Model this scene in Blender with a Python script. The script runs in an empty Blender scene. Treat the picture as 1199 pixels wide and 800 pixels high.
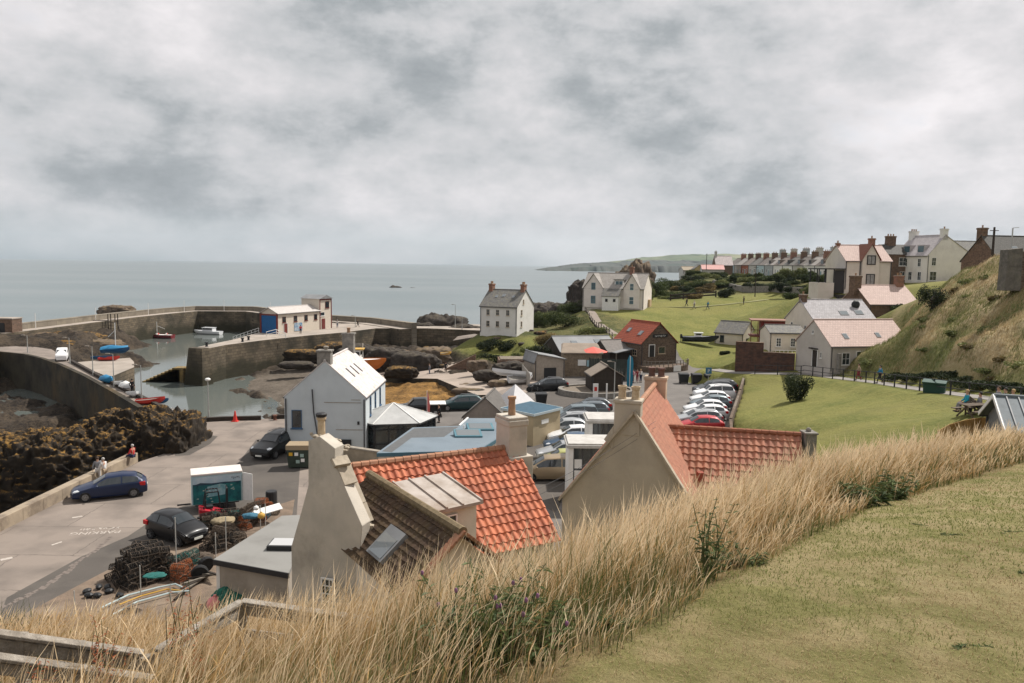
import bpy,bmesh,math,random
import numpy as np
from mathutils import Vector,Matrix
from mathutils.geometry import delaunay_2d_cdt
R=math.radians
rnd=random.Random(7)
scene=bpy.context.scene
COL=scene.collection
# ---------------- camera ----------------
F=900.0;CX,CY=599.5,400.0;EYE=15.0
PIT=math.atan((CY-309.5)/F);ROL=R(0.78)
cam_d=bpy.data.cameras.new('camera');cam=bpy.data.objects.new('camera',cam_d);COL.objects.link(cam)
cam_d.sensor_width=36.0;cam_d.lens=36.0*F/1199.0
cam_d.clip_start=0.1;cam_d.clip_end=60000
cam.matrix_world=(Matrix.Translation((0,0,EYE))@Matrix.Rotation(R(90)-PIT,4,'X')@Matrix.Rotation(ROL,4,'Z'))
scene.camera=cam
# ---------------- light ----------------
SUN=Vector((0.50,0.40,0.80)).normalized()
sd=bpy.data.lights.new('sun','SUN');sd.energy=4.8;sd.angle=R(0.9);sd.color=(1.0,0.95,0.88)
so=bpy.data.objects.new('sun',sd);COL.objects.link(so);so.location=(60,60,120)
so.rotation_euler=SUN.to_track_quat('Z','Y').to_euler()
world=bpy.data.worlds.new('World');scene.world=world;world.use_nodes=True
scene.view_settings.view_transform='Standard';scene.view_settings.look='None'
scene.view_settings.exposure=0.24;scene.view_settings.gamma=1.0
def build_world():
 nt=world.node_tree;N=nt.nodes;L=nt.links;N.clear()
 def n(t,**k):
  o=N.new(t)
  for a,v in k.items():setattr(o,a,v)
  return o
 def math_(op,a,b=None,c=None,clamp=False):
  m=n('ShaderNodeMath',operation=op);m.use_clamp=clamp
  for i,v in enumerate((a,b,c)):
   if v is None:continue
   if isinstance(v,(int,float)):m.inputs[i].default_value=v
   else:L.new(v,m.inputs[i])
  return m.outputs[0]
 out=n('ShaderNodeOutputWorld');bg=n('ShaderNodeBackground');L.new(bg.outputs[0],out.inputs[0])
 sky=n('ShaderNodeTexSky',sky_type='NISHITA');sky.sun_disc=False
 sky.sun_elevation=math.asin(SUN.z);sky.sun_rotation=math.atan2(SUN.x,SUN.y)
 tc=n('ShaderNodeTexCoord');sep=n('ShaderNodeSeparateXYZ');L.new(tc.outputs['Generated'],sep.inputs[0])
 z=math_('MAXIMUM',sep.outputs[2],0.0)
 zz=math_('ADD',z,0.34)
 cx=math_('DIVIDE',sep.outputs[0],zz);cy=math_('DIVIDE',sep.outputs[1],zz)
 cmb=n('ShaderNodeCombineXYZ');L.new(cx,cmb.inputs[0]);L.new(cy,cmb.inputs[1])
 def noise(scale,det,rough,off,dist=0.0,sx=1.0,src=None,sz=1.0):
  mp=n('ShaderNodeMapping');mp.inputs['Location'].default_value=off;mp.inputs['Scale'].default_value=(sx,1,sz)
  L.new(src or cmb.outputs[0],mp.inputs[0])
  t=n('ShaderNodeTexNoise');t.inputs['Scale'].default_value=scale;t.inputs['Detail'].default_value=det
  t.inputs['Roughness'].default_value=rough;t.inputs['Distortion'].default_value=dist
  L.new(mp.outputs[0],t.inputs['Vector']);return t.outputs[0]
 big=noise(0.9,4.0,0.55,(3.1,1.7,0),0.1)
 mid=noise(3.0,12.0,0.56,(1.4,6.2,2.3),0.0,.9,tc.outputs['Generated'],1.7)
 fin=noise(8.0,12.0,0.62,(5.4,2.2,5),0.0,.9,tc.outputs['Generated'],1.7)
 dx=math_('SUBTRACT',sep.outputs[0],-0.02);dz=math_('SUBTRACT',sep.outputs[2],0.235)
 dd=math_('ADD',math_('MULTIPLY',dx,0.42),dz)
 wob=math_('MULTIPLY',math_('SUBTRACT',mid,0.5),0.35)
 bank=math_('SUBTRACT',1.0,math_('MULTIPLY',math_('ABSOLUTE',math_('ADD',dd,wob)),8.0),clamp=True)
 edge=math_('SUBTRACT',1.0,math_('MULTIPLY',math_('ABSOLUTE',math_('SUBTRACT',dx,-0.06)),1.35),clamp=True)
 bank=math_('MULTIPLY',bank,edge)
 s=math_('ADD',math_('MULTIPLY',big,0.30),math_('MULTIPLY',mid,0.50))
 s=math_('ADD',s,math_('MULTIPLY',fin,0.38))
 s=math_('SUBTRACT',s,math_('MULTIPLY',bank,0.10))
 ramp=n('ShaderNodeValToRGB');L.new(s,ramp.inputs[0])
 el=ramp.color_ramp.elements
 el[0].position=0.43;el[0].color=(0.235,0.255,0.27,1)
 el[1].position=0.71;el[1].color=(0.76,0.725,0.735,1)
 for p,c in((0.49,(0.31,0.33,0.345,1)),(0.545,(0.45,0.458,0.47,1)),(0.62,(0.59,0.575,0.585,1))):
  e=el.new(p);e.color=c
 low=math_('SUBTRACT',1.0,math_('MULTIPLY',z,16.0),clamp=True)
 gap=math_('MULTIPLY',math_('SUBTRACT',noise(0.7,3.0,0.5,(9.1,4.2,8)),0.40,clamp=True),3.6,clamp=True)
 gap=math_('MULTIPLY',gap,low)
 small=math_('MULTIPLY',math_('SUBTRACT',math_('MULTIPLY',fin,big),0.335,clamp=True),8.0,clamp=True)
 gap=math_('MAXIMUM',math_('MULTIPLY',gap,0.95),math_('MULTIPLY',small,0.35))
 mx0=n('ShaderNodeMix',data_type='RGBA',blend_type='MULTIPLY');mx0.inputs[0].default_value=1.0
 L.new(sky.outputs[0],mx0.inputs[6]);mx0.inputs[7].default_value=(0.055,0.062,0.064,1)
 mixw=n('ShaderNodeMix',data_type='RGBA');mixw.inputs[0].default_value=0.55
 L.new(mx0.outputs[2],mixw.inputs[6]);mixw.inputs[7].default_value=(0.27,0.36,0.41,1)
 mx=n('ShaderNodeMix',data_type='RGBA');L.new(gap,mx.inputs[0]);L.new(ramp.outputs[0],mx.inputs[6]);L.new(mixw.outputs[2],mx.inputs[7])
 mul=n('ShaderNodeMix',data_type='RGBA',blend_type='MULTIPLY');mul.inputs[0].default_value=1.0
 L.new(mx.outputs[2],mul.inputs[6]);mul.inputs[7].default_value=(10.8,10.8,10.8,1)
 mul.clamp_result=False
 L.new(mul.outputs[2],bg.inputs[0]);bg.inputs[1].default_value=0.10
build_world()
# ---------------- photo geometry: pixel + height (or depth) -> place in the village ----------------
def ray(px,py):
 x=(px-CX)/F;y=-(py-CY)/F
 c,s=math.cos(ROL),math.sin(ROL)
 X=c*x-s*y;Y=s*x+c*y
 return(X,math.cos(PIT)+Y*math.sin(PIT),-math.sin(PIT)+Y*math.cos(PIT))
def W(px,py,z=0.0):
 d=ray(px,py);t=(z-EYE)/d[2]
 return Vector((d[0]*t,d[1]*t,z))
def WD(px,py,D):
 d=ray(px,py);t=D/d[1]
 return Vector((d[0]*t,D,EYE+d[2]*t))
 # ---------------- numpy value noise ----------------
def _h(i,j,k):
 n=(i.astype(np.int64)*374761393+j.astype(np.int64)*668265263+k.astype(np.int64)*2147483647)&0xffffffff
 n=((n^(n>>13))*1274126177)&0xffffffff
 n=(n^(n>>16))&0xffffffff
 return n/4294967295.0
def vnoise(x,y,z=0.0):
 x=np.asarray(x,float);y=np.asarray(y,float);z=np.zeros_like(x)+z
 i,j,k=np.floor(x),np.floor(y),np.floor(z)
 u,v,w=x-i,y-j,z-k
 u,v,w=[t*t*(3-2*t)for t in(u,v,w)]
 r=0
 for a in(0,1):
  for b in(0,1):
   for c in(0,1):
    r=r+_h(i+a,j+b,k+c)*(u if a else 1-u)*(v if b else 1-v)*(w if c else 1-w)
 return r
def fbm(x,y,z=0.0,o=4):
 r=0;a=0.5;s=1.0;t=0
 for q in range(o):
  r=r+a*vnoise(np.asarray(x)*s+q*17.3,np.asarray(y)*s+q*5.1,np.asarray(z)*s+q*3.7);t+=a;a*=0.5;s*=2.07
 return r/t
 # ---------------- materials ----------------
MATS={}
def mat(name,col,rough=0.85,var=0.0,vscale=3.0,col2=None,bump=0.0,bscale=12.0,spec=0.3,metal=0.0,stain=None,sscale=0.6,samt=0.5,det=6.0,coat=0.0,sub=None,emit=None):
 """plain procedural surface: base colour broken up by noise towards col2, large stains, bump"""
 if name in MATS:return MATS[name]
 m=bpy.data.materials.new(name);m.use_nodes=True;nt=m.node_tree;N=nt.nodes;L=nt.links
 b=N['Principled BSDF'];b.inputs['Roughness'].default_value=rough;b.inputs['Metallic'].default_value=metal
 b.inputs['Specular IOR Level'].default_value=spec;b.inputs['Coat Weight'].default_value=coat
 tc=N.new('ShaderNodeTexCoord');co=tc.outputs['Object']
 def noise(s,d=det,r=0.6):
  t=N.new('ShaderNodeTexNoise');t.inputs['Scale'].default_value=s;t.inputs['Detail'].default_value=d
  t.inputs['Roughness'].default_value=r;L.new(co,t.inputs['Vector']);return t.outputs[0]
 def ramp(v,a,c):
  r=N.new('ShaderNodeMapRange');r.inputs[1].default_value=a;r.inputs[2].default_value=c;L.new(v,r.inputs[0]);return r.outputs[0]
 def mix(f,a,c):
  x=N.new('ShaderNodeMix');x.data_type='RGBA'
  if isinstance(f,float):x.inputs[0].default_value=f
  else:L.new(f,x.inputs[0])
  for k,v in((6,a),(7,c)):
   if isinstance(v,tuple):x.inputs[k].default_value=(*v[:3],1)
   else:L.new(v,x.inputs[k])
  return x.outputs[2]
 cur=tuple(col)
 if col2 is None and var>0:
  col2=tuple(max(0,c*(1-var))for c in col);
 if col2 is not None:
  cur=mix(ramp(noise(vscale),0.38,0.66),cur,tuple(col2))
 if stain is not None:
  f=ramp(noise(sscale,8.0,0.65),0.5,0.7)
  mm=N.new('ShaderNodeMath');mm.operation='MULTIPLY';L.new(f,mm.inputs[0]);mm.inputs[1].default_value=samt
  cur=mix(mm.outputs[0],cur,tuple(stain))
 if isinstance(cur,tuple):b.inputs['Base Color'].default_value=(*cur[:3],1)
 else:L.new(cur,b.inputs['Base Color'])
 if bump>0:
  bp=N.new('ShaderNodeBump');bp.inputs['Strength'].default_value=min(1,bump);bp.inputs['Distance'].default_value=0.05
  L.new(noise(bscale,6.0,0.65),bp.inputs['Height']);L.new(bp.outputs[0],b.inputs['Normal'])
 if emit:b.inputs['Emission Color'].default_value=(*emit,1);b.inputs['Emission Strength'].default_value=1
 MATS[name]=m;return m
def brickmat(name,c1,c2,mortar,w=0.3,h=0.2,msize=0.012,axis='xz',rough=0.9,bump=0.5,stain=None,samt=0.4,squash=1.0,zmul=1.0,sscale=0.5):
 """masonry courses, roof slates or boards; axis picks the object axes the courses run in"""
 if name in MATS:return MATS[name]
 m=bpy.data.materials.new(name);m.use_nodes=True;nt=m.node_tree;N=nt.nodes;L=nt.links
 b=N['Principled BSDF'];b.inputs['Roughness'].default_value=rough;b.inputs['Specular IOR Level'].default_value=0.3
 tc=N.new('ShaderNodeTexCoord');sp=N.new('ShaderNodeSeparateXYZ');L.new(tc.outputs['Object'],sp.inputs[0])
 cb=N.new('ShaderNodeCombineXYZ')
 if axis=='xyz':
  ad=N.new('ShaderNodeMath');ad.operation='ADD';L.new(sp.outputs[0],ad.inputs[0]);L.new(sp.outputs[1],ad.inputs[1]);L.new(ad.outputs[0],cb.inputs[0])
 else:L.new(sp.outputs['xyz'.index(axis[0])],cb.inputs[0])
 zm=N.new('ShaderNodeMath');zm.operation='MULTIPLY';zm.inputs[1].default_value=zmul;L.new(sp.outputs[1 if axis=='xy' else 2],zm.inputs[0]);L.new(zm.outputs[0],cb.inputs[1])
 nz=N.new('ShaderNodeTexNoise');nz.inputs['Scale'].default_value=2.2;L.new(tc.outputs['Object'],nz.inputs['Vector'])
 wob=N.new('ShaderNodeVectorMath');wob.operation='SCALE';wob.inputs['Scale'].default_value=min(h*0.35,.25);L.new(nz.outputs[1],wob.inputs[0])
 av=N.new('ShaderNodeVectorMath');av.operation='ADD';L.new(cb.outputs[0],av.inputs[0]);L.new(wob.outputs[0],av.inputs[1])
 br=N.new('ShaderNodeTexBrick');br.inputs['Scale'].default_value=1.0;br.inputs['Brick Width'].default_value=w;br.inputs['Row Height'].default_value=h
 br.inputs['Mortar Size'].default_value=msize;br.inputs['Mortar Smooth'].default_value=0.3;br.inputs['Bias'].default_value=0.0
 br.inputs['Color1'].default_value=(*c1,1);br.inputs['Color2'].default_value=(*c2,1);br.inputs['Mortar'].default_value=(*mortar,1)
 L.new(av.outputs[0],br.inputs['Vector'])
 cur=br.outputs[0]
 t=N.new('ShaderNodeTexNoise');t.inputs['Scale'].default_value=sscale*4;t.inputs['Detail'].default_value=8;L.new(tc.outputs['Object'],t.inputs['Vector'])
 mr=N.new('ShaderNodeMapRange');mr.inputs[1].default_value=0.42;mr.inputs[2].default_value=0.68;mr.inputs[4].default_value=samt;L.new(t.outputs[0],mr.inputs[0])
 x=N.new('ShaderNodeMix');x.data_type='RGBA';L.new(mr.outputs[0],x.inputs[0]);L.new(cur,x.inputs[6]);x.inputs[7].default_value=(*(stain or tuple(c*0.6 for c in c2)),1)
 L.new(x.outputs[2],b.inputs['Base Color'])
 bp=N.new('ShaderNodeBump');bp.inputs['Strength'].default_value=bump;bp.inputs['Distance'].default_value=0.03;bp.invert=True
 L.new(br.outputs['Fac'],bp.inputs['Height']);L.new(bp.outputs[0],b.inputs['Normal'])
 MATS[name]=m;return m
 # ---------------- mesh builder ----------------
class MB:
 def __init__(s):s.v=[];s.f=[];s.m=[]
 def add(s,vs,fs,mi=0):
  o=len(s.v);s.v+=[tuple(p)for p in vs]
  for f in fs:s.f.append(tuple(o+i for i in f));s.m.append(mi)
  return s
 def quad(s,a,b,c,d,mi=0):return s.add((a,b,c,d),((0,1,2,3),),mi)
 def box(s,x0,x1,y0,y1,z0,z1,mi=0):
  v=[(x,y,z)for z in(z0,z1)for y in(y0,y1)for x in(x0,x1)]
  return s.add(v,((0,2,3,1),(4,5,7,6),(0,1,5,4),(2,6,7,3),(0,4,6,2),(1,3,7,5)),mi)
 def bar(s,p,q,w,h=None,mi=0,up=Vector((0,0,1))):
  """box of width w and height h from p to q"""
  h=h or w;p=Vector(p);q=Vector(q);d=(q-p)
  if d.length<1e-6:return s
  d.normalize()
  if abs(d.dot(up))>0.97:up=Vector((0,1,0))
  a=d.cross(up).normalized()*(w/2);b=a.cross(d).normalized()*(h/2)
  v=[p-a-b,p+a-b,p+a+b,p-a+b,q-a-b,q+a-b,q+a+b,q-a+b]
  return s.add(v,((0,3,2,1),(4,5,6,7),(0,1,5,4),(1,2,6,5),(2,3,7,6),(3,0,4,7)),mi)
 def tube(s,pts,r,n=6,mi=0,cap=True):
  pts=[Vector(p)for p in pts];rs=r if isinstance(r,(list,tuple))else[r]*len(pts)
  o=len(s.v)
  for i,p in enumerate(pts):
   d=(pts[min(i+1,len(pts)-1)]-pts[max(i-1,0)])
   d=d.normalized()if d.length>1e-9 else Vector((0,0,1))
   u=Vector((0,0,1))if abs(d.z)<0.95 else Vector((1,0,0))
   a=d.cross(u).normalized();b=a.cross(d).normalized()
   for k in range(n):
    t=2*math.pi*k/n;s.v.append(tuple(p+(a*math.cos(t)+b*math.sin(t))*rs[i]))
  for i in range(len(pts)-1):
   for k in range(n):
    s.f.append((o+i*n+k,o+i*n+(k+1)%n,o+(i+1)*n+(k+1)%n,o+(i+1)*n+k));s.m.append(mi)
  if cap:
   s.f.append(tuple(o+k for k in range(n))[::-1]);s.m.append(mi)
   s.f.append(tuple(o+(len(pts)-1)*n+k for k in range(n)));s.m.append(mi)
  return s
 def lathe(s,prof,c=(0,0,0),n=12,mi=0,axis='z'):
  o=len(s.v);c=Vector(c)
  for r,z in prof:
   for k in range(n):
    t=2*math.pi*k/n;p=(r*math.cos(t),r*math.sin(t),z)
    if axis=='y':p=(p[0],z,p[1])
    if axis=='x':p=(z,p[0],p[1])
    s.v.append(tuple(c+Vector(p)))
  for i in range(len(prof)-1):
   for k in range(n):
    s.f.append((o+i*n+k,o+i*n+(k+1)%n,o+(i+1)*n+(k+1)%n,o+(i+1)*n+k));s.m.append(mi)
  s.f.append(tuple(o+k for k in range(n))[::-1]);s.m.append(mi)
  s.f.append(tuple(o+(len(prof)-1)*n+k for k in range(n)));s.m.append(mi)
  return s
 def ell(s,c,r,n=10,m=7,mi=0):
  r=(r,r,r)if isinstance(r,(int,float))else r;o=len(s.v)
  for i in range(m+1):
   t=math.pi*i/m
   for k in range(n):
    a=2*math.pi*k/n
    s.v.append((c[0]+r[0]*math.sin(t)*math.cos(a),c[1]+r[1]*math.sin(t)*math.sin(a),c[2]+r[2]*math.cos(t)))
  for i in range(m):
   for k in range(n):
    s.f.append((o+i*n+k,o+(i+1)*n+k,o+(i+1)*n+(k+1)%n,o+i*n+(k+1)%n));s.m.append(mi)
  return s
 def prism(s,poly,z0,z1,mi=0,mtop=None):
  """vertical prism on a plan polygon; z0 / z1 numbers or per-vertex lists"""
  n=len(poly)
  ar=sum(poly[i][0]*poly[(i+1)%n][1]-poly[(i+1)%n][0]*poly[i][1]for i in range(n))
  if ar<0:
   poly=poly[::-1]
   if isinstance(z1,list):z1=z1[::-1]
   if isinstance(z0,list):z0=z0[::-1]
  a=z0 if isinstance(z0,list)else[z0]*n;b=z1 if isinstance(z1,list)else[z1]*n
  o=len(s.v)
  s.v+=[(poly[i][0],poly[i][1],a[i])for i in range(n)]+[(poly[i][0],poly[i][1],b[i])for i in range(n)]
  for i in range(n):
   j=(i+1)%n;s.f.append((o+i,o+j,o+n+j,o+n+i));s.m.append(mi)
  s.f.append(tuple(o+n+i for i in range(n)));s.m.append(mi if mtop is None else mtop)
  s.f.append(tuple(o+i for i in range(n))[::-1]);s.m.append(mi)
  return s
 def build(s,name,mats,parent=None,smooth=False,bevel=0.0,loc=None):
  me=bpy.data.meshes.new(name);me.from_pydata([tuple(v)for v in s.v],[],s.f)
  for m in(mats if isinstance(mats,(list,tuple))else[mats]):me.materials.append(m)
  if len(me.materials)>1:me.polygons.foreach_set('material_index',s.m)
  if smooth:me.polygons.foreach_set('use_smooth',[True]*len(me.polygons))
  me.update();o=bpy.data.objects.new(name,me);COL.objects.link(o)
  if parent:o.parent=parent
  if loc is not None:o.location=loc
  if bevel>0:
   md=o.modifiers.new('bevel','BEVEL');md.width=bevel;md.segments=2;md.limit_method='ANGLE'
  return o
def np_mesh(name,verts,faces,mats,parent=None,smooth=True,attr=None,mi=None):
 """fast mesh from arrays; faces (n,3) or (n,4)"""
 verts=np.asarray(verts,np.float32);faces=np.asarray(faces,np.int32);k=faces.shape[1]
 me=bpy.data.meshes.new(name);me.vertices.add(len(verts));me.vertices.foreach_set('co',verts.ravel())
 me.loops.add(faces.size);me.loops.foreach_set('vertex_index',faces.ravel())
 me.polygons.add(len(faces));me.polygons.foreach_set('loop_start',np.arange(0,faces.size,k,dtype=np.int32))
 me.polygons.foreach_set('loop_total',np.full(len(faces),k,np.int32))
 for m in(mats if isinstance(mats,(list,tuple))else[mats]):me.materials.append(m)
 if mi is not None:me.polygons.foreach_set('material_index',np.asarray(mi,np.int32))
 me.update(calc_edges=True)
 me.polygons.foreach_set('use_smooth',np.full(len(faces),smooth))
 for an,data in(attr or{}).items():
  data=np.asarray(data,np.float32)
  if data.ndim==1:a=me.attributes.new(an,'FLOAT','POINT');a.data.foreach_set('value',data)
  else:
   a=me.attributes.new(an,'FLOAT_COLOR','POINT')
   a.data.foreach_set('color',np.concatenate([data,np.ones((len(data),1),np.float32)],1).ravel())
 o=bpy.data.objects.new(name,me);COL.objects.link(o)
 if parent:o.parent=parent
 return o
def grid_faces(nu,nv):
 i=np.arange(nu-1)[:,None]*nv+np.arange(nv-1)[None,:]
 return np.stack([i,i+nv,i+nv+1,i+1],-1).reshape(-1,4)
def tag(o,label=None,cat=None,group=None,kind=None):
 if label:o['label']=label
 if cat:o['category']=cat
 if group:o['group']=group
 if kind:o['kind']=kind
 return o
def thing(name,label,cat,loc=(0,0,0),rz=0.0,group=None):
 o=bpy.data.objects.new(name,None);COL.objects.link(o);o.location=loc;o.rotation_euler=(0,0,rz);o.empty_display_size=0.3
 return tag(o,label,cat,group)
def KIDMAP(o):return list(o.children)
def copy_tree(o,parent=None):
 c=o.copy();COL.objects.link(c);c.parent=parent
 for ch in[x for x in KIDMAP(o)]:copy_tree(ch,c)
 return c
def clone(proto,loc,rz=0.0,label=None,group=None,recolor=None,rx=0.0,ry=0.0,scale=None):
 """copy a thing with its parts and sub-parts; recolor maps a material name to a material"""
 c=copy_tree(proto);c.location=loc;c.rotation_euler=(rx,ry,rz)
 if scale is not None:c.scale=(scale,)*3
 if label:c['label']=label
 if group:c['group']=group
 if recolor:repaint(c,recolor)
 return c
def repaint(root,rec):
 st=[root]
 while st:
  o=st.pop();st+=list(o.children)
  if o.type=='MESH':
   for sl,dm in zip(o.material_slots,o.data.materials):
    if dm and dm.name in rec:sl.link='OBJECT';sl.material=rec[dm.name]
def struct(o,kind='structure'):o['kind']=kind;return o
# ---------------- terrain ----------------
def gmat():
 """one ground material: the zone colour (turf, dry grass, rock, mud) broken up by noise"""
 m=bpy.data.materials.new('ground_cover');m.use_nodes=True;nt=m.node_tree;N=nt.nodes;L=nt.links
 b=N['Principled BSDF'];b.inputs['Roughness'].default_value=0.95;b.inputs['Specular IOR Level'].default_value=0.15
 at=N.new('ShaderNodeAttribute');at.attribute_name='gcol';at2=N.new('ShaderNodeAttribute');at2.attribute_name='gcol2'
 tc=N.new('ShaderNodeTexCoord')
 def noise(s,d,r=0.65):
  t=N.new('ShaderNodeTexNoise');t.inputs['Scale'].default_value=s;t.inputs['Detail'].default_value=d;t.inputs['Roughness'].default_value=r
  L.new(tc.outputs['Object'],t.inputs['Vector']);return t.outputs[0]
 a=noise(0.22,10.0,0.72);c=noise(3.0,8.0,0.75)
 ad=N.new('ShaderNodeMath');ad.operation='ADD';L.new(a,ad.inputs[0]);L.new(c,ad.inputs[1])
 mr=N.new('ShaderNodeMapRange');mr.inputs[1].default_value=0.86;mr.inputs[2].default_value=1.14;L.new(ad.outputs[0],mr.inputs[0])
 x=N.new('ShaderNodeMix');x.data_type='RGBA';L.new(mr.outputs[0],x.inputs[0]);L.new(at.outputs[0],x.inputs[6]);L.new(at2.outputs[0],x.inputs[7])
 L.new(x.outputs[2],b.inputs['Base Color'])
 bp=N.new('ShaderNodeBump');bp.inputs['Strength'].default_value=0.9;bp.inputs['Distance'].default_value=0.25
 L.new(noise(1.6,10.0,0.7),bp.inputs['Height']);L.new(bp.outputs[0],b.inputs['Normal'])
 return m
GROUND=gmat()
T=[]
def tw(*pts):T.extend([tuple(p)for p in pts])
def tz(*pts):T.extend([tuple(W(*p))for p in pts])
def td(*pts):T.extend([tuple(WD(*p))for p in pts])
tw((-8,-8,13.5),(0,-10,14.8),(15,-10,15.5),(35,-8,17),(0,0,13.4),(-3,0,12.7),(6,2,13.3),(12,8,12.5),(20,15,11.6),(32,14,12.5),(0.37,4.2,12.7),(1.95,6.5,12.3),(5.1,10.5,11.7),(11.3,17,10.6),(-5.3,8,9.9),(-2.5,6,11.5),(-9,4,10.4),(-14,0,10),(-20,-8,9),(-12,10,9.0),(-8,10,9.2),(-5,10,9.45),(-2.6,10,9.7),(-1,10,10.05),(-12,12.6,8.5),(-8,12.6,8.5),(-4.5,12.6,8.6),(-2,12.3,8.75),(1.5,11,10.6),(5,15,10.3),(10,20,9.8),(14,22,9.7),(24,26,9.2),(-19,10,5),(-15.5,11,8.2),(-24,14,-1),(-12,19,2),(-6,17,4.6),(0,16,5.6),(5,20,6),(11,25,6.2),(-16,24,-1),(-10,24,-1),(-5,24,-1),(0,25,-.6),(4,27,.2),(8.5,29,1.8),(12.5,31,3.2),(17,32,5.6),(23,34,7.0),(35,30,8.5))
tw((-20,34,-1),(-8,40,-1),(0,40,-1),(8,45,-1),(12.6,46,-.9),(19.0,68,-.9),(30,101,-.9),(14.6,46,1.7),(20.9,68,1.3),(31.6,101,1.4),(13,38,1.6),(15,36,3.2),(-25,42,-1),(-25,60,-1),(-20,70,-1),(0,60,-1),(0,85,-1),(8,95,-1),(20,88,-1),(10,110,-1),(20,110,-1),(2,112,-1),(27,108,-.4))
td((930,480,68),(1000,470,65),(1000,500,52),(950,520,50),(1100,490,45),(1000,450,78),(900,450,90),(950,437,92),(1030,447,75),(1100,459,60),(1199,472,50),(1150,478,44),(1199,490,38),(1300,490,40),(1040,444,78),(1120,453,63),(1199,464,53),(1300,470,50),(862,433,97),(905,434,95))
td((1000,425,80),(1045,390,84),(1080,355,86),(1115,325,88),(1150,305,88),(1178,300,85),(1199,318,75),(1199,430,55.5),(1120,420,66),(1199,380,64),(1100,380,78),(1060,425,74),(1300,300,75),(1300,400,58),(1400,300,70))
tw((31.5,102.5,3.8),(38,101,4.0),(35,97,3.6),(46,92,4.6),(40,110,4.6),(50,113,6.4),(55,118,7.4),(64,122,8.2),(75,118,11.5),(80,105,14),(95,95,16),(33.8,127,1.6),(39,125,1.7),(30,119,.6),(36,116,2.4),(44,122,4.0),(28,130,2.3),(56,130,11.6),(64,131,11.7),(52,134,11.2),(57,126,10.0),(78,145,12.7),(90,150,13),(76,120,14.3),(95,120,15))
td((850,395,135),(850,375,148),(765,366,150),(800,350,165),(900,345,170),(960,345,140),(830,330,210),(880,326,250),(760,340,215),(740,350,175),(900,370,150),(820,388,138),(790,398,128),(780,385,140),(770,330,228),(800,322,236),(830,316,244),(925,330,180))
tw((89,320,12.7),(97,235,12.3),(75,318,12.3),(82,240,12.1),(120,320,13),(130,240,13),(85,345,12.5),(100,400,10),(160,400,13),(200,330,15),(200,150,17),(120,145,15),(200,60,22),(120,60,22),(70,60,19),(60,30,14),(200,0,20),(60,0,17),(14.5,158,6.2),(27,153,6.3),(24,166,6.4),(9,165,2.5),(6,155,2.0),(-1,148,2.6),(-7,137,2.8),(1,131,2.7),(6.5,142,2.8),(-9,140,0),(-12,136,-1.5),(-5,163,-1),(-12,170,-7),(10,182,-1),(16,190,3),(20,205,-4),(32,190,7),(46,217,8.6),(34,222,0),(28,240,-8),(52,262,-8),(66,310,-8),(60,280,-8),(60,420,-8),(5,200,-8),(-20,190,-8))
td((725,393,122),(700,385,135),(640,396,128),(660,380,142),(618,402,123),(690,366,152),(750,380,138))
tw((-4,124,-.3),(3,120,.4),(-12,128,-1.5))
tz((450,474,-2.2),(512,468,-1.8),(520,450,-2.2),(455,446,-3.0),(500,437,-2.2),(440,434,-3.6),(545,425,-1.2),(580,440,-.9),(610,450,-.9),(590,424,-.8),(470,415,-3.0),(500,408,-2.4),(540,410,-1.6),(400,410,-3.6),(440,402,-3.0),(340,425,-4.3),(330,440,-4.7),(290,462,-5.15),(260,452,-5.3),(350,476,-4.6),(380,430,-4.2),(340,455,-4.4),(300,482,-5.6),(420,420,-4.0),(300,430,-4.9),(268,440,-5.2))
tw((-30,45,-4),(-45,50,-4.4),(-60,58,-4.6),(-45,80,-4.4),(-60,100,-4.4),(-80,112,-4.6),(-29.5,28,-4),(-34,66,-3.6),(-95,75,-6.5),(-120,110,-8),(-45,30,-6),(-70,30,-8),(-28,20,0),(-38,84,-8),(-60,112,-8),(-50,124,-8),(-80,165,-8),(-60,170,-8),(-24,78,-5.6))
tz((-60,398,.3),(20,398,.6),(70,398,.4),(60,392,1.4),(10,391,1.8),(115,396,.0),(135,398,-2.5),(150,404,-6.5),(118,408,-3),(100,411,-1.0),(100,388,.6),(140,384,-.5),(155,392,-6),(-60,388,2.0))
for _p in((165,391),(200,388),(240,386),(280,392),(300,389),(160,399),(150,412),(185,420),(170,440),(200,460),(230,470),(215,400),(250,425)):
 _q=W(_p[0],_p[1],-5);T.append((_q.x,_q.y,-8.5))
tw((-140,170,-8),(-200,100,-8),(-200,260,-8),(-100,260,-8),(-30,240,-8),(-30,200,-8),(-220,20,-8),(-100,0,-8),(-100,420,-8),(40,440,-8),(220,440,10),(260,200,18),(260,-20,20),(-240,-20,-8),(-240,440,-8),(-60,-20,-2))
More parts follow.
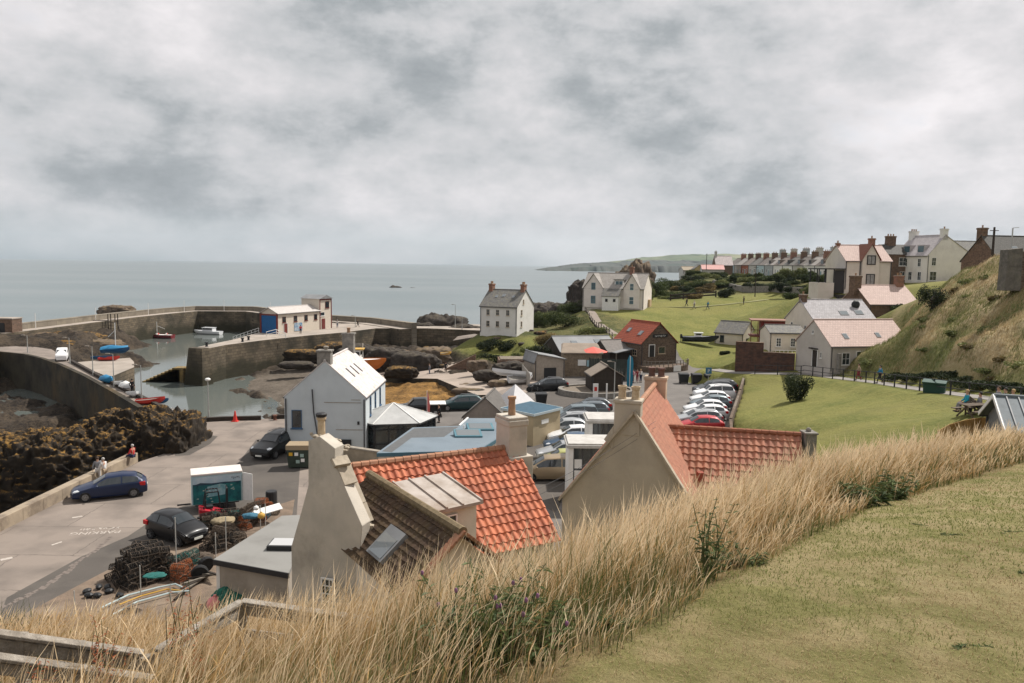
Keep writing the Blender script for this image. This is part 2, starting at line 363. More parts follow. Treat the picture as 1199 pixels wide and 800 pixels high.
def tri_interp(P,Q):
 """linear interpolation over the Delaunay triangles of control points P (x,y,z) at Q (n,2)"""
 vs=[Vector((p[0],p[1]))for p in P]
 ov,oe,of,orig,_,_=delaunay_2d_cdt(vs,[],[],0,1e-6)
 zs=[P[o[0]][2]if o else 0 for o in orig]
 out=np.full(len(Q),-8.0)
 for f in of:
  a,b,c=[np.array(ov[i])for i in f];za,zb,zc=[zs[i]for i in f]
  lo=np.minimum(np.minimum(a,b),c)-1e-6;hi=np.maximum(np.maximum(a,b),c)+1e-6
  m=np.where((Q[:,0]>=lo[0])&(Q[:,0]<=hi[0])&(Q[:,1]>=lo[1])&(Q[:,1]<=hi[1]))[0]
  if len(m)==0:continue
  d=(b[0]-a[0])*(c[1]-a[1])-(c[0]-a[0])*(b[1]-a[1])
  if abs(d)<1e-9:continue
  q=Q[m];u=((q[:,0]-a[0])*(c[1]-a[1])-(c[0]-a[0])*(q[:,1]-a[1]))/d
  v=((b[0]-a[0])*(q[:,1]-a[1])-(q[:,0]-a[0])*(b[1]-a[1]))/d
  k=(u>=-1e-6)&(v>=-1e-6)&(u+v<=1+1e-6)
  out[m[k]]=za+u[k]*(zb-za)+v[k]*(zc-za)
 return out
OX,OY=0.0,-8.0
NA,NR=760,520
ANG=np.radians(np.linspace(-56,50,NA));RAD=5.0*np.exp(np.linspace(0,math.log(460/5.0),NR))
AA,RR=np.meshgrid(ANG,RAD,indexing='ij')
GX=OX+RR*np.sin(AA);GY=OY+RR*np.cos(AA)
GZ=tri_interp(T,np.stack([GX.ravel(),GY.ravel()],1)).reshape(GX.shape)
def blur(A,n):
 for _ in range(n):
  B=A.copy();B[1:-1,1:-1]=(A[1:-1,1:-1]*2+A[:-2,1:-1]+A[2:,1:-1]+A[1:-1,:-2]+A[1:-1,2:])/6;A=B
 return A
GZ=blur(GZ,10)
def pip(poly,X,Y):
 ins=np.zeros(X.shape,bool);n=len(poly)
 for i in range(n):
  x0,y0=poly[i][0],poly[i][1];x1,y1=poly[(i+1)%n][0],poly[(i+1)%n][1]
  if y0==y1:continue
  c=((y0>Y)!=(y1>Y))&(X<(x1-x0)*(Y-y0)/(y1-y0)+x0);ins^=c
 return ins
def soft(poly,w=3):
 m=pip(poly,GX,GY).astype(float)
 return blur(m,w)
Z_rock=soft([(-300,-20),(-60,-20),(-27,10),(-27.5,60),(-36,77),(-300,78),(-300,420),(-60,190),(-9,150),(-11,133),(-4,123),(5,105),(0,97),(-10,84),(-20,76),(-30,72),(-36,77)],4)
Z_rock=np.maximum(Z_rock,blur((GZ<-1.5).astype(float),4))
Z_coast=soft([(-14,136),(-8,146),(0,152),(8,158),(14,168),(20,180),(30,200),(44,225),(60,270),(-40,240)],4)
Z_bank=soft([(36,90),(39.3,79),(38.2,64),(36.8,53),(35,42),(60,20),(140,20),(140,110),(74,116),(64,112),(50,101)],4)
Z_scrub=soft([(36,186),(48,175),(62,172),(76,160),(60,142),(70,140),(100,190),(84,240),(76,330),(60,330),(44,232)],3)
Z_scrub=np.maximum(Z_scrub,soft([(-9,136),(6,128),(12,122),(20,124),(23,140),(17,153),(4,158),(-4,152)],3))
nn=fbm(GX*.25,GY*.25,0,5);n2=fbm(GX*1.3,GY*1.3,5,4);n3=fbm(GX*.07,GY*.07,2,3)
bound=np.interp(GY,[-12,0,4.2,6.5,10.5,17,22,30],[-1.8,-0.9,.37,1.95,5.1,11.3,17,26])
Z_tall=((GX<bound)&(GY<26)|(GX>=bound)&(GY>18.5+0*GX)&(GY<27))&(GY<33)&(GZ>-.6)&(GX>-30)&(GX<32)
Z_tall=blur(Z_tall.astype(float),2)
Z_mud=soft([tuple(W(*p))[:2]for p in((262,448,-5),(330,434,-4.6),(400,424,-4.4),(415,440,-4),(400,470,-4.4),(350,486,-4.6),(305,462,-5))],3)
Z_weed=soft([tuple(W(*p))[:2]for p in((440,478,-2),(440,441,-2.8),(512,443,-2.4),(545,462,-1.8),(520,478,-1.5))],2)
c1=np.zeros(GX.shape+(3,));c2=np.zeros(GX.shape+(3,))
c1[:]=(0.115,0.128,0.032);c2[:]=(0.195,0.185,0.055)
dryness=np.clip((n3-.45)*5+(nn-.5)*4,0,1)[...,None]
c1=c1*(1-dryness*.4)+np.array((0.24,0.20,0.08))*dryness*.4
near=((GX>=bound)&(GY<19)).astype(float)[...,None]
dn=np.clip((fbm(GX*3.2,GY*3.2,5,5)-.42)*3.5+(nn-.5)*2.0+(GX-4)*.05,0,1)[...,None]
c1=c1*(1-near)+near*((0.17,0.155,0.056)*(1-dn)+np.array((0.27,0.215,0.105))*dn)
c2=c2*(1-near)+near*((0.23,0.205,0.08)*(1-dn)+np.array((0.32,0.26,0.135))*dn)
def blend(zone,a,b):
 global c1,c2
 z=zone[...,None];c1=c1*(1-z)+np.array(a)*z;c2=c2*(1-z)+np.array(b)*z
blend(Z_scrub,(0.045,0.058,0.018),(0.15,0.13,0.05))
bd=np.clip((nn-.43)*6,0,1)
blend(Z_bank*(1-bd*.85),(0.11,0.125,0.04),(0.25,0.21,0.095));blend(Z_bank*bd,(0.26,0.195,0.095),(0.40,0.32,0.19))
blend(Z_rock,(0.015,0.012,0.010),(0.075,0.057,0.040));blend(Z_coast,(0.02,0.017,0.014),(0.07,0.052,0.036))
blend(Z_tall,(0.13,0.10,0.045),(0.27,0.20,0.10))
blend(Z_mud,(0.085,0.07,0.055),(0.15,0.125,0.10));blend(Z_weed,(0.09,0.05,0.018),(0.30,0.165,0.05))
rockn=fbm(GX*.35,GY*.35,1,5)
ridg=1-np.abs(fbm(GX*.5,GY*.5,7,5)*2-1)
GZ2=GZ+(np.clip(Z_rock+Z_coast,0,1)*(1-Z_mud)*(1-.6*Z_weed))*((rockn-.5)*2.4+(ridg-.75)*1.5)*np.clip((RR-30)/20,0,1)
def poly_dist(P,X,Y):
 best=np.full(X.shape,1e9);zb=np.zeros(X.shape)
 for a,b in zip(P[:-1],P[1:]):
  dx,dy=b[0]-a[0],b[1]-a[1];t=np.clip(((X-a[0])*dx+(Y-a[1])*dy)/(dx*dx+dy*dy),0,1)
  d=np.hypot(X-a[0]-t*dx,Y-a[1]-t*dy);k=d<best;best=np.where(k,d,best);zb=np.where(k,a[2]+(b[2]-a[2])*t,zb)
 return best,zb
PATHP=[WD(835,433,100),WD(862,436,96.5),WD(905,437,94),WD(950,438,91.5),WD(985,443,84),WD(1030,448,75.5),WD(1075,455,66),WD(1120,461,59.5),WD(1199,471.5,51),WD(1290,483,44)]
flat_town=pip([(-26,30),(13.2,40),(13.4,44),(19.8,68),(25.5,84.5),(31.2,101.4),(29,112),(2,118),(-3,104),(-24,72)],GX,GY)
GZ2=np.where(flat_town,np.minimum(GZ2,-.5),GZ2)
GZ2=GZ2+Z_bank*(nn-.5)*2.2+Z_bank*(n2-.5)*.7+Z_scrub*(nn-.5)*1.5+(n2-.5)*.06+Z_weed*(n2-.5)*.4+Z_mud*(n2-.5)*.25
pd,pz=poly_dist(PATHP,GX,GY);k=np.clip((pd-1.5)/3.0,0,1);k=k*k*(3-2*k);GZ2=np.where(pd<4.5,(pz-.05)*(1-k)+GZ2*k,GZ2)
ground=np_mesh('hillside',np.stack([GX,GY,GZ2],-1).reshape(-1,3),grid_faces(NA,NR)[:,::-1],GROUND,attr={'gcol':c1.reshape(-1,3),'gcol2':c2.reshape(-1,3)})
struct(ground)
def gz(x,y):
 """height of the terrain at a place"""
 r=math.hypot(x-OX,y-OY);a=math.atan2(x-OX,y-OY)
 i=(a-ANG[0])/(ANG[1]-ANG[0]);j=math.log(max(r,5.001)/5.0)/math.log(460/5.0)*(NR-1)
 i=min(max(i,0),NA-1.001);j=min(max(j,0),NR-1.001);i0,j0=int(i),int(j);u,v=i-i0,j-j0
 return float((GZ2[i0,j0]*(1-u)+GZ2[i0+1,j0]*u)*(1-v)+(GZ2[i0,j0+1]*(1-u)+GZ2[i0+1,j0+1]*u)*v)
def gzv(X,Y):
 r=np.hypot(X-OX,Y-OY);a=np.arctan2(X-OX,Y-OY)
 i=np.clip((a-ANG[0])/(ANG[1]-ANG[0]),0,NA-1.001);j=np.clip(np.log(np.maximum(r,5.001)/5.0)/math.log(460/5.0)*(NR-1),0,NR-1.001)
 i0=i.astype(int);j0=j.astype(int);u=i-i0;v=j-j0
 return(GZ2[i0,j0]*(1-u)+GZ2[i0+1,j0]*u)*(1-v)+(GZ2[i0,j0+1]*(1-u)+GZ2[i0+1,j0+1]*u)*v
 # ---------------- sea ----------------
def water_mat(name,base,rough,bscale,bstr,stretch=1.0,var=None):
 m=bpy.data.materials.new(name);m.use_nodes=True;nt=m.node_tree;N=nt.nodes;L=nt.links
 b=N['Principled BSDF'];b.inputs['Base Color'].default_value=(*base,1);b.inputs['Roughness'].default_value=rough
 b.inputs['IOR'].default_value=1.33;b.inputs['Specular IOR Level'].default_value=0.5
 tc=N.new('ShaderNodeTexCoord');mp=N.new('ShaderNodeMapping');mp.inputs['Scale'].default_value=(1,stretch,1);L.new(tc.outputs['Object'],mp.inputs[0])
 t=N.new('ShaderNodeTexNoise');t.inputs['Scale'].default_value=bscale;t.inputs['Detail'].default_value=8;t.inputs['Roughness'].default_value=0.65
 L.new(mp.outputs[0],t.inputs['Vector'])
 bp=N.new('ShaderNodeBump');bp.inputs['Strength'].default_value=bstr;bp.inputs['Distance'].default_value=0.4;L.new(t.outputs[0],bp.inputs['Height']);L.new(bp.outputs[0],b.inputs['Normal'])
 if var:
  t2=N.new('ShaderNodeTexNoise');t2.inputs['Scale'].default_value=0.006;t2.inputs['Detail'].default_value=6;t2.inputs['Roughness'].default_value=.6
  mp2=N.new('ShaderNodeMapping');mp2.inputs['Scale'].default_value=(.35,1,1);L.new(tc.outputs['Object'],mp2.inputs[0]);L.new(mp2.outputs[0],t2.inputs['Vector'])
  mr=N.new('ShaderNodeMapRange');mr.inputs[1].default_value=.42;mr.inputs[2].default_value=.6;L.new(t2.outputs[0],mr.inputs[0])
  x=N.new('ShaderNodeMix');x.data_type='RGBA';L.new(mr.outputs[0],x.inputs[0]);x.inputs[6].default_value=(*base,1);x.inputs[7].default_value=(*var,1);L.new(x.outputs[2],b.inputs['Base Color'])
 return m
SEAZ=-5.0
M_sea=water_mat('sea_water',(0.125,0.158,0.165),0.30,0.25,0.55,2.2,var=(0.165,0.19,0.195))
M_har=water_mat('harbour_water',(0.115,0.13,0.12),0.05,0.9,0.02,1.5)
s=MB();n=96
s.v.append((0,0,SEAZ));s.v+=[(14000*math.cos(2*math.pi*k/n),14000*math.sin(2*math.pi*k/n),SEAZ)for k in range(n)]
for k in range(n):s.f.append((0,1+k,1+(k+1)%n));s.m.append(0)
struct(s.build('sea',M_sea))
s=MB();s.add([(-62,70,SEAZ+.02),(-16,68,SEAZ+.02),(-20,150,SEAZ+.02),(-42,188,SEAZ+.02),(-62,215,SEAZ+.02),(-92,219,SEAZ+.02),(-122,180,SEAZ+.02),(-86,122,SEAZ+.02)],[(0,1,2,3,4,5,6,7)])
struct(s.build('harbour_water',M_har))
# ---------------- quay and roads ----------------
def px(*pts,z=0.0):return[tuple(W(p[0],p[1],p[2]if len(p)>2 else z))[:2]for p in pts]
M_quay=brickmat('quay_concrete',(0.255,0.212,0.18),(0.225,0.187,0.158),(0.12,0.10,0.085),5.5,4.2,0.03,'xy',0.92,0.4,stain=(0.145,0.122,0.105),samt=.9,sscale=.11)
M_wallc=brickmat('harbour_masonry',(0.165,0.13,0.088),(0.10,0.08,0.056),(0.05,0.04,0.03),1.1,0.5,0.03,'xyz',0.95,0.8,stain=(0.03,0.028,0.02),samt=0.85,sscale=0.06)
def tide(m,z0=-2.6,col=(.028,.026,.014),fade=1.6):
 nt=m.node_tree;N=nt.nodes;L=nt.links;b=N['Principled BSDF'];src=b.inputs['Base Color'].links[0].from_socket
 tc=N.new('ShaderNodeTexCoord');sp=N.new('ShaderNodeSeparateXYZ');L.new(tc.outputs['Object'],sp.inputs[0])
 t=N.new('ShaderNodeTexNoise');t.inputs['Scale'].default_value=.35;t.inputs['Detail'].default_value=8;L.new(tc.outputs['Object'],t.inputs[0])
 a=N.new('ShaderNodeMath');a.operation='MULTIPLY_ADD';L.new(t.outputs[0],a.inputs[0]);a.inputs[1].default_value=3.5;L.new(sp.outputs[2],a.inputs[2])
 mr=N.new('ShaderNodeMapRange');mr.inputs[1].default_value=z0+1.75-fade/2;mr.inputs[2].default_value=z0+1.75+fade/2;mr.inputs[3].default_value=.88;mr.inputs[4].default_value=0;L.new(a.outputs[0],mr.inputs[0])
 x=N.new('ShaderNodeMix');x.data_type='RGBA';L.new(mr.outputs[0],x.inputs[0]);L.new(src,x.inputs[6]);x.inputs[7].default_value=(*col,1);L.new(x.outputs[2],b.inputs['Base Color'])
tide(M_wallc)
M_walld=mat('old_sea_wall',(0.05,0.042,0.028),0.95,col2=(0.02,0.017,0.013),vscale=0.35,stain=(0.16,0.10,0.035),sscale=0.12,samt=0.5,bump=.6,bscale=3)
M_asph=mat('asphalt',(0.105,0.092,0.08),0.95,col2=(0.075,0.066,0.059),vscale=0.6,stain=(0.145,0.125,0.108),sscale=0.3,samt=0.6,bump=.3,bscale=20)
M_carpk=mat('worn_asphalt',(0.165,0.15,0.137),0.95,col2=(0.13,0.118,0.108),vscale=0.5,stain=(0.13,0.12,0.11),sscale=0.35,samt=0.5,bump=.3,bscale=20)
M_kerb=mat('kerb_stone',(0.34,0.30,0.25),0.9,var=.3,vscale=3)
curve_in=[(-30,419.5),(0,415),(30,418),(50,423),(70,430),(100,444),(130,461),(165,482)]
quay_poly=[(-28.5,12),(-28,41),(-27.7,55.7)]+px((203,528),(209,500),(190,486))+px(*reversed(curve_in))+px((-30,402),(30,405),(60,409),(85,424),(120,443),(160,463),(200,483),(217,494.5),(345,489),(447,481),(512,471),(562,466),(610,449))+[(2,106),(-2,118),(6,124),(20,122),(30,121),(34,113),(34,104),(31.2,101),(19.8,68),(13.4,46),(12,28),(-10,16)]
q=MB();q.prism(quay_poly,-9,0.0,1,0);struct(q.build('quay',[M_quay,M_walld]))
def sheet(name,poly,z,m,kind='structure'):
 s=MB();n=len(poly);a=sum(poly[i][0]*poly[(i+1)%n][1]-poly[(i+1)%n][0]*poly[i][1]for i in range(n))
 if a<0:poly=poly[::-1]
 s.add([(p[0],p[1],z)for p in poly],[tuple(range(n))]);o=s.build(name,m);o['kind']=kind;return o
sheet('road',px((8,700),(95,652),(150,628),(192,600),(270,575),(265,560),(300,515),(345,508),(352,535))+px((345,640),(330,720))+[(-9,22),(-18,24)],0.004,M_asph)
sheet('dark_patch_of_road',px((205,512),(232,508),(255,511),(246,520),(222,533),(205,534)),0.004,M_asph)
sheet('car_park',px((440,500),(447,484),(512,475),(562,470),(610,460),(650,432))+[(3,116),(10,119),(20,118),(29.5,118),(30.2,101),(19.2,68),(12.8,46),(9,36),(0,38),(-9,48)],0.004,M_carpk)
sheet('yard_soil',px((150,655),(205,640),(240,620),(262,612),(300,600),(345,585))+[(-9.5,30),(-11,24),(-19,24),(-20.5,31)],0.008,mat('yard_soil',(0.20,0.145,0.105),.95,col2=(.13,.10,.075),vscale=1.3,stain=(.27,.21,.155),sscale=.5,samt=.8,bump=.8,bscale=6))
sheet('road_patch',px((520,500),(600,478),(660,452),(700,448),(720,470),(700,530),(650,600),(560,560)),0.008,M_asph)
# ---------------- building kit ----------------
M_white=mat('white_render',(0.72,0.70,0.67),0.9,col2=(0.66,0.64,0.60),vscale=0.8,stain=(0.50,0.48,0.44),sscale=0.45,samt=0.5,bump=.15,bscale=20)
M_blue_white=mat('pale_blue_render',(0.52,0.56,0.58),0.9,col2=(0.47,0.51,0.53),vscale=0.6,stain=(0.40,0.42,0.42),sscale=0.4,samt=0.5,bump=.12)
M_cream=mat('cream_render',(0.66,0.60,0.52),0.9,col2=(0.60,0.545,0.465),vscale=0.7,stain=(0.40,0.36,0.30),sscale=0.4,samt=0.5,bump=.15)
M_beige=mat('beige_harling',(0.47,0.42,0.34),0.95,col2=(0.42,0.37,0.30),vscale=0.5,stain=(0.26,0.235,0.20),sscale=0.35,samt=0.55,bump=.35,bscale=45)
M_grey_harl=mat('grey_harling',(0.52,0.47,0.40),0.95,col2=(0.42,0.385,0.33),vscale=0.8,stain=(0.24,0.22,0.185),sscale=0.5,samt=0.7,bump=.4,bscale=40)
M_stone=brickmat('rubble_stone',(0.17,0.12,0.085),(0.10,0.07,0.05),(0.20,0.165,0.13),.45,.22,.02,'xyz',.95,.7,stain=(0.05,0.035,0.027),samt=.6,sscale=1.2)
M_stone2=brickmat('brown_sandstone',(0.21,0.13,0.09),(0.13,0.085,0.06),(0.16,0.12,0.09),.5,.25,.02,'xyz',.95,.6,stain=(0.07,0.045,0.035),samt=.6,sscale=.8)
M_redwall=brickmat('red_brown_wall',(0.13,0.065,0.045),(0.085,0.045,0.034),(0.11,0.07,0.055),.45,.2,.02,'xyz',.95,.6,stain=(0.04,0.03,0.025),samt=.7,sscale=.5)
def slate(name,c,ax='xz',c2=None,samt=.5,stain=None):
 c2=c2 or tuple(v*.78 for v in c)
 return brickmat(name,c,c2,tuple(v*.45 for v in c),.35,.26,.015,ax,.75,.5,zmul=1.35,samt=samt,stain=stain,sscale=.7)
M_slate_x=slate('grey_slate_roof',(0.16,0.155,0.15),stain=(0.24,0.22,0.15));M_slate_y=slate('grey_slate_roof_side',(0.16,0.155,0.15),'yz',stain=(0.24,0.22,0.15))
M_pslate_x=slate('pale_slate_roof',(0.44,0.42,0.43),stain=(0.30,0.28,0.28));M_pslate_y=slate('pale_slate_roof_side',(0.50,0.46,0.46),'yz',stain=(0.36,0.33,0.33))
M_dslate_x=slate('dark_slate_roof',(0.085,0.08,0.07),stain=(0.045,0.042,0.038));M_dslate_y=slate('dark_slate_roof_side',(0.085,0.08,0.075),'yz')
M_pink_x=slate('faded_pink_tile_roof',(0.56,0.42,0.37),c2=(0.50,0.37,0.325),stain=(0.40,0.29,0.25));M_pink_y=slate('faded_pink_tile_roof_side',(0.60,0.40,0.34),'yz',c2=(0.55,.36,.31))
M_red_y=brickmat('red_pantile_roof',(0.40,0.095,0.05),(0.33,0.08,0.045),(0.14,0.035,0.02),.28,.3,.03,'yz',.85,.8,zmul=1.35,stain=(0.20,0.06,0.04),samt=.4)
M_lead=mat('grey_sheet_roof',(0.24,0.245,0.25),0.6,var=.25,vscale=.5,stain=(0.16,0.16,0.155),sscale=.4,samt=.5)
M_trimw=mat('white_paint',(0.78,0.77,0.74),0.5,var=.1,vscale=4)
M_dark=mat('black_paint',(0.025,0.025,0.027),0.55)
M_trimb=mat('teal_window_paint',(0.10,0.22,0.27),0.5,var=.15)
M_trimr=mat('maroon_paint',(0.17,0.035,0.028),0.6,var=.2)
M_gutter=mat('dark_gutter_paint',(0.055,0.055,0.06),0.5)
M_pane=mat('window_glass',(0.035,0.045,0.05),0.08,spec=.8,col2=(0.012,0.015,0.018),vscale=1.2)
M_pot=mat('clay_pot',(0.36,0.22,0.13),0.85,col2=(0.25,0.15,0.09),vscale=6)
M_potb=mat('buff_clay_pot',(0.50,0.40,0.27),0.85,col2=(0.38,0.28,0.18),vscale=8)
M_brick=brickmat('chimney_brick',(0.34,0.15,0.09),(0.25,0.11,0.07),(0.22,0.18,0.15),.22,.075,.01,'xyz',.9,.5,stain=(0.12,.08,.06),samt=.5)
M_wood=mat('weathered_wood',(0.24,0.21,0.175),0.95,col2=(0.15,0.13,0.105),vscale=5,bump=.4,bscale=25)
M_dwood=mat('dark_stained_wood',(0.045,0.035,0.028),0.85,var=.3,vscale=3)
def window_part(root,face,u,z,w,h,nx=1,ny=2,frame=None,name='window',surround=None,L=0,Wd=0,pane=None,sill=True):
 """window proud of the wall; face f/b/l/r of a house with local footprint L x Wd"""
 frame=frame or M_trimw;pane=pane or M_pane
 def P(a,out,zz):
  if face=='f':return(u+a,-out,z+zz)
  if face=='b':return(u+a,Wd+out,z+zz)
  if face=='l':return(-out,u+a,z+zz)
  return(L+out,u+a,z+zz)
 def B(m,a0,a1,o0,o1,z0,z1,mi=0):
  p,q=P(a0,o0,z0),P(a1,o1,z1)
  m.box(min(p[0],q[0]),max(p[0],q[0]),min(p[1],q[1]),max(p[1],q[1]),min(p[2],q[2]),max(p[2],q[2]),mi)
 t=0.05 if w<1.3 else.06;a=-w/2;m=MB()
 B(m,a,a+t,.003,.05,0,h);B(m,a+w-t,a+w,.003,.05,0,h);B(m,a+t,a+w-t,.003,.05,0,t);B(m,a+t,a+w-t,.003,.05,h-t,h)
 for i in range(1,nx):x=a+w*i/nx;B(m,x-.018,x+.018,.02,.045,t,h-t)
 for i in range(1,ny):zz=h*i/ny;B(m,a+t,a+w-t,.02,.042,zz-.018,zz+.018)
 mats=[frame]
 if surround:
  mats.append(surround);g=.13
  B(m,a-g,a-.004,.002,.035,-g,h+g,1);B(m,a+w+.004,a+w+g,.002,.035,-g,h+g,1);B(m,a-.004,a+w+.004,.002,.035,h+.004,h+g,1)
 if sill:B(m,a-.08,a+w+.08,.004,.11,-.09,-.005,len(mats)-1)
 o=m.build(name,mats,root)
 g=MB();B(g,a+t,a+w-t,.006,.018,t,h-t);g.build('pane',pane,o)
 return o
def door_part(root,face,u,z,w,h,m,L=0,Wd=0,fr=None):
 def P(a,out,zz):
  return{'f':(u+a,-out,z+zz),'b':(u+a,Wd+out,z+zz),'l':(-out,u+a,z+zz),'r':(L+out,u+a,z+zz)}[face]
 def B(mb,a0,a1,o0,o1,z0,z1,mi=0):
  p,q=P(a0,o0,z0),P(a1,o1,z1);mb.box(min(p[0],q[0]),max(p[0],q[0]),min(p[1],q[1]),max(p[1],q[1]),min(p[2],q[2]),max(p[2],q[2]),mi)
 d=MB();B(d,-w/2,w/2,.003,.03,0,h);B(d,-w/2-.1,-w/2-.002,.003,.06,0,h+.1,1);B(d,w/2+.002,w/2+.1,.003,.06,0,h+.1,1);B(d,-w/2,w/2,.003,.06,h+.002,h+.1,1)
 for k in(0.12,.55):B(d,-w/2+.12,w/2-.12,.03,.04,h*k,h*(k+.33))
 o=d.build('door',[m,fr or M_trimw],root)
 hm=MB();B(hm,w/2-.16,w/2-.12,.03,.08,h*.47,h*.52);hm.build('handle',M_dark,o);return o
def chimney(root,c,w,d,z0,h,m,pots=2,potm=None,potr=.13,poth=.45,parent=None,cap=True,rot=0,capm=None):
 s=MB();x,y=c;s.box(x-w/2,x+w/2,y-d/2,y+d/2,z0,z0+h,0)
 if cap:s.box(x-w/2-.08,x+w/2+.08,y-d/2-.08,y+d/2+.08,z0+h-.22,z0+h-.02,0);s.box(x-w/2-.03,x+w/2+.03,y-d/2-.03,y+d/2+.03,z0+h-.018,z0+h+.06,1)
 ch=s.build('chimney',[m,capm or M_kerb],root,bevel=.015)
 for i in range(pots):
  t=(i+.5)/pots-.5
  px_,py_=(x+t*w*.9,y)if w>=d else(x,y+t*d*.9)
  q=MB();q.lathe([(potr,z0+h+.05),(potr*.88,z0+h+poth*.8),(potr*1.15,z0+h+poth*.84),(potr*1.1,z0+h+poth),(potr*.7,z0+h+poth),(potr*.65,z0+h+poth*.7)],(px_,py_,0),12)
  q.build('chimney_pot',potm or M_pot,ch,smooth=False)
 return ch
def roof_slabs(root,L,Wd,ez,rz,axis,m,over=.25,verge=.12,th=.1,ridge=None,roff=.5,fascia=None,hole=None):
 """two pitched slabs; roff = where the ridge stands across the span"""
 s=MB();span=Wd if axis=='x' else L;run=L if axis=='x' else Wd
 r=span*roff;rise=rz-ez
 def slab(a,b,za,zb,sgn):
  pts=[]
  for q in(-verge,run+verge):
   for(u,z)in((a,za),(b,zb)):
    for dz in(0.0,th):
     pts.append((q,u,z+dz)if axis=='x' else(u,q,z+dz))
  f=[(0,1,3,2),(4,6,7,5),(0,4,5,1),(2,3,7,6),(1,5,7,3),(0,2,6,4)]
  s.add(pts,f,0)
 k1=rise/r;k2=rise/(span-r)
 slab(-over,r,ez-over*k1+.02,rz+.02,1);slab(span+over,r,ez-over*k2+.02,rz+.02,-1)
 ob=s.build('roof',m,root)
 g=MB()
 a,b=((-verge,r,rz+th+.03),(run+verge,r,rz+th+.03))if axis=='x' else((r,-verge,rz+th+.03),(r,run+verge,rz+th+.03))
 g.tube([a,b],.09,8);g.build('ridge_tiles',ridge or m,ob)
 for u,k in((-over,k1),(span+over,k2)):
  z=ez-over*k;a,b=((-verge,u,z),(run+verge,u,z))if axis=='x' else((u,-verge,z),(u,run+verge,z))
  g=MB();g.tube([a,b],.055,6);g.build('gutter',fascia or M_gutter,ob)
 return ob
def roof_z(u,span,ez,rz,roff=.5):
 r=span*roff;return ez+(rz-ez)*(u/r if u<r else(span-u)/(span-r))
def house(name,label,cat,A,rz,L,Wd,eh,rh,axis,wm,rm,windows=(),doors=(),chims=(),skyl=(),group=None,deep=1.0,base=None,over=.25,verge=.12,roff=.5,frame=None,surround=None,corner=None,ridge=None,gable=None):
 """A = front left corner on the ground; eh / rh eave and ridge height above it. Windows (face,u,z,w,h[,nx,ny])"""
 root=thing(name,label,cat,A,rz,group);s=MB()
 s.box(0,L,0,Wd,-deep,eh)
 r=(Wd if axis=='x' else L)*roff
 if axis=='x':tri=[[(q,0,eh),(q,Wd,eh),(q,r,rh)]for q in(0,L)];s.add(tri[0]+tri[1],[(0,2,1),(3,4,5),(0,3,5,2),(1,2,5,4)],1 if gable else 0)
 else:tri=[[(0,q,eh),(L,q,eh),(r,q,rh)]for q in(0,Wd)];s.add(tri[0]+tri[1],[(0,1,2),(3,5,4),(0,2,5,3),(1,4,5,2)],1 if gable else 0)
 wl=s.build('wall',[wm,gable]if gable else wm,root)
 if base:
  b=MB();b.box(-.03,L+.03,-.03,Wd+.03,-deep-.01,.35);b.build('plinth',base,wl)
 if corner:
  c=MB();k=.32
  for x in(0,L):
   for y in(0,Wd):
    sx=-.025 if x==0 else L-k;ex=k if x==0 else L+.025;sy=-.025 if y==0 else Wd-k;ey=k if y==0 else Wd+.025
    c.box(sx,ex,sy,ey,0,eh-.02)
  c.build('quoins',corner,wl)
 rf=roof_slabs(root,L,Wd,eh,rh,axis,rm,over,verge,ridge=ridge,roff=roff)
 for x in(.12,L-.12):
  dp=MB();dp.tube([(x,-.07,eh-.1),(x,-.07,0)],.05,6);dp.build('drainpipe',M_gutter,root)
 for w_ in windows:
  f,u,z,w,h=w_[:5];nx,ny=(w_[5],w_[6])if len(w_)>6 else(2,2)
  window_part(root,f,u,z,w,h,nx,ny,frame,L=L,Wd=Wd,surround=surround)
 for d in doors:door_part(root,d[0],d[1],d[2],d[3],d[4],d[5],L,Wd)
 for c in chims:chimney(root,(c[0],c[1]),c[2],c[3],c[4],c[5],c[6],*(c[7:8]or(2,)),parent=rf,potm=(c[8]if len(c)>8 else None))
 for k in skyl:
  side,al,fr,w,h=k;span=Wd if axis=='x' else L;rr=span*roff if side==0 else span*(1-roff);rise=rh-eh
  sl=math.hypot(rr,rise);q=MB();pq=MB()
  def PP(a,t,o):
   u=t*rr;z=eh+t*rise+.12+o*rr/sl;u-=o*rise/sl
   if side==1:u=span-u
   return(a,u,z)if axis=='x' else(u,a,z)
  dt=h/sl/2
  for(a0,a1,t0,t1,o0,o1,tgt)in((al-w/2,al+w/2,fr-dt,fr+dt,-.02,.07,q),(al-w/2+.07,al+w/2-.07,fr-dt+.07/sl,fr+dt-.07/sl,.05,.085,pq)):
   v=[PP(a,t,o)for o in(o0,o1)for t in(t0,t1)for a in(a0,a1)]
   tgt.add(v,[(0,2,3,1),(4,5,7,6),(0,1,5,4),(2,6,7,3),(0,4,6,2),(1,3,7,5)])
  so_=q.build('skylight',M_lead,rf);pq.build('pane',M_skyg,so_)
 return root
M_skyg=mat('skylight_glass',(0.16,0.18,0.19),0.05,spec=1.0)
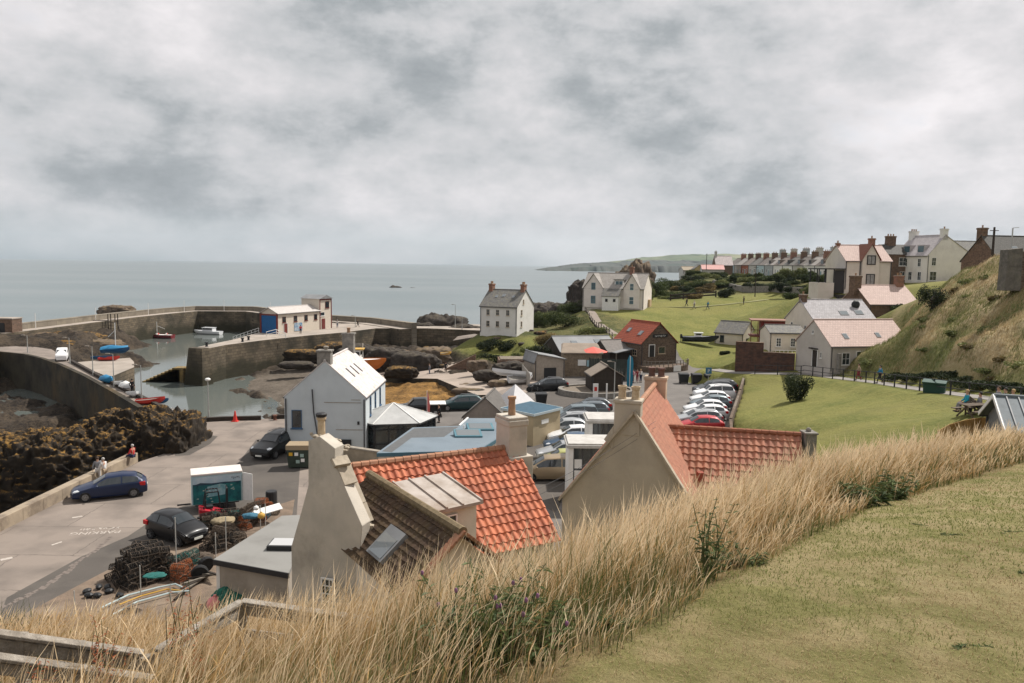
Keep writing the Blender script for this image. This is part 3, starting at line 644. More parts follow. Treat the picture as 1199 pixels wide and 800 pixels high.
def pantile_sheet(name,m,c00,c10,c01,c11,ncol,nrow,parent,amp=.045,step=.04,flip=1,single=True):
 """modelled pantiles. c00,c10: eave left,right; c01,c11: ridge left,right"""
 c00,c10,c01,c11=[np.array(c,float)for c in(c00,c10,c01,c11)]
 n=np.cross(c10-c00,c01-c00);n/=np.linalg.norm(n);n*=flip
 k=9;prof=np.array([0.15,.0,.0,.25,.75,1.0,.85,.45,.15])if single else np.array([.5,.1,0,.1,.5,.9,1,.9,.5])
 xs=np.concatenate([(i+np.arange(k-1)/(k-1))/ncol for i in range(ncol)]+[[1.0]])
 hx=np.concatenate([prof[:-1]for i in range(ncol)]+[[prof[-1]]])*amp
 V=[];Fc=[];o=0;nx=len(xs);rng=np.random.RandomState(ncol)
 colv=[]
 up=(c01-c00);rl=np.linalg.norm(up)/nrow;up=up/np.linalg.norm(up)
 for r in range(nrow):
  t0,t1=r/nrow,(r+1.06)/nrow
  jl=np.append(np.repeat(rng.normal(0,.004,ncol),k-1),0);js=np.append(np.repeat(rng.normal(0,.025,ncol)-(rng.rand(ncol)<.02)*.09,k-1),0)*rl
  for(t,lift)in((t0,-.0),(t0,step),(t1,.004)):
   a=c00+(c01-c00)*t;b=c10+(c11-c10)*t
   P=a[None]+(b-a)[None]*xs[:,None]+n[None]*(hx+lift+(jl if lift>.01 else 0))[:,None]+(up[None]*js[:,None]if t==t0 and r else 0)
   V.append(P)
  i=np.arange(nx-1)
  for q in(0,1):
   Fc.append(np.stack([o+q*nx+i,o+q*nx+i+1,o+(q+1)*nx+i+1,o+(q+1)*nx+i],-1))
  o+=3*nx
  tone=rng.rand(ncol+1);tv=np.repeat(tone[:ncol],k-1);tv=np.append(tv,tone[ncol]);colv+=[tv]*3
 return np_mesh(name,np.concatenate(V),np.concatenate(Fc),m,parent,smooth=False,attr={'tile':np.concatenate(colv)})
def tilemat(name,c1,c2,lich,lamt=.4,rough=.8):
 m=mat(name,c1,rough);nt=m.node_tree;N=nt.nodes;L=nt.links;b=N['Principled BSDF']
 at=N.new('ShaderNodeAttribute');at.attribute_name='tile';x=N.new('ShaderNodeMix');x.data_type='RGBA';L.new(at.outputs['Fac'],x.inputs[0]);x.inputs[6].default_value=(*c1,1);x.inputs[7].default_value=(*c2,1)
 tc=N.new('ShaderNodeTexCoord');t=N.new('ShaderNodeTexNoise');t.inputs['Scale'].default_value=1.6;t.inputs['Detail'].default_value=9;t.inputs['Roughness'].default_value=.7;L.new(tc.outputs['Object'],t.inputs[0])
 mr=N.new('ShaderNodeMapRange');mr.inputs[1].default_value=.45;mr.inputs[2].default_value=.66;mr.inputs[4].default_value=lamt;L.new(t.outputs[0],mr.inputs[0])
 y=N.new('ShaderNodeMix');y.data_type='RGBA';L.new(mr.outputs[0],y.inputs[0]);L.new(x.outputs[2],y.inputs[6]);y.inputs[7].default_value=(*lich,1);L.new(y.outputs[2],b.inputs['Base Color'])
 return m
M_orange=tilemat('orange_pantile',(0.55,0.19,0.10),(0.36,0.11,0.06),(0.25,0.10,0.065),.65)
M_terra=tilemat('terracotta_tile',(0.46,0.20,0.125),(0.30,0.125,0.085),(0.28,0.16,0.10),.65)
M_browntile=tilemat('brown_mossy_tile',(0.085,0.052,0.032),(0.05,0.032,0.021),(0.12,0.085,0.038),.5)
# ================= the cottage with the orange roof, just below the hill =================
def W2(px_,py_,D):return np.array(WD(px_,py_,D))
def world_part(s,name,mats,root,**k):
 """mesh written in world coordinates, parented to an unrotated root"""
 l=Vector(root.location);s.v=[(v[0]-l.x,v[1]-l.y,v[2]-l.z)for v in s.v]
 return s.build(name,mats,root,**k)
def shift(o,root):
 l=root.location;o.location=(-l.x,-l.y,-l.z);return o
M_terrar=mat('ridge_tile_clay',(0.40,0.20,0.12),.85,col2=(0.30,0.16,0.10),vscale=4,stain=(0.16,0.12,0.08),samt=.5,sscale=1.5)
M_mortar=mat('pale_mortar',(0.42,0.36,0.28),.95,var=.25,vscale=5)
def cottage_one():
 r1=W2(402,551,26.6);r2=W2(604,522,30.0)
 r2[2]=r1[2]=(r1[2]+r2[2])/2
 ax=(r2-r1);ax/=np.linalg.norm(ax);out=np.array([ax[1],-ax[0],0])
 hw=3.35;drop=2.75
 e2=r2+out*hw-np.array([0,0,drop]);e1=r1+out*hw-np.array([0,0,drop])
 r1b=r1-ax*0.0
 root=thing('cottage','cottage with bright orange pantile roof and brown side wing below the grassy hill','house',(r1[0],r1[1],1.5))
 b1=r1-out*hw-np.array([0,0,drop]);b2=r2-out*hw-np.array([0,0,drop])
 ins=0.22
 s=MB()
 def gwall(p0,p1,pr,th,zb,direction):
  a=[np.array(p0),np.array(p1),np.array(pr)]
  v=[]
  for k in(0,1):
   for p in a:v.append(p+direction*th*k)
   v.append(np.array([a[1][0],a[1][1],zb])+direction*th*k);v.append(np.array([a[0][0],a[0][1],zb])+direction*th*k)
  return v
 zb=0.0
 def inn(p,q):return p
 R1=r1+ax*.15-np.array([0,0,.12]);R2=r2-ax*.15-np.array([0,0,.12])
 E1=e1+ax*.15-out*ins-np.array([0,0,.02]);E2=e2-ax*.15-out*ins-np.array([0,0,.02])
 B1=b1+ax*.15+out*ins-np.array([0,0,.02]);B2=b2-ax*.15+out*ins-np.array([0,0,.02])
 v=[R1,E1,B1,R2,E2,B2]+[np.array([p[0],p[1],zb])for p in(E1,B1,E2,B2)]
 s.add(v,[(0,2,1),(1,2,7,6),(3,4,5),(4,8,9,5),(1,6,8,4),(2,5,9,7),(0,1,4,3),(0,3,5,2),(6,7,9,8)])
 world_part(s,'wall',M_beige,root)
 ncol=int(np.linalg.norm(r2-r1)/.26)
 shift(pantile_sheet('roof',M_orange,e1-ax*.0,e2+ax*.05,r1,r2+ax*.05,ncol,12,root,amp=.065,step=.05),root)
 rf=[o for o in bpy.data.objects if o.parent==root and o.name.startswith('roof')][-1]
 shift(pantile_sheet('back_roof',M_orange,b2,b1,r2,r1,ncol,12,root,amp=.05),root)
 g=MB();nseg=22
 for i in range(nseg):
  a=r1+(r2-r1)*(i/nseg);b=r1+(r2-r1)*((i+.96)/nseg)
  g.tube([a+np.array([0,0,.05]),b+np.array([0,0,.05])],[.14,.125],8)
 world_part(g,'ridge_tiles',M_terrar,root)
 cs=r2-ax*.12-out*.15
 s=MB();d=ax;wv=1.0;dv=0.62
 def stack(s,c,w,dd,z0,z1,mi=0,aw=ax,ao=out):
  v=[]
  for z in(z0,z1):
   for(i,j)in((-1,-1),(1,-1),(1,1),(-1,1)):
    v.append(np.array([c[0],c[1],0])+aw*i*w/2+ao*j*dd/2+np.array([0,0,z]))
  s.add(v,[(0,3,2,1),(4,5,6,7),(0,1,5,4),(1,2,6,5),(2,3,7,6),(3,0,4,7)],mi)
 zt=float(W2(600,487,29.9)[2])
 stack(s,cs,.82,1.1,r2[2]-1.5,zt-.1);stack(s,cs,.9,1.18,zt-.35,zt-.12);stack(s,cs,.86,1.12,zt-.11,zt)
 stack(s,cs+ax*.1,1.05,1.35,r2[2]-1.4,r2[2]-.25)
 ch=world_part(s,'chimney',[M_grey_harl],root,bevel=.03)
 q=MB();q.lathe([(.15,zt),(.13,zt+.62),(.17,zt+.66),(.17,zt+.75),(.1,zt+.75)],(cs[0],cs[1],0),12)
 o=world_part(q,'chimney_pot',M_pot,root);o.parent=ch
 # ---- brown tiled wing running towards the hill: ridge (440,549)->(540,625) ----
 w1=W2(432,551,26.2);w2=W2(540,632,20.6);wz=float((w1[2]+w2[2])/2);w1[2]=w2[2]=wz
 wa=(w2-w1);wl=np.linalg.norm(wa);wa/=wl;wo=np.array([wa[1],-wa[0],0])
 if wo[0]>0:wo=-wo
 hwL=1.85;dl=1.55
 le1=w1+wo*hwL-np.array([0,0,dl]);le2=w2+wo*hwL-np.array([0,0,dl])
 re1=w1-wo*hwL-np.array([0,0,dl]);re2=w2-wo*hwL-np.array([0,0,dl])
 shift(pantile_sheet('wing_roof',M_browntile,le1,le2,w1,w2,24,11,root,amp=.05,step=.05),root)
 shift(pantile_sheet('wing_roof',M_terra,re2,re1,w2,w1,24,11,root,amp=.05),root)
 s=MB()
 R1=w1-np.array([0,0,.1]);R2=w2-wa*.12-np.array([0,0,.1])
 L1=le1-wo*.2-np.array([0,0,.0]);L2=le2-wo*.2-wa*.12
 Q1=re1+wo*.2;Q2=re2+wo*.2-wa*.12
 v=[R1,L1,Q1,R2,L2,Q2]+[np.array([p[0],p[1],zb])for p in(L1,Q1,L2,Q2)]
 s.add(v,[(0,1,2),(1,6,7,2),(3,5,4),(4,5,9,8),(1,4,8,6),(2,7,9,5),(0,3,4,1),(0,2,5,3),(6,8,9,7)])
 wing=world_part(s,'wing_wall',M_cream,root)
 g=MB();g.tube([w1+np.array([0,0,.06]),w2+wa*.1+np.array([0,0,.06])],.15,8);world_part(g,'wing_ridge_tiles',M_browntile2,root)
 g=MB()
 for e in(le2,re2):
  nn_=14
  for i in range(nn_):
   a=w2+(e-w2)*(i/nn_);b=w2+(e-w2)*((i+1.05)/nn_);g.bar(a+wa*.06+np.array([0,0,.09]),b+wa*.06+np.array([0,0,.05]),.3,.07)
 world_part(g,'verge_tiles',M_terrar,root)
 def onL(s_,t,o=0.0):
  n=np.cross(wa,w1-le1);n/=np.linalg.norm(n);n=n if n[2]>0 else-n
  return le1+(w1-le1)*t+wa*wl*s_+n*o
 q=MB();v=[onL(a,t,o)for o in(.0,.16)for t in(.18,.62)for a in(.56,.72)]
 q.add(v,[(0,2,3,1),(4,5,7,6),(0,1,5,4),(2,6,7,3),(0,4,6,2),(1,3,7,5)]);sk=world_part(q,'skylight',M_lead,root)
 q=MB();v=[onL(a,t,o)for o in(.14,.18)for t in(.21,.50)for a in(.575,.705)]
 q.add(v,[(0,2,3,1),(4,5,7,6),(0,1,5,4),(2,6,7,3),(0,4,6,2),(1,3,7,5)]);o=world_part(q,'pane',M_skyg,root);o.parent=sk
 def wallwin(p,u,up,w,h,nx,ny,nm='window'):
  p=np.array(p);u=np.array(u);n=np.cross(u,(0,0,1.0));n/=np.linalg.norm(n)
  if n[1]>0 or(abs(n[1])<.35 and n[0]>0 and u is not None):n=n
  s=MB();
  def bx(a0,a1,z0,z1,o0,o1,S):
   v=[p+u*a+n*o+np.array([0,0,z])for o in(o0,o1)for z in(z0,z1)for a in(a0,a1)]
   S.add(v,[(0,2,3,1),(4,5,7,6),(0,1,5,4),(2,6,7,3),(0,4,6,2),(1,3,7,5)])
  t=.05
  bx(0,t,0,h,.0,.05,s);bx(w-t,w,0,h,0,.05,s);bx(t,w-t,0,t,0,.05,s);bx(t,w-t,h-t,h,0,.05,s)
  for i in range(1,nx):bx(w*i/nx-.015,w*i/nx+.015,t,h-t,.01,.045,s)
  for i in range(1,ny):bx(t,w-t,h*i/ny-.015,h*i/ny+.015,.01,.043,s)
  o=world_part(s,nm,M_trimw,root);g=MB();bx(t,w-t,t,h-t,.003,.015,g);k=world_part(g,'pane',M_pane,root);k.parent=o
  # ---- left gable wall with its own tall chimney and swept skew ----
 D0=24.5
 tp=W2(369,520,D0);xl=W2(362,512,D0)[0];xr=W2(401,530,D0)[0]
 s=MB()
 pts=[(343,790),(341,640),(353,598),(361,568),(361,516),(374,511),(392,525),(392,545),(398,557),(424,616),(421,648),(470,700),(470,790)]
 th=np.array([0.30,0.95,0])*.55
 fr=[W2(a,b,D0-(a-340)*.022)for a,b in pts];n=len(fr)
 s.add(fr+[p+th for p in fr],[tuple(range(n))]+[tuple(range(n,2*n))[::-1]]+[(i,i+n,(i+1)%n+n,(i+1)%n)for i in range(n)])
 gw=world_part(s,'gable_wall',M_grey_harl,root,bevel=.02)
 s=MB()
 sk_=[(391,538),(396,548),(405,570),(415,594),(424,616)]
 for a,b in zip(sk_[:-1],sk_[1:]):
  p=W2(*a,D0-1.2)+th*.5;q_=W2(*b,D0-1.4)+th*.5;s.bar(p,q_,.55,.14)
 p=W2(424,617,D0-1.4)+th*.5;s.bar(p,p-np.array([0,0,.75]),.5,.3)
 o=world_part(s,'skew_stones',M_mortar,root,bevel=.015);o.parent=gw
 s=MB();c=(W2(361,515,D0-.5)+W2(377,512,D0-.9))/2+th*.5
 for k in range(26):
  a=rnd.uniform(-.3,1.05);s.ell((c[0]+a,c[1]+rnd.uniform(-.2,.25),c[2]-a*.42+rnd.uniform(-.05,.08)),(rnd.uniform(.05,.13),rnd.uniform(.05,.12),rnd.uniform(.03,.07)),6,4)
 o=world_part(s,'broken_capping',M_mortar,root);o.parent=gw
 s=MB();c=W2(371,509,D0-.5)+th*.5;zt=c[2]
 s.lathe([(.13,zt-.15),(.12,zt+.42),(.16,zt+.45),(.16,zt+.5),(.14,zt+.52)],(c[0],c[1],0),12)
 o=world_part(s,'chimney_pot',M_potb,root);o.parent=gw
 s=MB();s.lathe([(.17,zt+.54),(.19,zt+.62),(.12,zt+.66)],(c[0],c[1],0),10);o=world_part(s,'cowl',M_dark,root);o.parent=gw
 u=np.array([.95,-.3,0]);pw=W2(376.5,711,D0-1.05)+np.array([.02,-.06,0])
 wallwin(pw,u,1,.46,1.02,3,4)
 dz=float(W2(556,575,24.8)[2])
 fl=W2(501,608,24.0);frr=W2(558,585,25.2);fl[2]=frr[2]=(fl[2]+frr[2])/2+.05
 da=(frr-fl);dw=np.linalg.norm(da);da/=dw;db=np.array([-da[1],da[0],0]);bk=2.15
 s=MB()
 v=[fl-da*.1-db*.25,frr+da*.1-db*.25,frr+da*.1+db*bk+np.array([0,0,.42]),fl-da*.1+db*bk+np.array([0,0,.42])]
 s.add([p for p in v]+[p+np.array([0,0,.1])for p in v],[(0,3,2,1),(4,5,6,7),(0,1,5,4),(1,2,6,5),(2,3,7,6),(3,0,4,7)],0)
 for k in(0.02,.32,.62,.98):
  a=fl-da*.1+(frr-fl+da*.2)*k-db*.25+np.array([0,0,.12]);s.bar(a,a+db*(bk+.25)+np.array([0,0,.42]),.06,.07,0)
 dm=world_part(s,'dormer',[M_dormr],root)
 s=MB();v=[fl+np.array([0,0,-.01]),frr+np.array([0,0,-.01]),frr+db*1.9+np.array([0,0,.37]),fl+db*1.9+np.array([0,0,.37])]
 s.add(v+[p-np.array([0,0,1.5])for p in v],[(0,1,2,3),(4,7,6,5),(0,4,5,1),(1,5,6,2),(2,6,7,3),(3,7,4,0)]);o=world_part(s,'dormer_wall',M_cream,root);o.parent=dm
 wallwin(fl+da*.15-db*.04+np.array([0,0,-.92]),da,1,.95,.72,3,2,'dormer_window')
 return root
M_browntile2=mat('mossy_ridge',(0.20,0.15,0.09),.95,col2=(0.11,0.085,0.045),vscale=4,bump=.5)
M_dormr=mat('lead_dormer_roof',(0.42,0.37,0.33),.7,col2=(0.30,0.25,0.21),vscale=1.6,stain=(0.22,0.15,0.10),sscale=1.0,samt=.7)
cottage_one()
# ================= the cottage with the big beige gable =================
def cottage_two():
 gl=W2(656,588,32.5);gr_=W2(822,600,31.6);ap=W2(742,484,32.2)
 root=thing('gable_cottage','cottage with broad beige gable, twin buff chimney pots and terracotta roof wing','house',(gl[0],gl[1],.5))
 z_e=float(gl[2]);z_a=float(ap[2]);xL=gl[0];xR=gr_[0]-.35;y0=32.3;xm=float(ap[0])+.05;dep=8.2
 M_b=mat('beige_gable_render',(0.44,0.385,0.31),0.95,col2=(0.40,0.35,0.28),vscale=0.5,stain=(0.27,0.24,0.195),sscale=0.4,samt=0.6,bump=.25,bscale=40)
 ca,sa=math.cos(R(-17)),math.sin(R(-17))
 def rt(p):dx,dy=p[0]-xm,p[1]-y0;return np.array([xm+dx*ca-dy*sa,y0+dx*sa+dy*ca,p[2]])
 def wp(s,*a,**k):s.v=[tuple(rt(v))for v in s.v];return world_part(s,*a,**k)
 xR+=.2
 s=MB();f=[(xL,y0,0),(xR,y0,0),(xR,y0,z_e),(xm,y0,z_a),(xL,y0,z_e)]
 b=[(p[0],p[1]+dep,p[2])for p in f];n=5
 s.add(f+b,[tuple(range(n)),tuple(range(n,2*n))[::-1]]+[(i,i+n,(i+1)%n+n,(i+1)%n)for i in range(n)])
 wp(s,'wall',M_b,root)
 sl=np.array([xR-xm,0,z_e-z_a]);sL=np.array([xL-xm,0,z_e-z_a])
 rp0=np.array([xm,y0+.1,z_a+.05]);rp1=np.array([xm,y0+dep,z_a+.05])
 shift(pantile_sheet('roof',M_pinkt,rt(rp1+sl*1.05),rt(rp0+sl*1.05),rt(rp1),rt(rp0),36,22,root,amp=.045,step=.03,flip=-1),root)
 shift(pantile_sheet('roof',M_pinkt,rt(rp0+sL*1.05),rt(rp1+sL*1.05),rt(rp0),rt(rp1),36,22,root,amp=.045,step=.03,flip=-1),root)
 s=MB()
 for d,k in((sl,1.03),(sL,1.04)):
  a=np.array([xm,y0-.05,z_a+.08]);s.bar(a,a+d*k,.34,.1)
 wp(s,'skew_stones',M_mortar,root)
 s=MB();a=np.array([xm,y0+.1,z_a+.16]);s.tube([a,a+np.array([0,dep,0])],.13,8);wp(s,'ridge_tiles',M_terrar,root)
 s=MB();e=np.array([xL-.1,y0-.1,z_e-.1]);s.tube([e,e+np.array([0,dep,0])],.06,6);s.lathe([(.05,-.12),(.09,0),(.05,.05)],tuple(e),8);wp(s,'gutter',M_gutter,root)
 p=W2(751,470,32.3);zt=float(p[2])+0.0;c=[(W2(721,475,32)[0]+W2(751,475,32)[0])/2,y0+.35]
 wd=float(W2(751,475,32)[0]-W2(720,475,32)[0])
 s=MB();s.box(c[0]-wd/2,c[0]+wd/2,y0-.03,y0+.75,z_a-1.0,zt);s.box(c[0]-wd/2-.05,c[0]+wd/2+.05,y0-.08,y0+.8,zt-.12,zt+.02)
 s.add([(c[0]-wd/2,y0-.028,z_a-.6),(c[0]-wd/2-.42,y0-.028,z_a-1.25),(c[0]-wd/2,y0-.028,z_a-1.7),(c[0]-wd/2,y0+.7,z_a-.6),(c[0]-wd/2-.42,y0+.7,z_a-1.25),(c[0]-wd/2,y0+.7,z_a-1.7)],[(0,1,2),(3,5,4),(0,3,4,1),(1,4,5,2),(0,2,5,3)])
 ch=wp(s,'chimney',M_b,root,bevel=.02)
 for k in(-.29,.29):
  q=MB();q.lathe([(.2,zt),(.17,zt+.1),(.16,zt+.42),(.19,zt+.46),(.2,zt+.58),(.16,zt+.58),(.13,zt+.4)],(c[0]+k,y0+.36,0),14);o=wp(q,'chimney_pot',M_potb,root);o.parent=ch
 D=y0+dep;p=W2(763,439,D);q2=W2(790,439,D);zt=float(p[2]);x0=xm-.55;x1=xm+.55
 s=MB();s.box(x0,x1,D-.7,D+.05,z_e+.6,zt);s.box(x0-.05,x1+.05,D-.75,D+.1,zt-.14,zt+.02);ch=wp(s,'chimney',mat('buff_chimney_render',(0.50,0.38,0.28),.95,var=.25,vscale=1.5,stain=(.3,.2,.14),samt=.5,sscale=1),root,bevel=.02)
 for k in(.3,.74):
  q=MB();xx=x0+(x1-x0)*k;q.lathe([(.2,zt),(.17,zt+.1),(.16,zt+.34),(.2,zt+.38),(.2,zt+.48),(.14,zt+.48)],(xx,D-.33,0),14);o=wp(q,'chimney_pot',mat('dark_clay_pot',(0.13,0.07,0.055),.8,var=.3),root);o.parent=ch
 a=W2(768,499,36.6);b=W2(938,512,35.0);z=float(a[2]+b[2])/2;a[2]=b[2]=z;a=a+(a-b)*.06;a[2]=z
 wa=b-a;wl=np.linalg.norm(wa);wa/=wl;wo=np.array([wa[1],-wa[0],0]);wo=wo if wo[1]<0 else-wo
 drop=3.2;run=3.4;down=np.array([0,0,drop])
 shift(pantile_sheet('wing_roof',M_terra,a+wo*run-down,b+wo*run-down,a,b,22,13,root,amp=.06,step=.055,flip=1),root)
 shift(pantile_sheet('wing_roof',M_terra,b-wo*run-down,a-wo*run-down,b,a,22,13,root,amp=.05),root)
 s=MB();kk=.94;A1=a-np.array([0,0,.1]);B1=b-np.array([0,0,.1])-wa*.05
 P=[A1,A1+wo*run*kk-down*kk,A1-wo*run*kk-down*kk,B1,B1+wo*run*kk-down*kk,B1-wo*run*kk-down*kk]
 P+=[np.array([p[0],p[1],0.5])for p in(P[1],P[2],P[4],P[5])]
 s.add(P,[(0,1,2),(1,6,7,2),(3,5,4),(4,5,9,8),(1,4,8,6),(2,7,9,5),(0,3,4,1),(0,2,5,3)]);world_part(s,'wing_wall',M_b,root)
 s=MB();nseg=20
 for i in range(nseg):s.tube([a+(b-a)*i/nseg+np.array([0,0,.08]),a+(b-a)*(i+.96)/nseg+np.array([0,0,.08])],[.13,.115],8)
 world_part(s,'wing_ridge_tiles',M_terra2,root)
 s=MB();c=W2(712+94,540+10,29.5);c=a+wo*run*.62-down*.62+wa*2.6;s.box(c[0]-.13,c[0]+.13,c[1]-.05,c[1]+.35,c[2]-.1,c[2]+.45);world_part(s,'roof_vent',mat('red_vent',(0.26,0.07,0.045),.8),root)
 s=MB();c=b+wa*.2;s.box(c[0]-.12,c[0]+.38,c[1]-.35,c[1]+.3,z-3.2,z+.15);s.box(c[0]-.17,c[0]+.43,c[1]-.4,c[1]+.35,z+.16,z+.24);s.ell((c[0]+.12,c[1],z+.3),.13,8,6)
 world_part(s,'end_pier',M_stonegrey,root)
 return root
M_pinkt=tilemat('small_pink_pantile',(0.50,0.235,0.155),(0.42,0.19,0.13),(0.36,0.20,0.14),.5)
M_terra2=mat('dark_terracotta_ridge',(0.30,0.12,0.07),.85,var=.3,vscale=3)
M_stonegrey=mat('grey_stone',(0.25,0.23,0.205),.95,col2=(0.15,0.14,0.125),vscale=3,bump=.6,bscale=12)
cottage_two()
# ---- two glazed porches between the gable and the cars ----
def porch(label,cx_px,D,wpx,top_px,base_z,depth=2.6):
 x0=WD(cx_px,top_px,D).x;x1=WD(cx_px+wpx,top_px,D).x;zt=WD(cx_px,top_px,D).z;w=x1-x0
 t=thing('glazed_porch',label,'porch',(x0,D,base_z),0,'glazed porches in front of the cars');h=zt-base_z
 s=MB();s.box(-.15,w+.1,-.15,depth+.1,h-.03,h+.17);s.box(-.05,w,-.05,depth,h+.172,h+.26);s.build('roof',M_proof,t,bevel=.03)
 s=MB();s.box(0,.3,0,depth,0,h-.035);s.box(w-.2,w,0,depth,0,h-.035);s.box(.302,w-.202,depth-.15,depth,0,h-.035);s.box(.302,w-.202,.02,.16,0,h*.2);s.build('frame',M_trimw,t)
 s=MB();m_=(w-.5)
 for k in(0,.22,.44,.66,.98):s.box(.3+m_*k,.3+m_*k+.07,.04,.12,h*.25,h-.04)
 s.box(.3,w-.2,.045,.115,h*.62,h*.65);wn=s.build('window',M_gutter,t)
 s=MB();s.box(.32,w-.22,.075,.095,h*.26,h-.05);s.build('pane',M_pane,wn)
 s=MB();s.box(.36,.36+m_*.2,.06,.07,h*.3,h*.8);s.build('blind',M_trimw,wn)
 return t
M_proof=mat('pale_felt_roof',(0.50,0.48,0.45),.9,col2=(0.40,.38,.35),vscale=2)
porch('white framed glazed porch beside the gold people carrier, the nearer of the two',666,46.5,56,524,.0)
porch('white framed glazed porch behind the beige gable, the farther of the two',689,52,36,495,.0)
t=thing('garden_shelter','small orange roofed shelter between the white porch and beige gable','shelter',WD(704,527,47),0)
s=MB();s.add([(-.3,-.4,-.3),(2.0,-.4,.75),(2.0,1.2,.75),(-.3,1.2,-.3),(-.3,-.4,-.4),(2.0,-.4,.65),(2.0,1.2,.65),(-.3,1.2,-.4)],[(0,1,2,3),(4,7,6,5),(0,4,5,1),(1,5,6,2),(2,6,7,3),(3,7,4,0)]);s.build('roof',M_orange,t)
s=MB()
for x in(-.2,1.8):
 for y in(-.3,1.1):s.bar((x,y,-4.6),(x,y,-.4+(x+.3)*.45),.1)
s.build('post',M_wood,t)
# ================= the white mill-like cafe at the quay =================
def mill():
 A=Vector((-17.7,59.2,0));L=6.35;Wd=9.2
 h=house('white_cafe_house','pale blue-white gabled house on the quay with speckled pale slate roof','house',A,0,L,Wd,4.45,7.25,'y',M_blue_white,M_specky,windows=[('f',.95,2.0,.8,1.45,1,1),('r',1.7,.6,.62,1.9,1,2),('r',1.9,2.75,.55,1.5,1,2),('r',4.1,2.75,.55,1.5,1,2),('r',6.4,2.75,.55,1.5,1,2)],frame=M_bluefr,over=.06,verge=.03,deep=2,skyl=[])
 s=MB();s.box(L*.5-.62,L*.5+.42,.1,.95,6.2,8.0);s.box(L*.5-.7,L*.5+.5,.02,1.03,8.0,8.15)
 ch=s.build('chimney',M_stonegrey,h,bevel=.03);q=MB();q.lathe([(.16,8.1),(.15,8.3),(.2,8.32),(.2,8.42),(.1,8.45)],(L*.5,.5,0),10);q.build('chimney_pot',M_kerb,ch)
 s=MB();s.box(L*.5-.5,L*.5+.5,Wd-.8,Wd,6.4,8.6);s.box(L*.5-.58,L*.5+.58,Wd-.88,Wd+.08,8.6,8.75);ch=s.build('chimney',M_stonegrey,h,bevel=.03)
 q=MB();q.lathe([(.15,8.7),(.14,9.1),(.18,9.12),(.18,9.2)],(L*.5,Wd-.4,0),10);q.build('chimney_pot',M_pot,ch)
 for k in(2.4,4.0,5.5):
  s=MB();u0,u1=.42,.66
  def P(y,t,o):x=L-(L/2)*t;z=4.45+2.8*t+.12;return(x+o*.66,y,z+o*.75)
  s.add([P(k,u0,.04),P(k+.22,u0,.04),P(k+.22,u1,.04),P(k,u1,.04),P(k,u0,-.05),P(k+.22,u0,-.05),P(k+.22,u1,-.05),P(k,u1,-.05)],[(0,1,2,3),(0,4,5,1),(1,5,6,2),(2,6,7,3),(3,7,4,0)]);s.build('skylight',M_dark,h)
 s=MB();s.tube([(2.2,-.1,5.1),(2.3,-.1,3.3),(2.75,-.1,.4)],.05,6);s.build('flue_pipe',M_gutter,h)
 s=MB();s.box(3.1,6.0,-.03,-.004,4.05,4.1);s.box(4.0,6.1,-.03,-.004,1.9,1.95);s.box(5.2,5.95,-.03,-.004,4.28,4.32);s.build('render_band',M_kerb,h)
 s=MB();s.box(4.35,5.2,-.12,-.004,.35,1.15);s.build('vent_box',M_dark,h);s=MB();s.box(5.7,5.85,-.1,-.004,2.35,2.6);s.build('wall_lamp',M_dark,h)
 s=MB();s.box(2.95,3.05,-.14,-.004,2.3,3.0);s.box(2.8,3.2,-.12,-.02,2.6,2.7);s.build('bracket',mat('rusty_iron',(.16,.07,.045),.8,var=.4),h)
 t=thing('outhouse','low grey roofed outhouse behind the pale blue-white house','shed',WD(361,470,66)+Vector((-.4,0,0)),0);z=t.location.z;t.location.z=0
 s=MB();s.box(0,2.6,0,3,0,4.4);s.build('wall',M_dark,t);s=MB();s.box(-.1,2.7,-.1,3.1,4.41,4.6);s.build('roof',M_lead,t)
M_specky=mat('lichen_spotted_pale_slate',(0.60,0.56,0.54),.85,col2=(0.52,0.48,0.46),vscale=1.5,stain=(0.30,0.24,0.19),sscale=2.8,samt=.7,bump=.3,bscale=8)
M_bluefr=mat('blue_window_paint',(0.055,0.12,0.22),.5,var=.2)
mill()
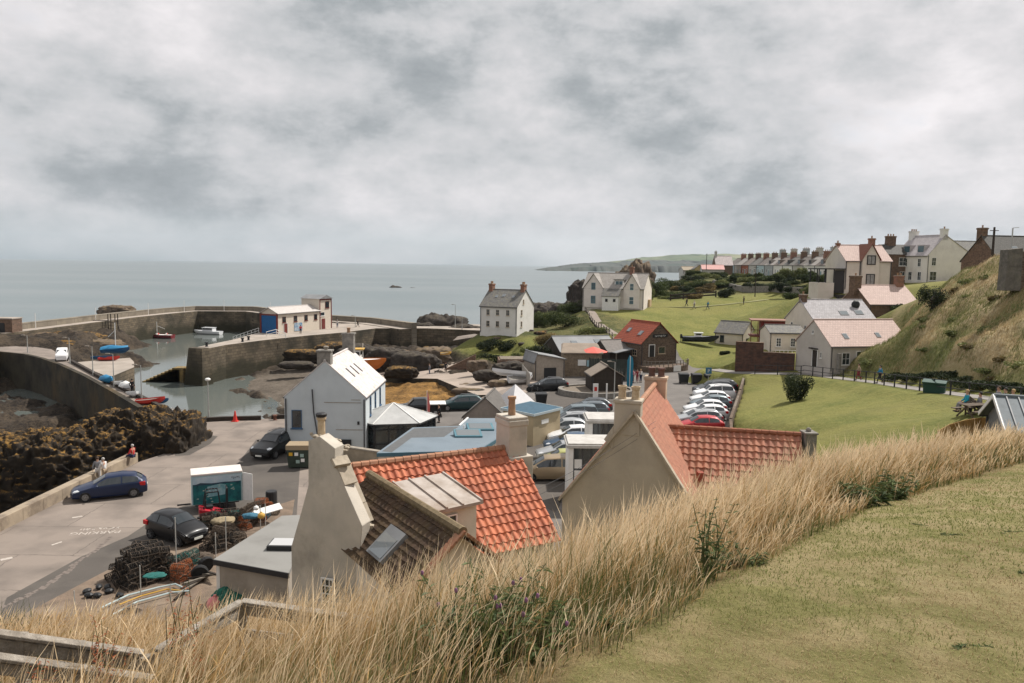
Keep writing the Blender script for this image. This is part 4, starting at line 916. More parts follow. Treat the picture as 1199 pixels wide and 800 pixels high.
# ---- six sided glazed conservatory beside it ----
def conservatory():
 c=WD(461,505,62.5);c.z=0;t=thing('conservatory','six sided glazed cafe conservatory with pale grey panelled roof','conservatory',c,0)
 r=3.15;a0=R(12);P=[(r*1.08*math.cos(a0+k*math.pi/3),r*math.sin(a0+k*math.pi/3))for k in range(6)]
 z0,z1=2.35,3.5;s=MB();s.v=[(0,.0,z1)]+[(x*1.08,y*1.08,z0)for x,y in P]+[(x*1.08,y*1.08,z0-.12)for x,y in P]
 for k in range(6):j=(k+1)%6;s.f+=[(0,1+k,1+j),(7+k,7+j,1+j,1+k)];s.m+=[0,1]
 s.f.append((7,8,9,10,11,12));s.m.append(1);rf=s.build('roof',[mat('pale_roof_panels',(.44,.44,.43),.6,var=.2,vscale=1),M_gutter],t)
 s=MB()
 for k in range(6):s.bar((0,0,z1+.02),(P[k][0]*1.08,P[k][1]*1.08,z0+.03),.07,.05)
 s.build('hip_bars',M_trimw,rf)
 s=MB()
 for k in range(6):
  a,b=Vector((*P[k],0)),Vector((*P[(k+1)%6],0));s.bar(a,a+Vector((0,0,z0)),.16);
  for q in(.33,.66):m=a.lerp(b,q);s.bar(m,m+Vector((0,0,z0-.1)),.07)
  for z in(.06,.7,1.85,z0-.1):s.bar(a+Vector((0,0,z)),b+Vector((0,0,z)),.08)
 s.build('frame',M_dark,t)
 s=MB()
 for k in range(6):
  a,b=Vector((*P[k],0))*.99,Vector((*P[(k+1)%6],0))*.99;s.quad(a+Vector((0,0,.06)),b+Vector((0,0,.06)),b+Vector((0,0,z0-.1)),a+Vector((0,0,z0-.1)))
 s.build('pane',M_pane,t)
 for i,(x,y)in enumerate(((-1.2,-1.2),(1.0,-1.5),(.2,.9))):
  tb=clone(TABLE,c+Vector((x*2.9,y*2.4-1.2,0)),.3*i)if False else None
conservatory()
# ---- long low cafe with blue-grey felt roof ----
def flat_roof_cafe():
 z=2.9
 pts=[W(441,531,z),W(483,501,z),W(538,499,z),W(548,490,z),W(600,490,z),W(604,500,z),W(560,528,z)]
 A=pts[0].copy();A.z=0;t=thing('cafe_building','long low harbour cafe with blue-grey felt roof and two raised rooflights','cafe',A,0)
 L=lambda p:(p[0]-A.x,p[1]-A.y)
 out=[L(p)for p in pts]
 s=MB();s.prism([(x*.985+.1,y*.985+.1)for x,y in out],-.3,z-.16);s.build('wall',M_cream,t)
 s=MB();s.prism(out,z-.155,z+.02);rf=s.build('roof',mat('blue_grey_felt',(0.165,0.205,0.24),.7,col2=(.14,.175,.205),vscale=.6,stain=(.20,.23,.25),sscale=.4,samt=.5),t)
 q=[W(447,529,z),W(485,502,z),W(537,500,z),W(520,512,z),W(482,513,z),W(459,530,z)]
 s=MB();s.add([(*L(p),z+.026)for p in q],[tuple(range(6))[::-1]]);s.build('dark_felt',mat('dark_felt',(.115,.118,.12),.85,var=.15),rf)
 s=MB()
 for a,b in((0,6),(6,5)):p,r_=L(pts[a]),L(pts[b]);s.bar((*p,z-.1),(*r_,z-.1),.1,.24)
 s.build('fascia',mat('teal_fascia',(.06,.13,.17),.5),rf)
 s=MB();p,r_=L(pts[2]),L(pts[3]);s.bar((*p,z+.06),(*r_,z+.06),.12,.08);s.build('edge_trim',M_trimw,rf)
 for(a,b)in((548,505),(533,513)):
  p=W(a,b,z);x,y=L(p);s=MB();s.add([(x,y,z+.03),(x+1.9,y+.15,z+.03),(x+1.7,y+1.1,z+.03),(x-.2,y+.95,z+.03),(x,y,z+.14),(x+1.9,y+.15,z+.14),(x+1.7,y+1.1,z+.42),(x-.2,y+.95,z+.42)],[(4,5,6,7),(0,1,5,4),(1,2,6,5),(2,3,7,6),(3,0,4,7)])
  k=s.build('rooflight',M_trimb,rf);s=MB();s.add([(x+.12,y+.1,z+.175),(x+1.74,y+.23,z+.175),(x+1.56,y+1.0,z+.42),(x-.04,y+.87,z+.42)],[(0,1,2,3)]);s.build('pane',M_skyg,k)
 p=L(W(543,505,z));s=MB();s.tube([(*p,z),(*p,z+.45)],.06,8);s.build('vent_pipe',M_trimw,rf)
 a,b=W(394,537,0),W(470,549,0);t2=thing('garden_wall','low buff wall with pale coping behind the orange roofed cottage','wall',a,0);d=b-a
 s=MB();s.bar((0,0,.5),(d.x,d.y,.5),.3,1.0);s.build('wall',M_buffw,t2);s=MB();s.bar((0,0,1.05),(d.x,d.y,1.05),.42,.1);s.build('coping',M_kerb,t2)
M_buffw=mat('buff_wall',(.36,.30,.22),.95,var=.25,vscale=1.2,bump=.3)
flat_roof_cafe()
def hut(name,label,cat,A,rz,L,Wd,h,wm,rm,pitch=.0,fasc=None,win=(),door=None,over=.12,dz=.0):
 """mono-pitch or flat roofed hut; pitch lifts the back edge"""
 t=thing(name,label,cat,A,rz);s=MB()
 s.add([(0,0,-.5),(L,0,-.5),(L,Wd,-.5),(0,Wd,-.5),(0,0,h),(L,0,h),(L,Wd,h+pitch),(0,Wd,h+pitch)],[(0,3,2,1),(4,5,6,7),(0,1,5,4),(1,2,6,5),(2,3,7,6),(3,0,4,7)]);s.build('wall',wm,t)
 s=MB();o=over;k=pitch/Wd
 b=[(-o,-o,h-o*k),(L+o,-o,h-o*k),(L+o,Wd+o,h+pitch+o*k),(-o,Wd+o,h+pitch+o*k)]
 s.add([(x,y,z+.01)for x,y,z in b]+[(x,y,z+.14)for x,y,z in b],[(0,3,2,1),(4,5,6,7),(0,1,5,4),(1,2,6,5),(2,3,7,6),(3,0,4,7)]);r=s.build('roof',rm,t)
 if fasc:
  s=MB();
  for i in range(4):p,q=Vector(b[i]),Vector(b[(i+1)%4]);s.bar(p+Vector((0,0,.06)),q+Vector((0,0,.06)),.06,.2)
  s.build('fascia',fasc,r)
 for w_ in win:window_part(t,*w_[:5],*(w_[5:7]or(1,1)),frame=w_[7]if len(w_)>7 else None,L=L,Wd=Wd)
 if door:door_part(t,*door,L=L,Wd=Wd)
 return t
A=WD(624,524,62.5);A.z=0
h_=hut('kiosk','tan boarded kiosk with blue flat roof beside the parked cars','kiosk',A,R(52),3.9,3.2,2.6,mat('tan_boards',(.42,.34,.22),.85,var=.18,vscale=.7,bump=.2),mat('blue_felt',(.045,.10,.145),.75,var=.2),.1,mat('pale_blue_trim',(.42,.48,.50),.6),over=.15)
s=MB();s.box(1.1,2.1,-.06,-.01,1.7,2.05);s.build('sign',M_trimw,h_)
A=W(565,494,0);A=WD(566,480,68);A.z=0
house('gabled_hut','small taupe gabled hut with dark verge beside the blue roofed kiosk','hut',(-4.2,66.5,0),R(-8),3.9,5,1.6,3.3,'y',mat('taupe_boards',(.27,.23,.20),.9,var=.15),mat('dark_green_felt',(.13,.12,.11),.85,var=.3),over=.1,verge=.1)
t=thing('marquee','white canvas marquee with steep peaked roof behind the kiosk','tent',(WD(603,480,70.5).x,70.5,0),R(38))
s=MB();q=2.0;s.v=[(-q,-q,1.5),(q,-q,1.5),(q,q,1.5),(-q,q,1.5),(0,0,3.95)];s.f=[(0,1,4),(1,2,4),(2,3,4),(3,0,4)];s.m=[0]*4;s.build('canopy',mat('white_canvas',(.66,.65,.66),.8,var=.08),t)
s=MB();[s.bar((x,y,0),(x,y,1.55),.07)for x in(-q+.05,q-.05)for y in(-q+.05,q-.05)];s.build('post',M_trimw,t)
# ================= upper white house by the water =================
house('white_house','tall white harbour house with grey roof, six front windows and two brick chimneys','house',WD(562,389,135.6).to_tuple(),R(-24),7.1,7.6,4.7,7.4,'x',M_white,M_slate_x,windows=[('f',u,z,.62,1.0,2,2)for u in(1.55,3.4,5.35)for z in(1.1,3.1)]+[('r',u,z,.6,1.0,2,2)for u,z in((2.0,1.1),(2.0,3.1))]+[('r',2.8,5.1,.5,.8)],chims=[(.45,3.8,.7,1.2,6.6,1.9,M_brick,2),(6.65,3.8,.7,1.2,6.6,1.9,M_brick,3)],skyl=[(0,2.2,.55,.5,.7),(0,3.5,.62,.6,.8),(0,5.5,.55,.5,.7)],frame=mat('buff_window_paint',(.50,.42,.33),.6),deep=3)
# ================= cream double gabled house =================
def cream_house():
 A=WD(682,359.5,158);rz=R(-21);L=12.6;Wd=8.2
 h=house('cream_villa','cream coastal villa with two front gables, white porch and small dormer','house',A.to_tuple(),rz,L,Wd,4.0,6.9,'x',M_creamy,M_pslg,deep=4,windows=[('f',2.3,.9,.85,1.3,1,2),('f',10.0,.75,1.0,1.5,1,2)],frame=M_trimb,surround=M_trimw,chims=[(9.2,4.1,.8,.9,6.6,1.7,M_brick,1)])
 for k,(u,w)in enumerate(((2.3,3.9),(10.2,3.3))):
  g=MB();ez,rz_=4.02,6.75;a=u-w/2
  g.add([(a,-.3,0),(a+w,-.3,0),(a+w,-.3,ez),(u,-.3,rz_),(a,-.3,ez),(a,.1,0),(a+w,.1,0),(a+w,3.4,ez),(u,3.9,rz_),(a,3.4,ez)],[(0,1,2,3,4),(0,4,9,5),(1,6,7,2),(2,7,8,3),(3,8,9,4)])
  gg=g.build('gable',M_creamy,h)
  r=MB()
  for sg in(-1,1):
   e=Vector((u+sg*(w/2+.12),-.5,ez-.05));tt=Vector((u,-.5,rz_+.1));e2=e+Vector((0,4.2,0));t2=tt+Vector((0,4.6,0))
   r.add([e,tt,t2,e2,e+Vector((0,0,.1)),tt+Vector((0,0,.1)),t2+Vector((0,0,.1)),e2+Vector((0,0,.1))],[(0,1,2,3),(4,7,6,5),(0,4,5,1),(1,5,6,2),(2,6,7,3),(3,7,4,0)])
  r.build('gable_roof',M_pslg,gg)
  for z,ww,hh in((.9,.95,1.4),(3.7,.85,1.25)):
   s=MB();x0=u-ww/2;s.box(x0,x0+.07,-.36,-.305,z,z+hh);s.box(x0+ww-.07,x0+ww,-.36,-.305,z,z+hh);s.box(x0,x0+ww,-.355,-.304,z-.08,z);s.box(x0,x0+ww,-.355,-.304,z+hh,z+hh+.08);s.box(x0+.07,x0+ww-.07,-.35,-.31,z+hh*.5-.03,z+hh*.5+.03)
   wq=s.build('window',M_trimw if k else M_trimb,gg);s=MB();s.box(x0+.07,x0+ww-.07,-.33,-.306,z,z+hh);s.build('pane',M_tpane,wq)
 s=MB();s.box(4.6,7.9,-2.0,-.02,-1,2.4);p=s.build('porch',M_trimw,h)
 s=MB();s.add([(4.4,-2.2,2.35),(8.1,-2.2,2.35),(8.1,0,4.0),(4.4,0,4.0),(4.4,-2.2,2.45),(8.1,-2.2,2.45),(8.1,0,4.1),(4.4,0,4.1)],[(4,5,6,7),(0,3,2,1),(0,1,5,4),(1,2,6,5),(3,0,4,7)]);s.build('porch_roof',M_slate_x,p)
 for u in(5.5,7.1):s=MB();s.box(u-.25,u+.25,-2.05,-2.002,1.3,1.9);s.build('porch_window',M_dark,p)
 s=MB();s.box(6.4,8.2,.9,3,4.3,5.6);d=s.build('dormer',M_trimw,h);s=MB();s.box(6.6,7.25,.86,.898,4.5,5.4);s.box(7.35,8.0,.86,.898,4.5,5.4);s.build('dormer_window',M_tpane,d);s=MB();s.box(6.2,8.4,.7,3.4,5.62,5.8);s.build('dormer_roof',M_slate_x,d)
 s=MB();s.box(L+.01,L+.4,4.4,6.4,-1,1.7);s.build('tan_door',mat('tan_door',(.45,.33,.2),.8,var=.1),h)
 return h
M_creamy=mat('cream_pink_render',(0.74,0.68,0.635),.9,col2=(.68,.62,.575),vscale=.7,stain=(.48,.43,.39),sscale=.4,samt=.5)
M_pslg=slate('pale_grey_slate',(0.36,0.33,0.30),stain=(.25,.235,.21));M_tpane=mat('teal_glass',(.06,.11,.13),.1,spec=.8)
cream_house()
# ================= stone shop with red roof =================
def shop():
 A=Vector((18.6,110,0));t=house('stone_shop','dark stone craft shop with bright red roof and two skylights','shop',A,R(27),6.4,6.8,3.9,6.7,'y',M_stone,M_red_y,deep=1.2,windows=[('f',3.7,2.3,1.2,1.0,1,1,),('l',1.5,2.0,1.0,.9,2,2),('l',5.0,2.0,.9,.9,2,2)],doors=[('f',1.9,1.9,.9,1.7,M_dark),('l',3.3,.1,.9,1.9,mat('red_door',(.30,.04,.035),.6))],skyl=[(0,2.0,.42,.8,.9),(0,5.2,.5,.8,.8)],frame=mat('cream_frame',(.45,.36,.26),.7),over=.2,verge=.2)
 s=MB();s.box(2.0,4.6,-.12,-.01,4.7,5.15);sg=s.build('sign_board',M_dark,t)
 k=marks(sg,9,2.0,.26,M_trimw);k.location=(2.3,-.125,4.8);k.rotation_euler=(R(90),0,0)
 c=(3.2,-1.7);s=MB();P=[(c[0]+3.9*math.cos(a),c[1]+1.55*math.sin(a))for a in np.linspace(math.pi,2*math.pi,17)]
 P=[(-.7,-.15)]+P+[(7.1,-.15)]
 s.prism(P,-.5,.75);s.build('terrace_wall',M_stone,t)
 s=MB();pr=None
 for p in P[1:-1]:
  s.bar((*p,.75),(*p,1.65),.08);
  if pr:s.bar((*pr,1.6),(*p,1.6),.06);s.bar((*pr,1.2),(*p,1.2),.05)
  pr=p
 s.build('railing',M_wood,t)
 s=MB();s.box(3.3,4.6,-3.38,-3.33,.1,.95);s.build('notice_board',M_trimw,t)
 s=MB();s.add([(-3.2,1.6,2.4),(-.02,1.6,2.9),(-.02,4.4,2.9),(-3.2,4.4,2.4),(-3.2,1.6,2.5),(-.02,1.6,3.0),(-.02,4.4,3.0),(-3.2,4.4,2.5)],[(0,3,2,1),(4,5,6,7),(0,1,5,4),(1,2,6,5),(2,3,7,6),(3,0,4,7)]);lp=s.build('awning',M_lead,t)
 s=MB();[s.bar((-3.1,y,0),(-3.1,y,2.45),.1)for y in(1.7,4.3)];s.build('post',M_wood,lp)
def marks(parent,n,w,h,m,name='sign_marks'):
 s=MB();r=random.Random(n)
 for i in range(n):
  x=w*i/n;u=w/n*.75
  for q in range(2):a=(x+r.random()*u,r.random()*h*.4,0);b=(x+r.random()*u,h*(.6+.4*r.random()),0);s.bar(a,b,h*.13,.004)
  if i%2:s.bar((x,h*r.random(),0),(x+u,h*r.random(),0),h*.13,.0036)
 k=s.build(name,m,parent);return k
def lettering(parent,text,loc,size,m,rx=90,rz=0,ext=.01,name='lettering',align='CENTER'):
 cu=bpy.data.curves.new('t','FONT');cu.body=text;cu.size=size;cu.extrude=ext;cu.align_x=align
 o=bpy.data.objects.new('t',cu);COL.objects.link(o);bpy.context.view_layer.update()
 me=bpy.data.meshes.new_from_object(o.evaluated_get(bpy.context.evaluated_depsgraph_get()));bpy.data.objects.remove(o)
 me.name=name;me.materials.clear();me.materials.append(m);k=bpy.data.objects.new(name,me);COL.objects.link(k)
 k.parent=parent;k.location=loc;k.rotation_euler=(R(rx),0,R(rz));return k
shop()
# ---- sheds between the house and the shop ----
t=house('net_store','long low store with pale grey sheet roof behind the stone bothy','shed',WD(656,424,112).to_tuple()[:2]+(-.3,),R(14),9.0,8.5,2.6,4.4,'x',M_dwood,M_lead,skyl=[(0,1.6,.35,1.0,1.5),(0,2.9,.5,1.0,1.5),(0,7.0,.6,1.6,1.3)],over=.2)
s=MB();t=thing('stone_bothy','low stone bothy with brown felt roof and pale notice on its wall','shed',(WD(659,440,103).x,103,0),0)
s.box(0,5.2,0,4.5,-.2,3.1)
M_stonetan=brickmat('tan_rubble',(.27,.21,.15),(.20,.155,.11),(.25,.2,.15),.5,.24,.02,'xyz',.95,.6,stain=(.10,.08,.06),samt=.6,sscale=.9)
s.build('wall',M_stonetan,t)
s=MB();s.add([(-.3,-.2,3.1),(5.4,-.2,3.1),(5.2,4.7,3.9),(0,4.7,3.9),(-.3,-.2,3.25),(5.4,-.2,3.25),(5.0,4.6,4.1),(.3,4.6,4.1)],[(4,5,6,7),(0,3,2,1),(0,1,5,4),(1,2,6,5),(2,3,7,6),(3,0,4,7)]);s.build('roof',mat('brown_felt',(.26,.21,.165),.9,var=.2,vscale=.8),t)
s=MB();s.box(2.0,3.1,-.07,-.01,1.5,2.3);s.build('notice',M_trimw,t);s=MB();s.box(3.2,3.75,-.07,-.01,1.4,2.25);s.build('notice',mat('pale_blue_sign',(.3,.45,.5),.6),t)
h_=house('garage_hut','small pale hut with grey roof and dark open doorway behind the estate car','hut',(WD(626,448,98).x,99,-.1),R(18),4.2,4.2,2.75,3.5,'y',mat('pale_grey_boards',(.36,.31,.26),.9,var=.2),M_lead,over=.15,verge=.25,roff=.06,deep=.4)
s=MB();s.box(1.3,3.0,-.04,-.005,0,1.7);s.build('doorway',M_dark,h_)
a,b=WD(690,444,101),WD(741,447,99.5);a.z=b.z=0;t=thing('yard_fence','tall dark green boarded fence beside the blue banner','fence',a,0);d=b-a
s=MB();n=26
for i in range(n):p=d*(i/n);q=d*((i+.86)/n);s.add([(p.x,p.y,-.2),(q.x,q.y,-.2),(q.x,q.y,2.75),(p.x,p.y,2.75),(p.x,p.y+.06,-.2),(q.x,q.y+.06,-.2),(q.x,q.y+.06,2.75),(p.x,p.y+.06,2.75)],[(0,1,2,3),(4,7,6,5),(0,4,5,1),(1,5,6,2),(2,6,7,3),(3,7,4,0)])
s.build('boards',mat('dark_green_boards',(.05,.06,.052),.85,var=.3,vscale=1.5),t)
s=MB();[s.bar(d*k+Vector((0,.12,-.2)),d*k+Vector((0,.12,2.85)),.12)for k in np.linspace(0,1,6)];s.build('post',M_dwood,t)
house('grey_annexe','grey roofed annexe between the net store and the stone shop','shed',(WD(712,420,111).x,111,0),R(20),4.5,5,2.5,3.9,'x',M_dwood,mat('grey_felt',(.22,.20,.185),.9,var=.2),over=.2)
t=thing('parasol','coral red parasol over the cafe yard','parasol',(WD(694,430,104.5).x,104.5,0),.2)
s=MB();n=8;s.v=[(0,0,3.95)]+[(2.1*math.cos(k*math.pi/4),1.9*math.sin(k*math.pi/4),3.25)for k in range(8)];s.f=[(0,1+k,1+(k+1)%8)for k in range(8)];s.m=[0]*8;o=s.build('canopy',mat('coral_canvas',(.62,.14,.11),.8,var=.1),t);o.modifiers.new('t','SOLIDIFY').thickness=.04
s=MB();s.tube([(0,0,0),(0,0,3.9)],.05,8);s.build('pole',M_trimw,t)
c=(WD(706,468,90).x,89.5,0);h_=house('dark_hut','dark brown gabled hut with sandy roof on a round stone plinth','hut',(c[0]-1.55,88.4,.45),R(6),3.7,3.6,1.75,2.85,'y',M_dwood,mat('sandy_felt',(.27,.225,.18),.9,var=.2),over=.15,verge=.2,deep=.4)
t=thing('stone_planter','round low stone wall planter around the dark hut','planter',(c[0]-.9,89.3,0),0)
s=MB();n=28
for i in range(n):
 a0=2*math.pi*i/n;a1=2*math.pi*(i+1)/n
 f=lambda a,r:(r*1.25*math.cos(a),r*math.sin(a))
 s.prism([f(a0,3.6),f(a1,3.6),f(a1,3.2),f(a0,3.2)],-.1,.62)
s.build('wall',M_stonegrey,t)
s=MB();s.v=[(3.2*1.25*math.cos(2*math.pi*i/n),3.2*math.sin(2*math.pi*i/n),.46)for i in range(n)];s.f=[tuple(range(n))];s.m=[0];s.build('soil',mat('gravel_bed',(.22,.18,.14),.95,col2=(.12,.1,.075),vscale=4),t)
# ================= small boathouse, red hut, brick wall, cream cottages =================
h_=house('boathouse','small cream boathouse with dark slate roof beside the beached boat','boathouse',WD(836.5,405,130.5).to_tuple(),R(-38),5.0,5.2,2.4,4.1,'x',M_cream,M_slate_x,windows=[('f',1.3,.8,.7,1.1,1,2),('r',1.9,.2,1.2,1.3,1,1)],frame=M_dark,deep=2.5)
t=thing('summer_hut','dark red wooden hut with flat roof and glazed deck behind the boathouse','hut',WD(883,393,121).to_tuple(),R(-12));s=MB();s.box(1.0,5.8,0,3.4,-1.5,2.3)
s.build('wall',mat('dark_red_boards',(.17,.025,.022),.75,var=.3,vscale=2),t);s=MB();s.box(-.6,6.0,-.25,3.6,2.32,2.5);s.build('roof',mat('rusty_roof',(.30,.17,.13),.85,var=.3),t)
s=MB();s.box(-.6,1.6,-.2,3.4,-.2,0);[s.bar((x,-.1,-1.5),(x,-.1,2.3),.1)for x in(-.5,.5,1.5)];s.bar((-.5,-.1,.9),(1.5,-.1,.9),.07);s.build('deck',mat('dark_red_posts',(.14,.04,.03),.8),t)
window_part(t,'f',2.6,.7,1.2,1.2,2,2,L=5.8,Wd=3.4)
a=WD(860.6,430,97.5);b=WD(893,432,96.3);c_=WD(930,434,95)
t=thing('boundary_wall','tall red-brown stone wall stepping down beside the lawn','wall',(a.x,a.y,2.2),0)
s=MB();d1=b-a;d2=c_-a;s.bar((0,0,.9),(d1.x,d1.y,.9),.45,5.2-.3);s.bar((d1.x+.01,d1.y,.35),(d2.x,d2.y,.35),.45,3.6);s.build('masonry',M_redwall,t)
s=MB();s.bar((0,0,3.38),(d1.x,d1.y,3.38),.55,.08);s.bar((d1.x,d1.y,2.2),(d2.x,d2.y,2.2),.55,.1);s.build('coping',M_stone2,t)
h_=house('cream_cottage','small cream single storey cottage with terrace above the red-brown wall','cottage',WD(900.5,413.5,103).to_tuple(),R(-2),4.6,4.6,2.75,3.55,'x',M_cream,M_slate_x,windows=[('f',1.2,.9,.65,1.15,2,3),('f',3.1,.9,.65,1.15,2,3)],roff=.5,deep=2)
s=MB();s.box(-.6,5.4,-4.5,-.05,-3.5,0);s.build('terrace',M_cream,h_)
s=MB();[s.bar((x,-4.45,0),(x,-4.45,.85),.06)for x in np.linspace(-.5,5.3,12)];s.bar((-.5,-4.45,.85),(5.3,-4.45,.85),.07);s.build('railing',M_trimw,h_)
M_grey_h2=mat('light_grey_harling',(.50,.46,.42),.95,col2=(.44,.40,.36),vscale=.6,stain=(.33,.30,.27),sscale=.5,samt=.5,bump=.2)
h_=house('chapel_cottage','grey gabled cottage with faded pink tiled roof beside the footpath','cottage',(36.8,88.2,3.2),R(12),10.5,7.0,2.95,5.6,'x',M_grey_h2,M_pink_x,windows=[('l',1.8,1.3,.3,.7,1,1),('l',3.6,4.0,.35,.45,1,1),('f',2.0,.7,1.0,1.4,2,2)],doors=[('l',3.0,.1,.95,2.0,M_dwood),('f',4.0,.1,1.2,2.1,M_dark)],skyl=[(0,2.6,.32,.6,.9),(0,7.0,.36,.55,.8)],deep=2)
s=MB();s.box(-.35,-.01,2.45,3.9,2.2,2.35);s.build('door_hood',M_dwood,h_)
s=MB();s.box(.5,.8,-.9,-.45,.0,2.1);s.build('stone_pillar',M_stonegrey,h_)
A=WD(957,398,104.5)
house('slate_cottage','cream cottage with long pale slate roof behind the pink roofed gabled cottage','cottage',(41.2,104.5,4.6),R(11),9.5,7.4,3.2,5.9,'x',M_cream,M_pslate_x,windows=[('l',2.2,1.4,.5,1.1,1,2),('l',5.6,1.6,.55,1.1,1,2)],chims=[(.35,3.7,.7,1.0,5.5,1.2,M_stone2,1)],skyl=[(0,5.2,.35,1.3,.9),(0,7.6,.38,1.2,.9)],deep=2)
house('pink_roof_house','brown stone house with pink tiled roof and two chimneys below the white houses','house',(54.6,117.5,7.4),R(9),8.3,7.8,2.3,5.0,'x',M_stone2,M_pink_x,windows=[('l',3.0,.8,.6,1.0,1,2),('f',5.9,.5,1.0,1.3,2,2)],chims=[(-.1,3.9,1.2,1.5,3.6,2.9,M_stone2,1),(7.4,3.9,1.2,.9,4.0,2.6,M_brick,2)],deep=2)
t=thing('satellite_dish','dark satellite dish above the pale slate roof','dish',WD(1003,357,108).to_tuple(),0);s=MB();s.lathe([(.05,0),(.5,.12),(.62,.3)],(0,0,0),14,axis='y');s.tube([(0,0,0),(0,.3,-1.2)],.04,6);s.build('dish',M_dark,t)
# ================= houses up the hill =================
def villa():
 A=WD(988.5,339,129.5);L=7.9;Wd=7.4
 h=house('gabled_villa','cream villa with faded pink roof and front gable at the top of the green','house',A.to_tuple(),R(3),L,Wd,4.85,7.4,'x',M_creamv,M_pink_x,deep=3,windows=[],chims=[(6.3,3.9,.9,.8,7.0,1.7,M_brick,1),(.25,3.7,.5,.7,7.1,.7,M_brick,1)])
 u,w=4.1,2.9;g=MB();a=u-w/2;ez,rz_=5.1,7.5
 g.add([(a,-.5,-2),(a+w,-.5,-2),(a+w,-.5,ez),(u,-.5,rz_),(a,-.5,ez),(a,.1,-2),(a+w,.1,-2),(a+w,3,ez),(u,3.6,rz_),(a,3,ez)],[(0,1,2,3,4),(0,4,9,5),(1,6,7,2),(2,7,8,3),(3,8,9,4)]);gg=g.build('gable',M_creamv,h)
 r=MB()
 for sg in(-1,1):
  e=Vector((u+sg*(w/2+.25),-.75,ez-.25));tt=Vector((u,-.75,rz_+.08));e2=e+Vector((0,3.9,0));t2=tt+Vector((0,4.4,0));q=Vector((0,0,.12))
  r.add([e,tt,t2,e2,e+q,tt+q,t2+q,e2+q],[(0,1,2,3),(4,7,6,5),(0,4,5,1),(1,5,6,2),(2,6,7,3),(3,7,4,0)])
 r.build('gable_roof',mat('brown_red_roof',(.22,.10,.07),.85,var=.2),gg)
 for z,hh in((.9,1.6),(4.3,1.3)):
  s=MB();ww=1.5;x0=u-ww/2;s.box(x0,x0+.14,-.6,-.505,z,z+hh);s.box(x0+ww-.14,x0+ww,-.6,-.505,z,z+hh);s.box(x0,x0+ww,-.6,-.504,z-.14,z);s.box(x0,x0+ww,-.6,-.504,z+hh,z+hh+.14);s.box(u-.04,u+.04,-.57,-.51,z,z+hh)
  k=s.build('window',M_dark,gg);s=MB();s.box(x0+.14,x0+ww-.14,-.54,-.506,z,z+hh);s.build('pane',mat('net_curtained_glass',(.30,.30,.30),.3,var=.3),k)
 s=MB();[s.bar((x,-.06,.0),(x,-.06,4.8),.12)for x in(.1,a-.15,a+w+.1,L-.1)];s.build('drainpipe',M_gutter,gg)
 s=MB();s.box(-4.6,-1.9,-.2,3.4,-3,1.1);p=s.build('porch',M_creamv,h);s=MB();s.box(-4.8,-.02,-.4,3.6,3.3,3.5);[s.bar((x,y,1.1),(x,y,3.3),.14)for x in(-4.5,-3.3,-1.95)for y in(-.1,3.2)];s.build('porch_roof',M_dark,p)
 s=MB();s.box(-1.7,-.05,.1,.2,-.6,3.2);s.box(-1.7,.3,-1.4,0,-3,-.9);s.build('side_door',M_dark,p)
M_creamv=mat('warm_grey_render',(.62,.57,.51),.9,col2=(.56,.515,.455),vscale=.7,stain=(.38,.335,.29),sscale=.4,samt=.5)
villa()
def bigwhite():
 A=WD(1084.4,331,145);L=10.2;Wd=8.5;z0=12.6
 h=house('white_gabled_house','large white house with tall chimneyed gable and dormers above the grassy bank','house',(A.x,145,z0),R(14),L,Wd,5.2,8.9,'y',mat('off_white_harling',(.74,.70,.65),.9,col2=(.68,.64,.60),vscale=.6,stain=(.44,.40,.36),sscale=.4,samt=.4,bump=.2),M_pslate_y,deep=3,roff=.36,windows=[('f',1.4,3.2,.95,1.5,2,2),('f',1.4,.4,1.5,1.7,2,2),('l',2.0,3.0,.8,1.5,2,2),('l',5.5,3.0,.8,1.5,2,2),('l',1.8,.4,.9,1.6,2,2),('l',4.2,.4,.9,1.6,2,2),('l',7.2,.4,.9,1.6,2,2)],chims=[(3.65,.4,1.2,.8,8.0,2.1,M_white,1),(3.6,8.0,1.6,.9,8.0,1.9,M_white,3)])
 for y in(2.4,6.0):
  s=MB();s.box(.5,3,y-.9,y+.9,5.3,7.1);d=s.build('dormer',M_pslate_y,h);s=MB();s.box(.44,.498,y-.7,y+.7,5.6,6.9);s.build('dormer_window',M_tpane,d)
bigwhite()
house('slate_terrace_house','slate roofed house with dark dormer between the white gable and the dark roof','house',(WD(1112,320,158).x,158,13),R(6),9.5,8,4.6,8.0,'x',M_creamv,M_slate_x,windows=[('f',2,1,1,1.4),('f',6,1,1,1.4)],deep=2)
s=MB();t=house('dark_roof_house','brown stone house with long dark roof and cream topped chimney on the skyline','house',(WD(1141,318,118).x+4.0,118.5,12.2),R(9),26,8,4.4,8.2,'x',M_stone2,M_dslate_x,windows=[('l',3.0,1.0,.8,1.5,1,2),('f',1.6,1.2,.8,1.5,1,2)],chims=[(.5,4.5,1.0,1.2,7.0,2.5,M_stone2,1)],skyl=[(0,4.2,.45,1.0,1.1)],deep=3)
t=thing('low_dark_house','small dark stone house tucked between villa and big white house','house',(WD(1038,320,150).x,150,12.3),R(5));t2=t
s=MB();s.box(0,5.5,0,6,-1,5.6);s.build('wall',M_stone2,t);s=MB();s.add([(-.2,-.2,5.6),(5.7,-.2,5.6),(5.7,3,7.6),(-.2,3,7.6),(-.2,6.2,5.6),(5.7,6.2,5.6)],[(0,1,2,3),(3,2,5,4),(0,3,4),(1,5,2)]);s.build('roof',M_dslate_x,t)
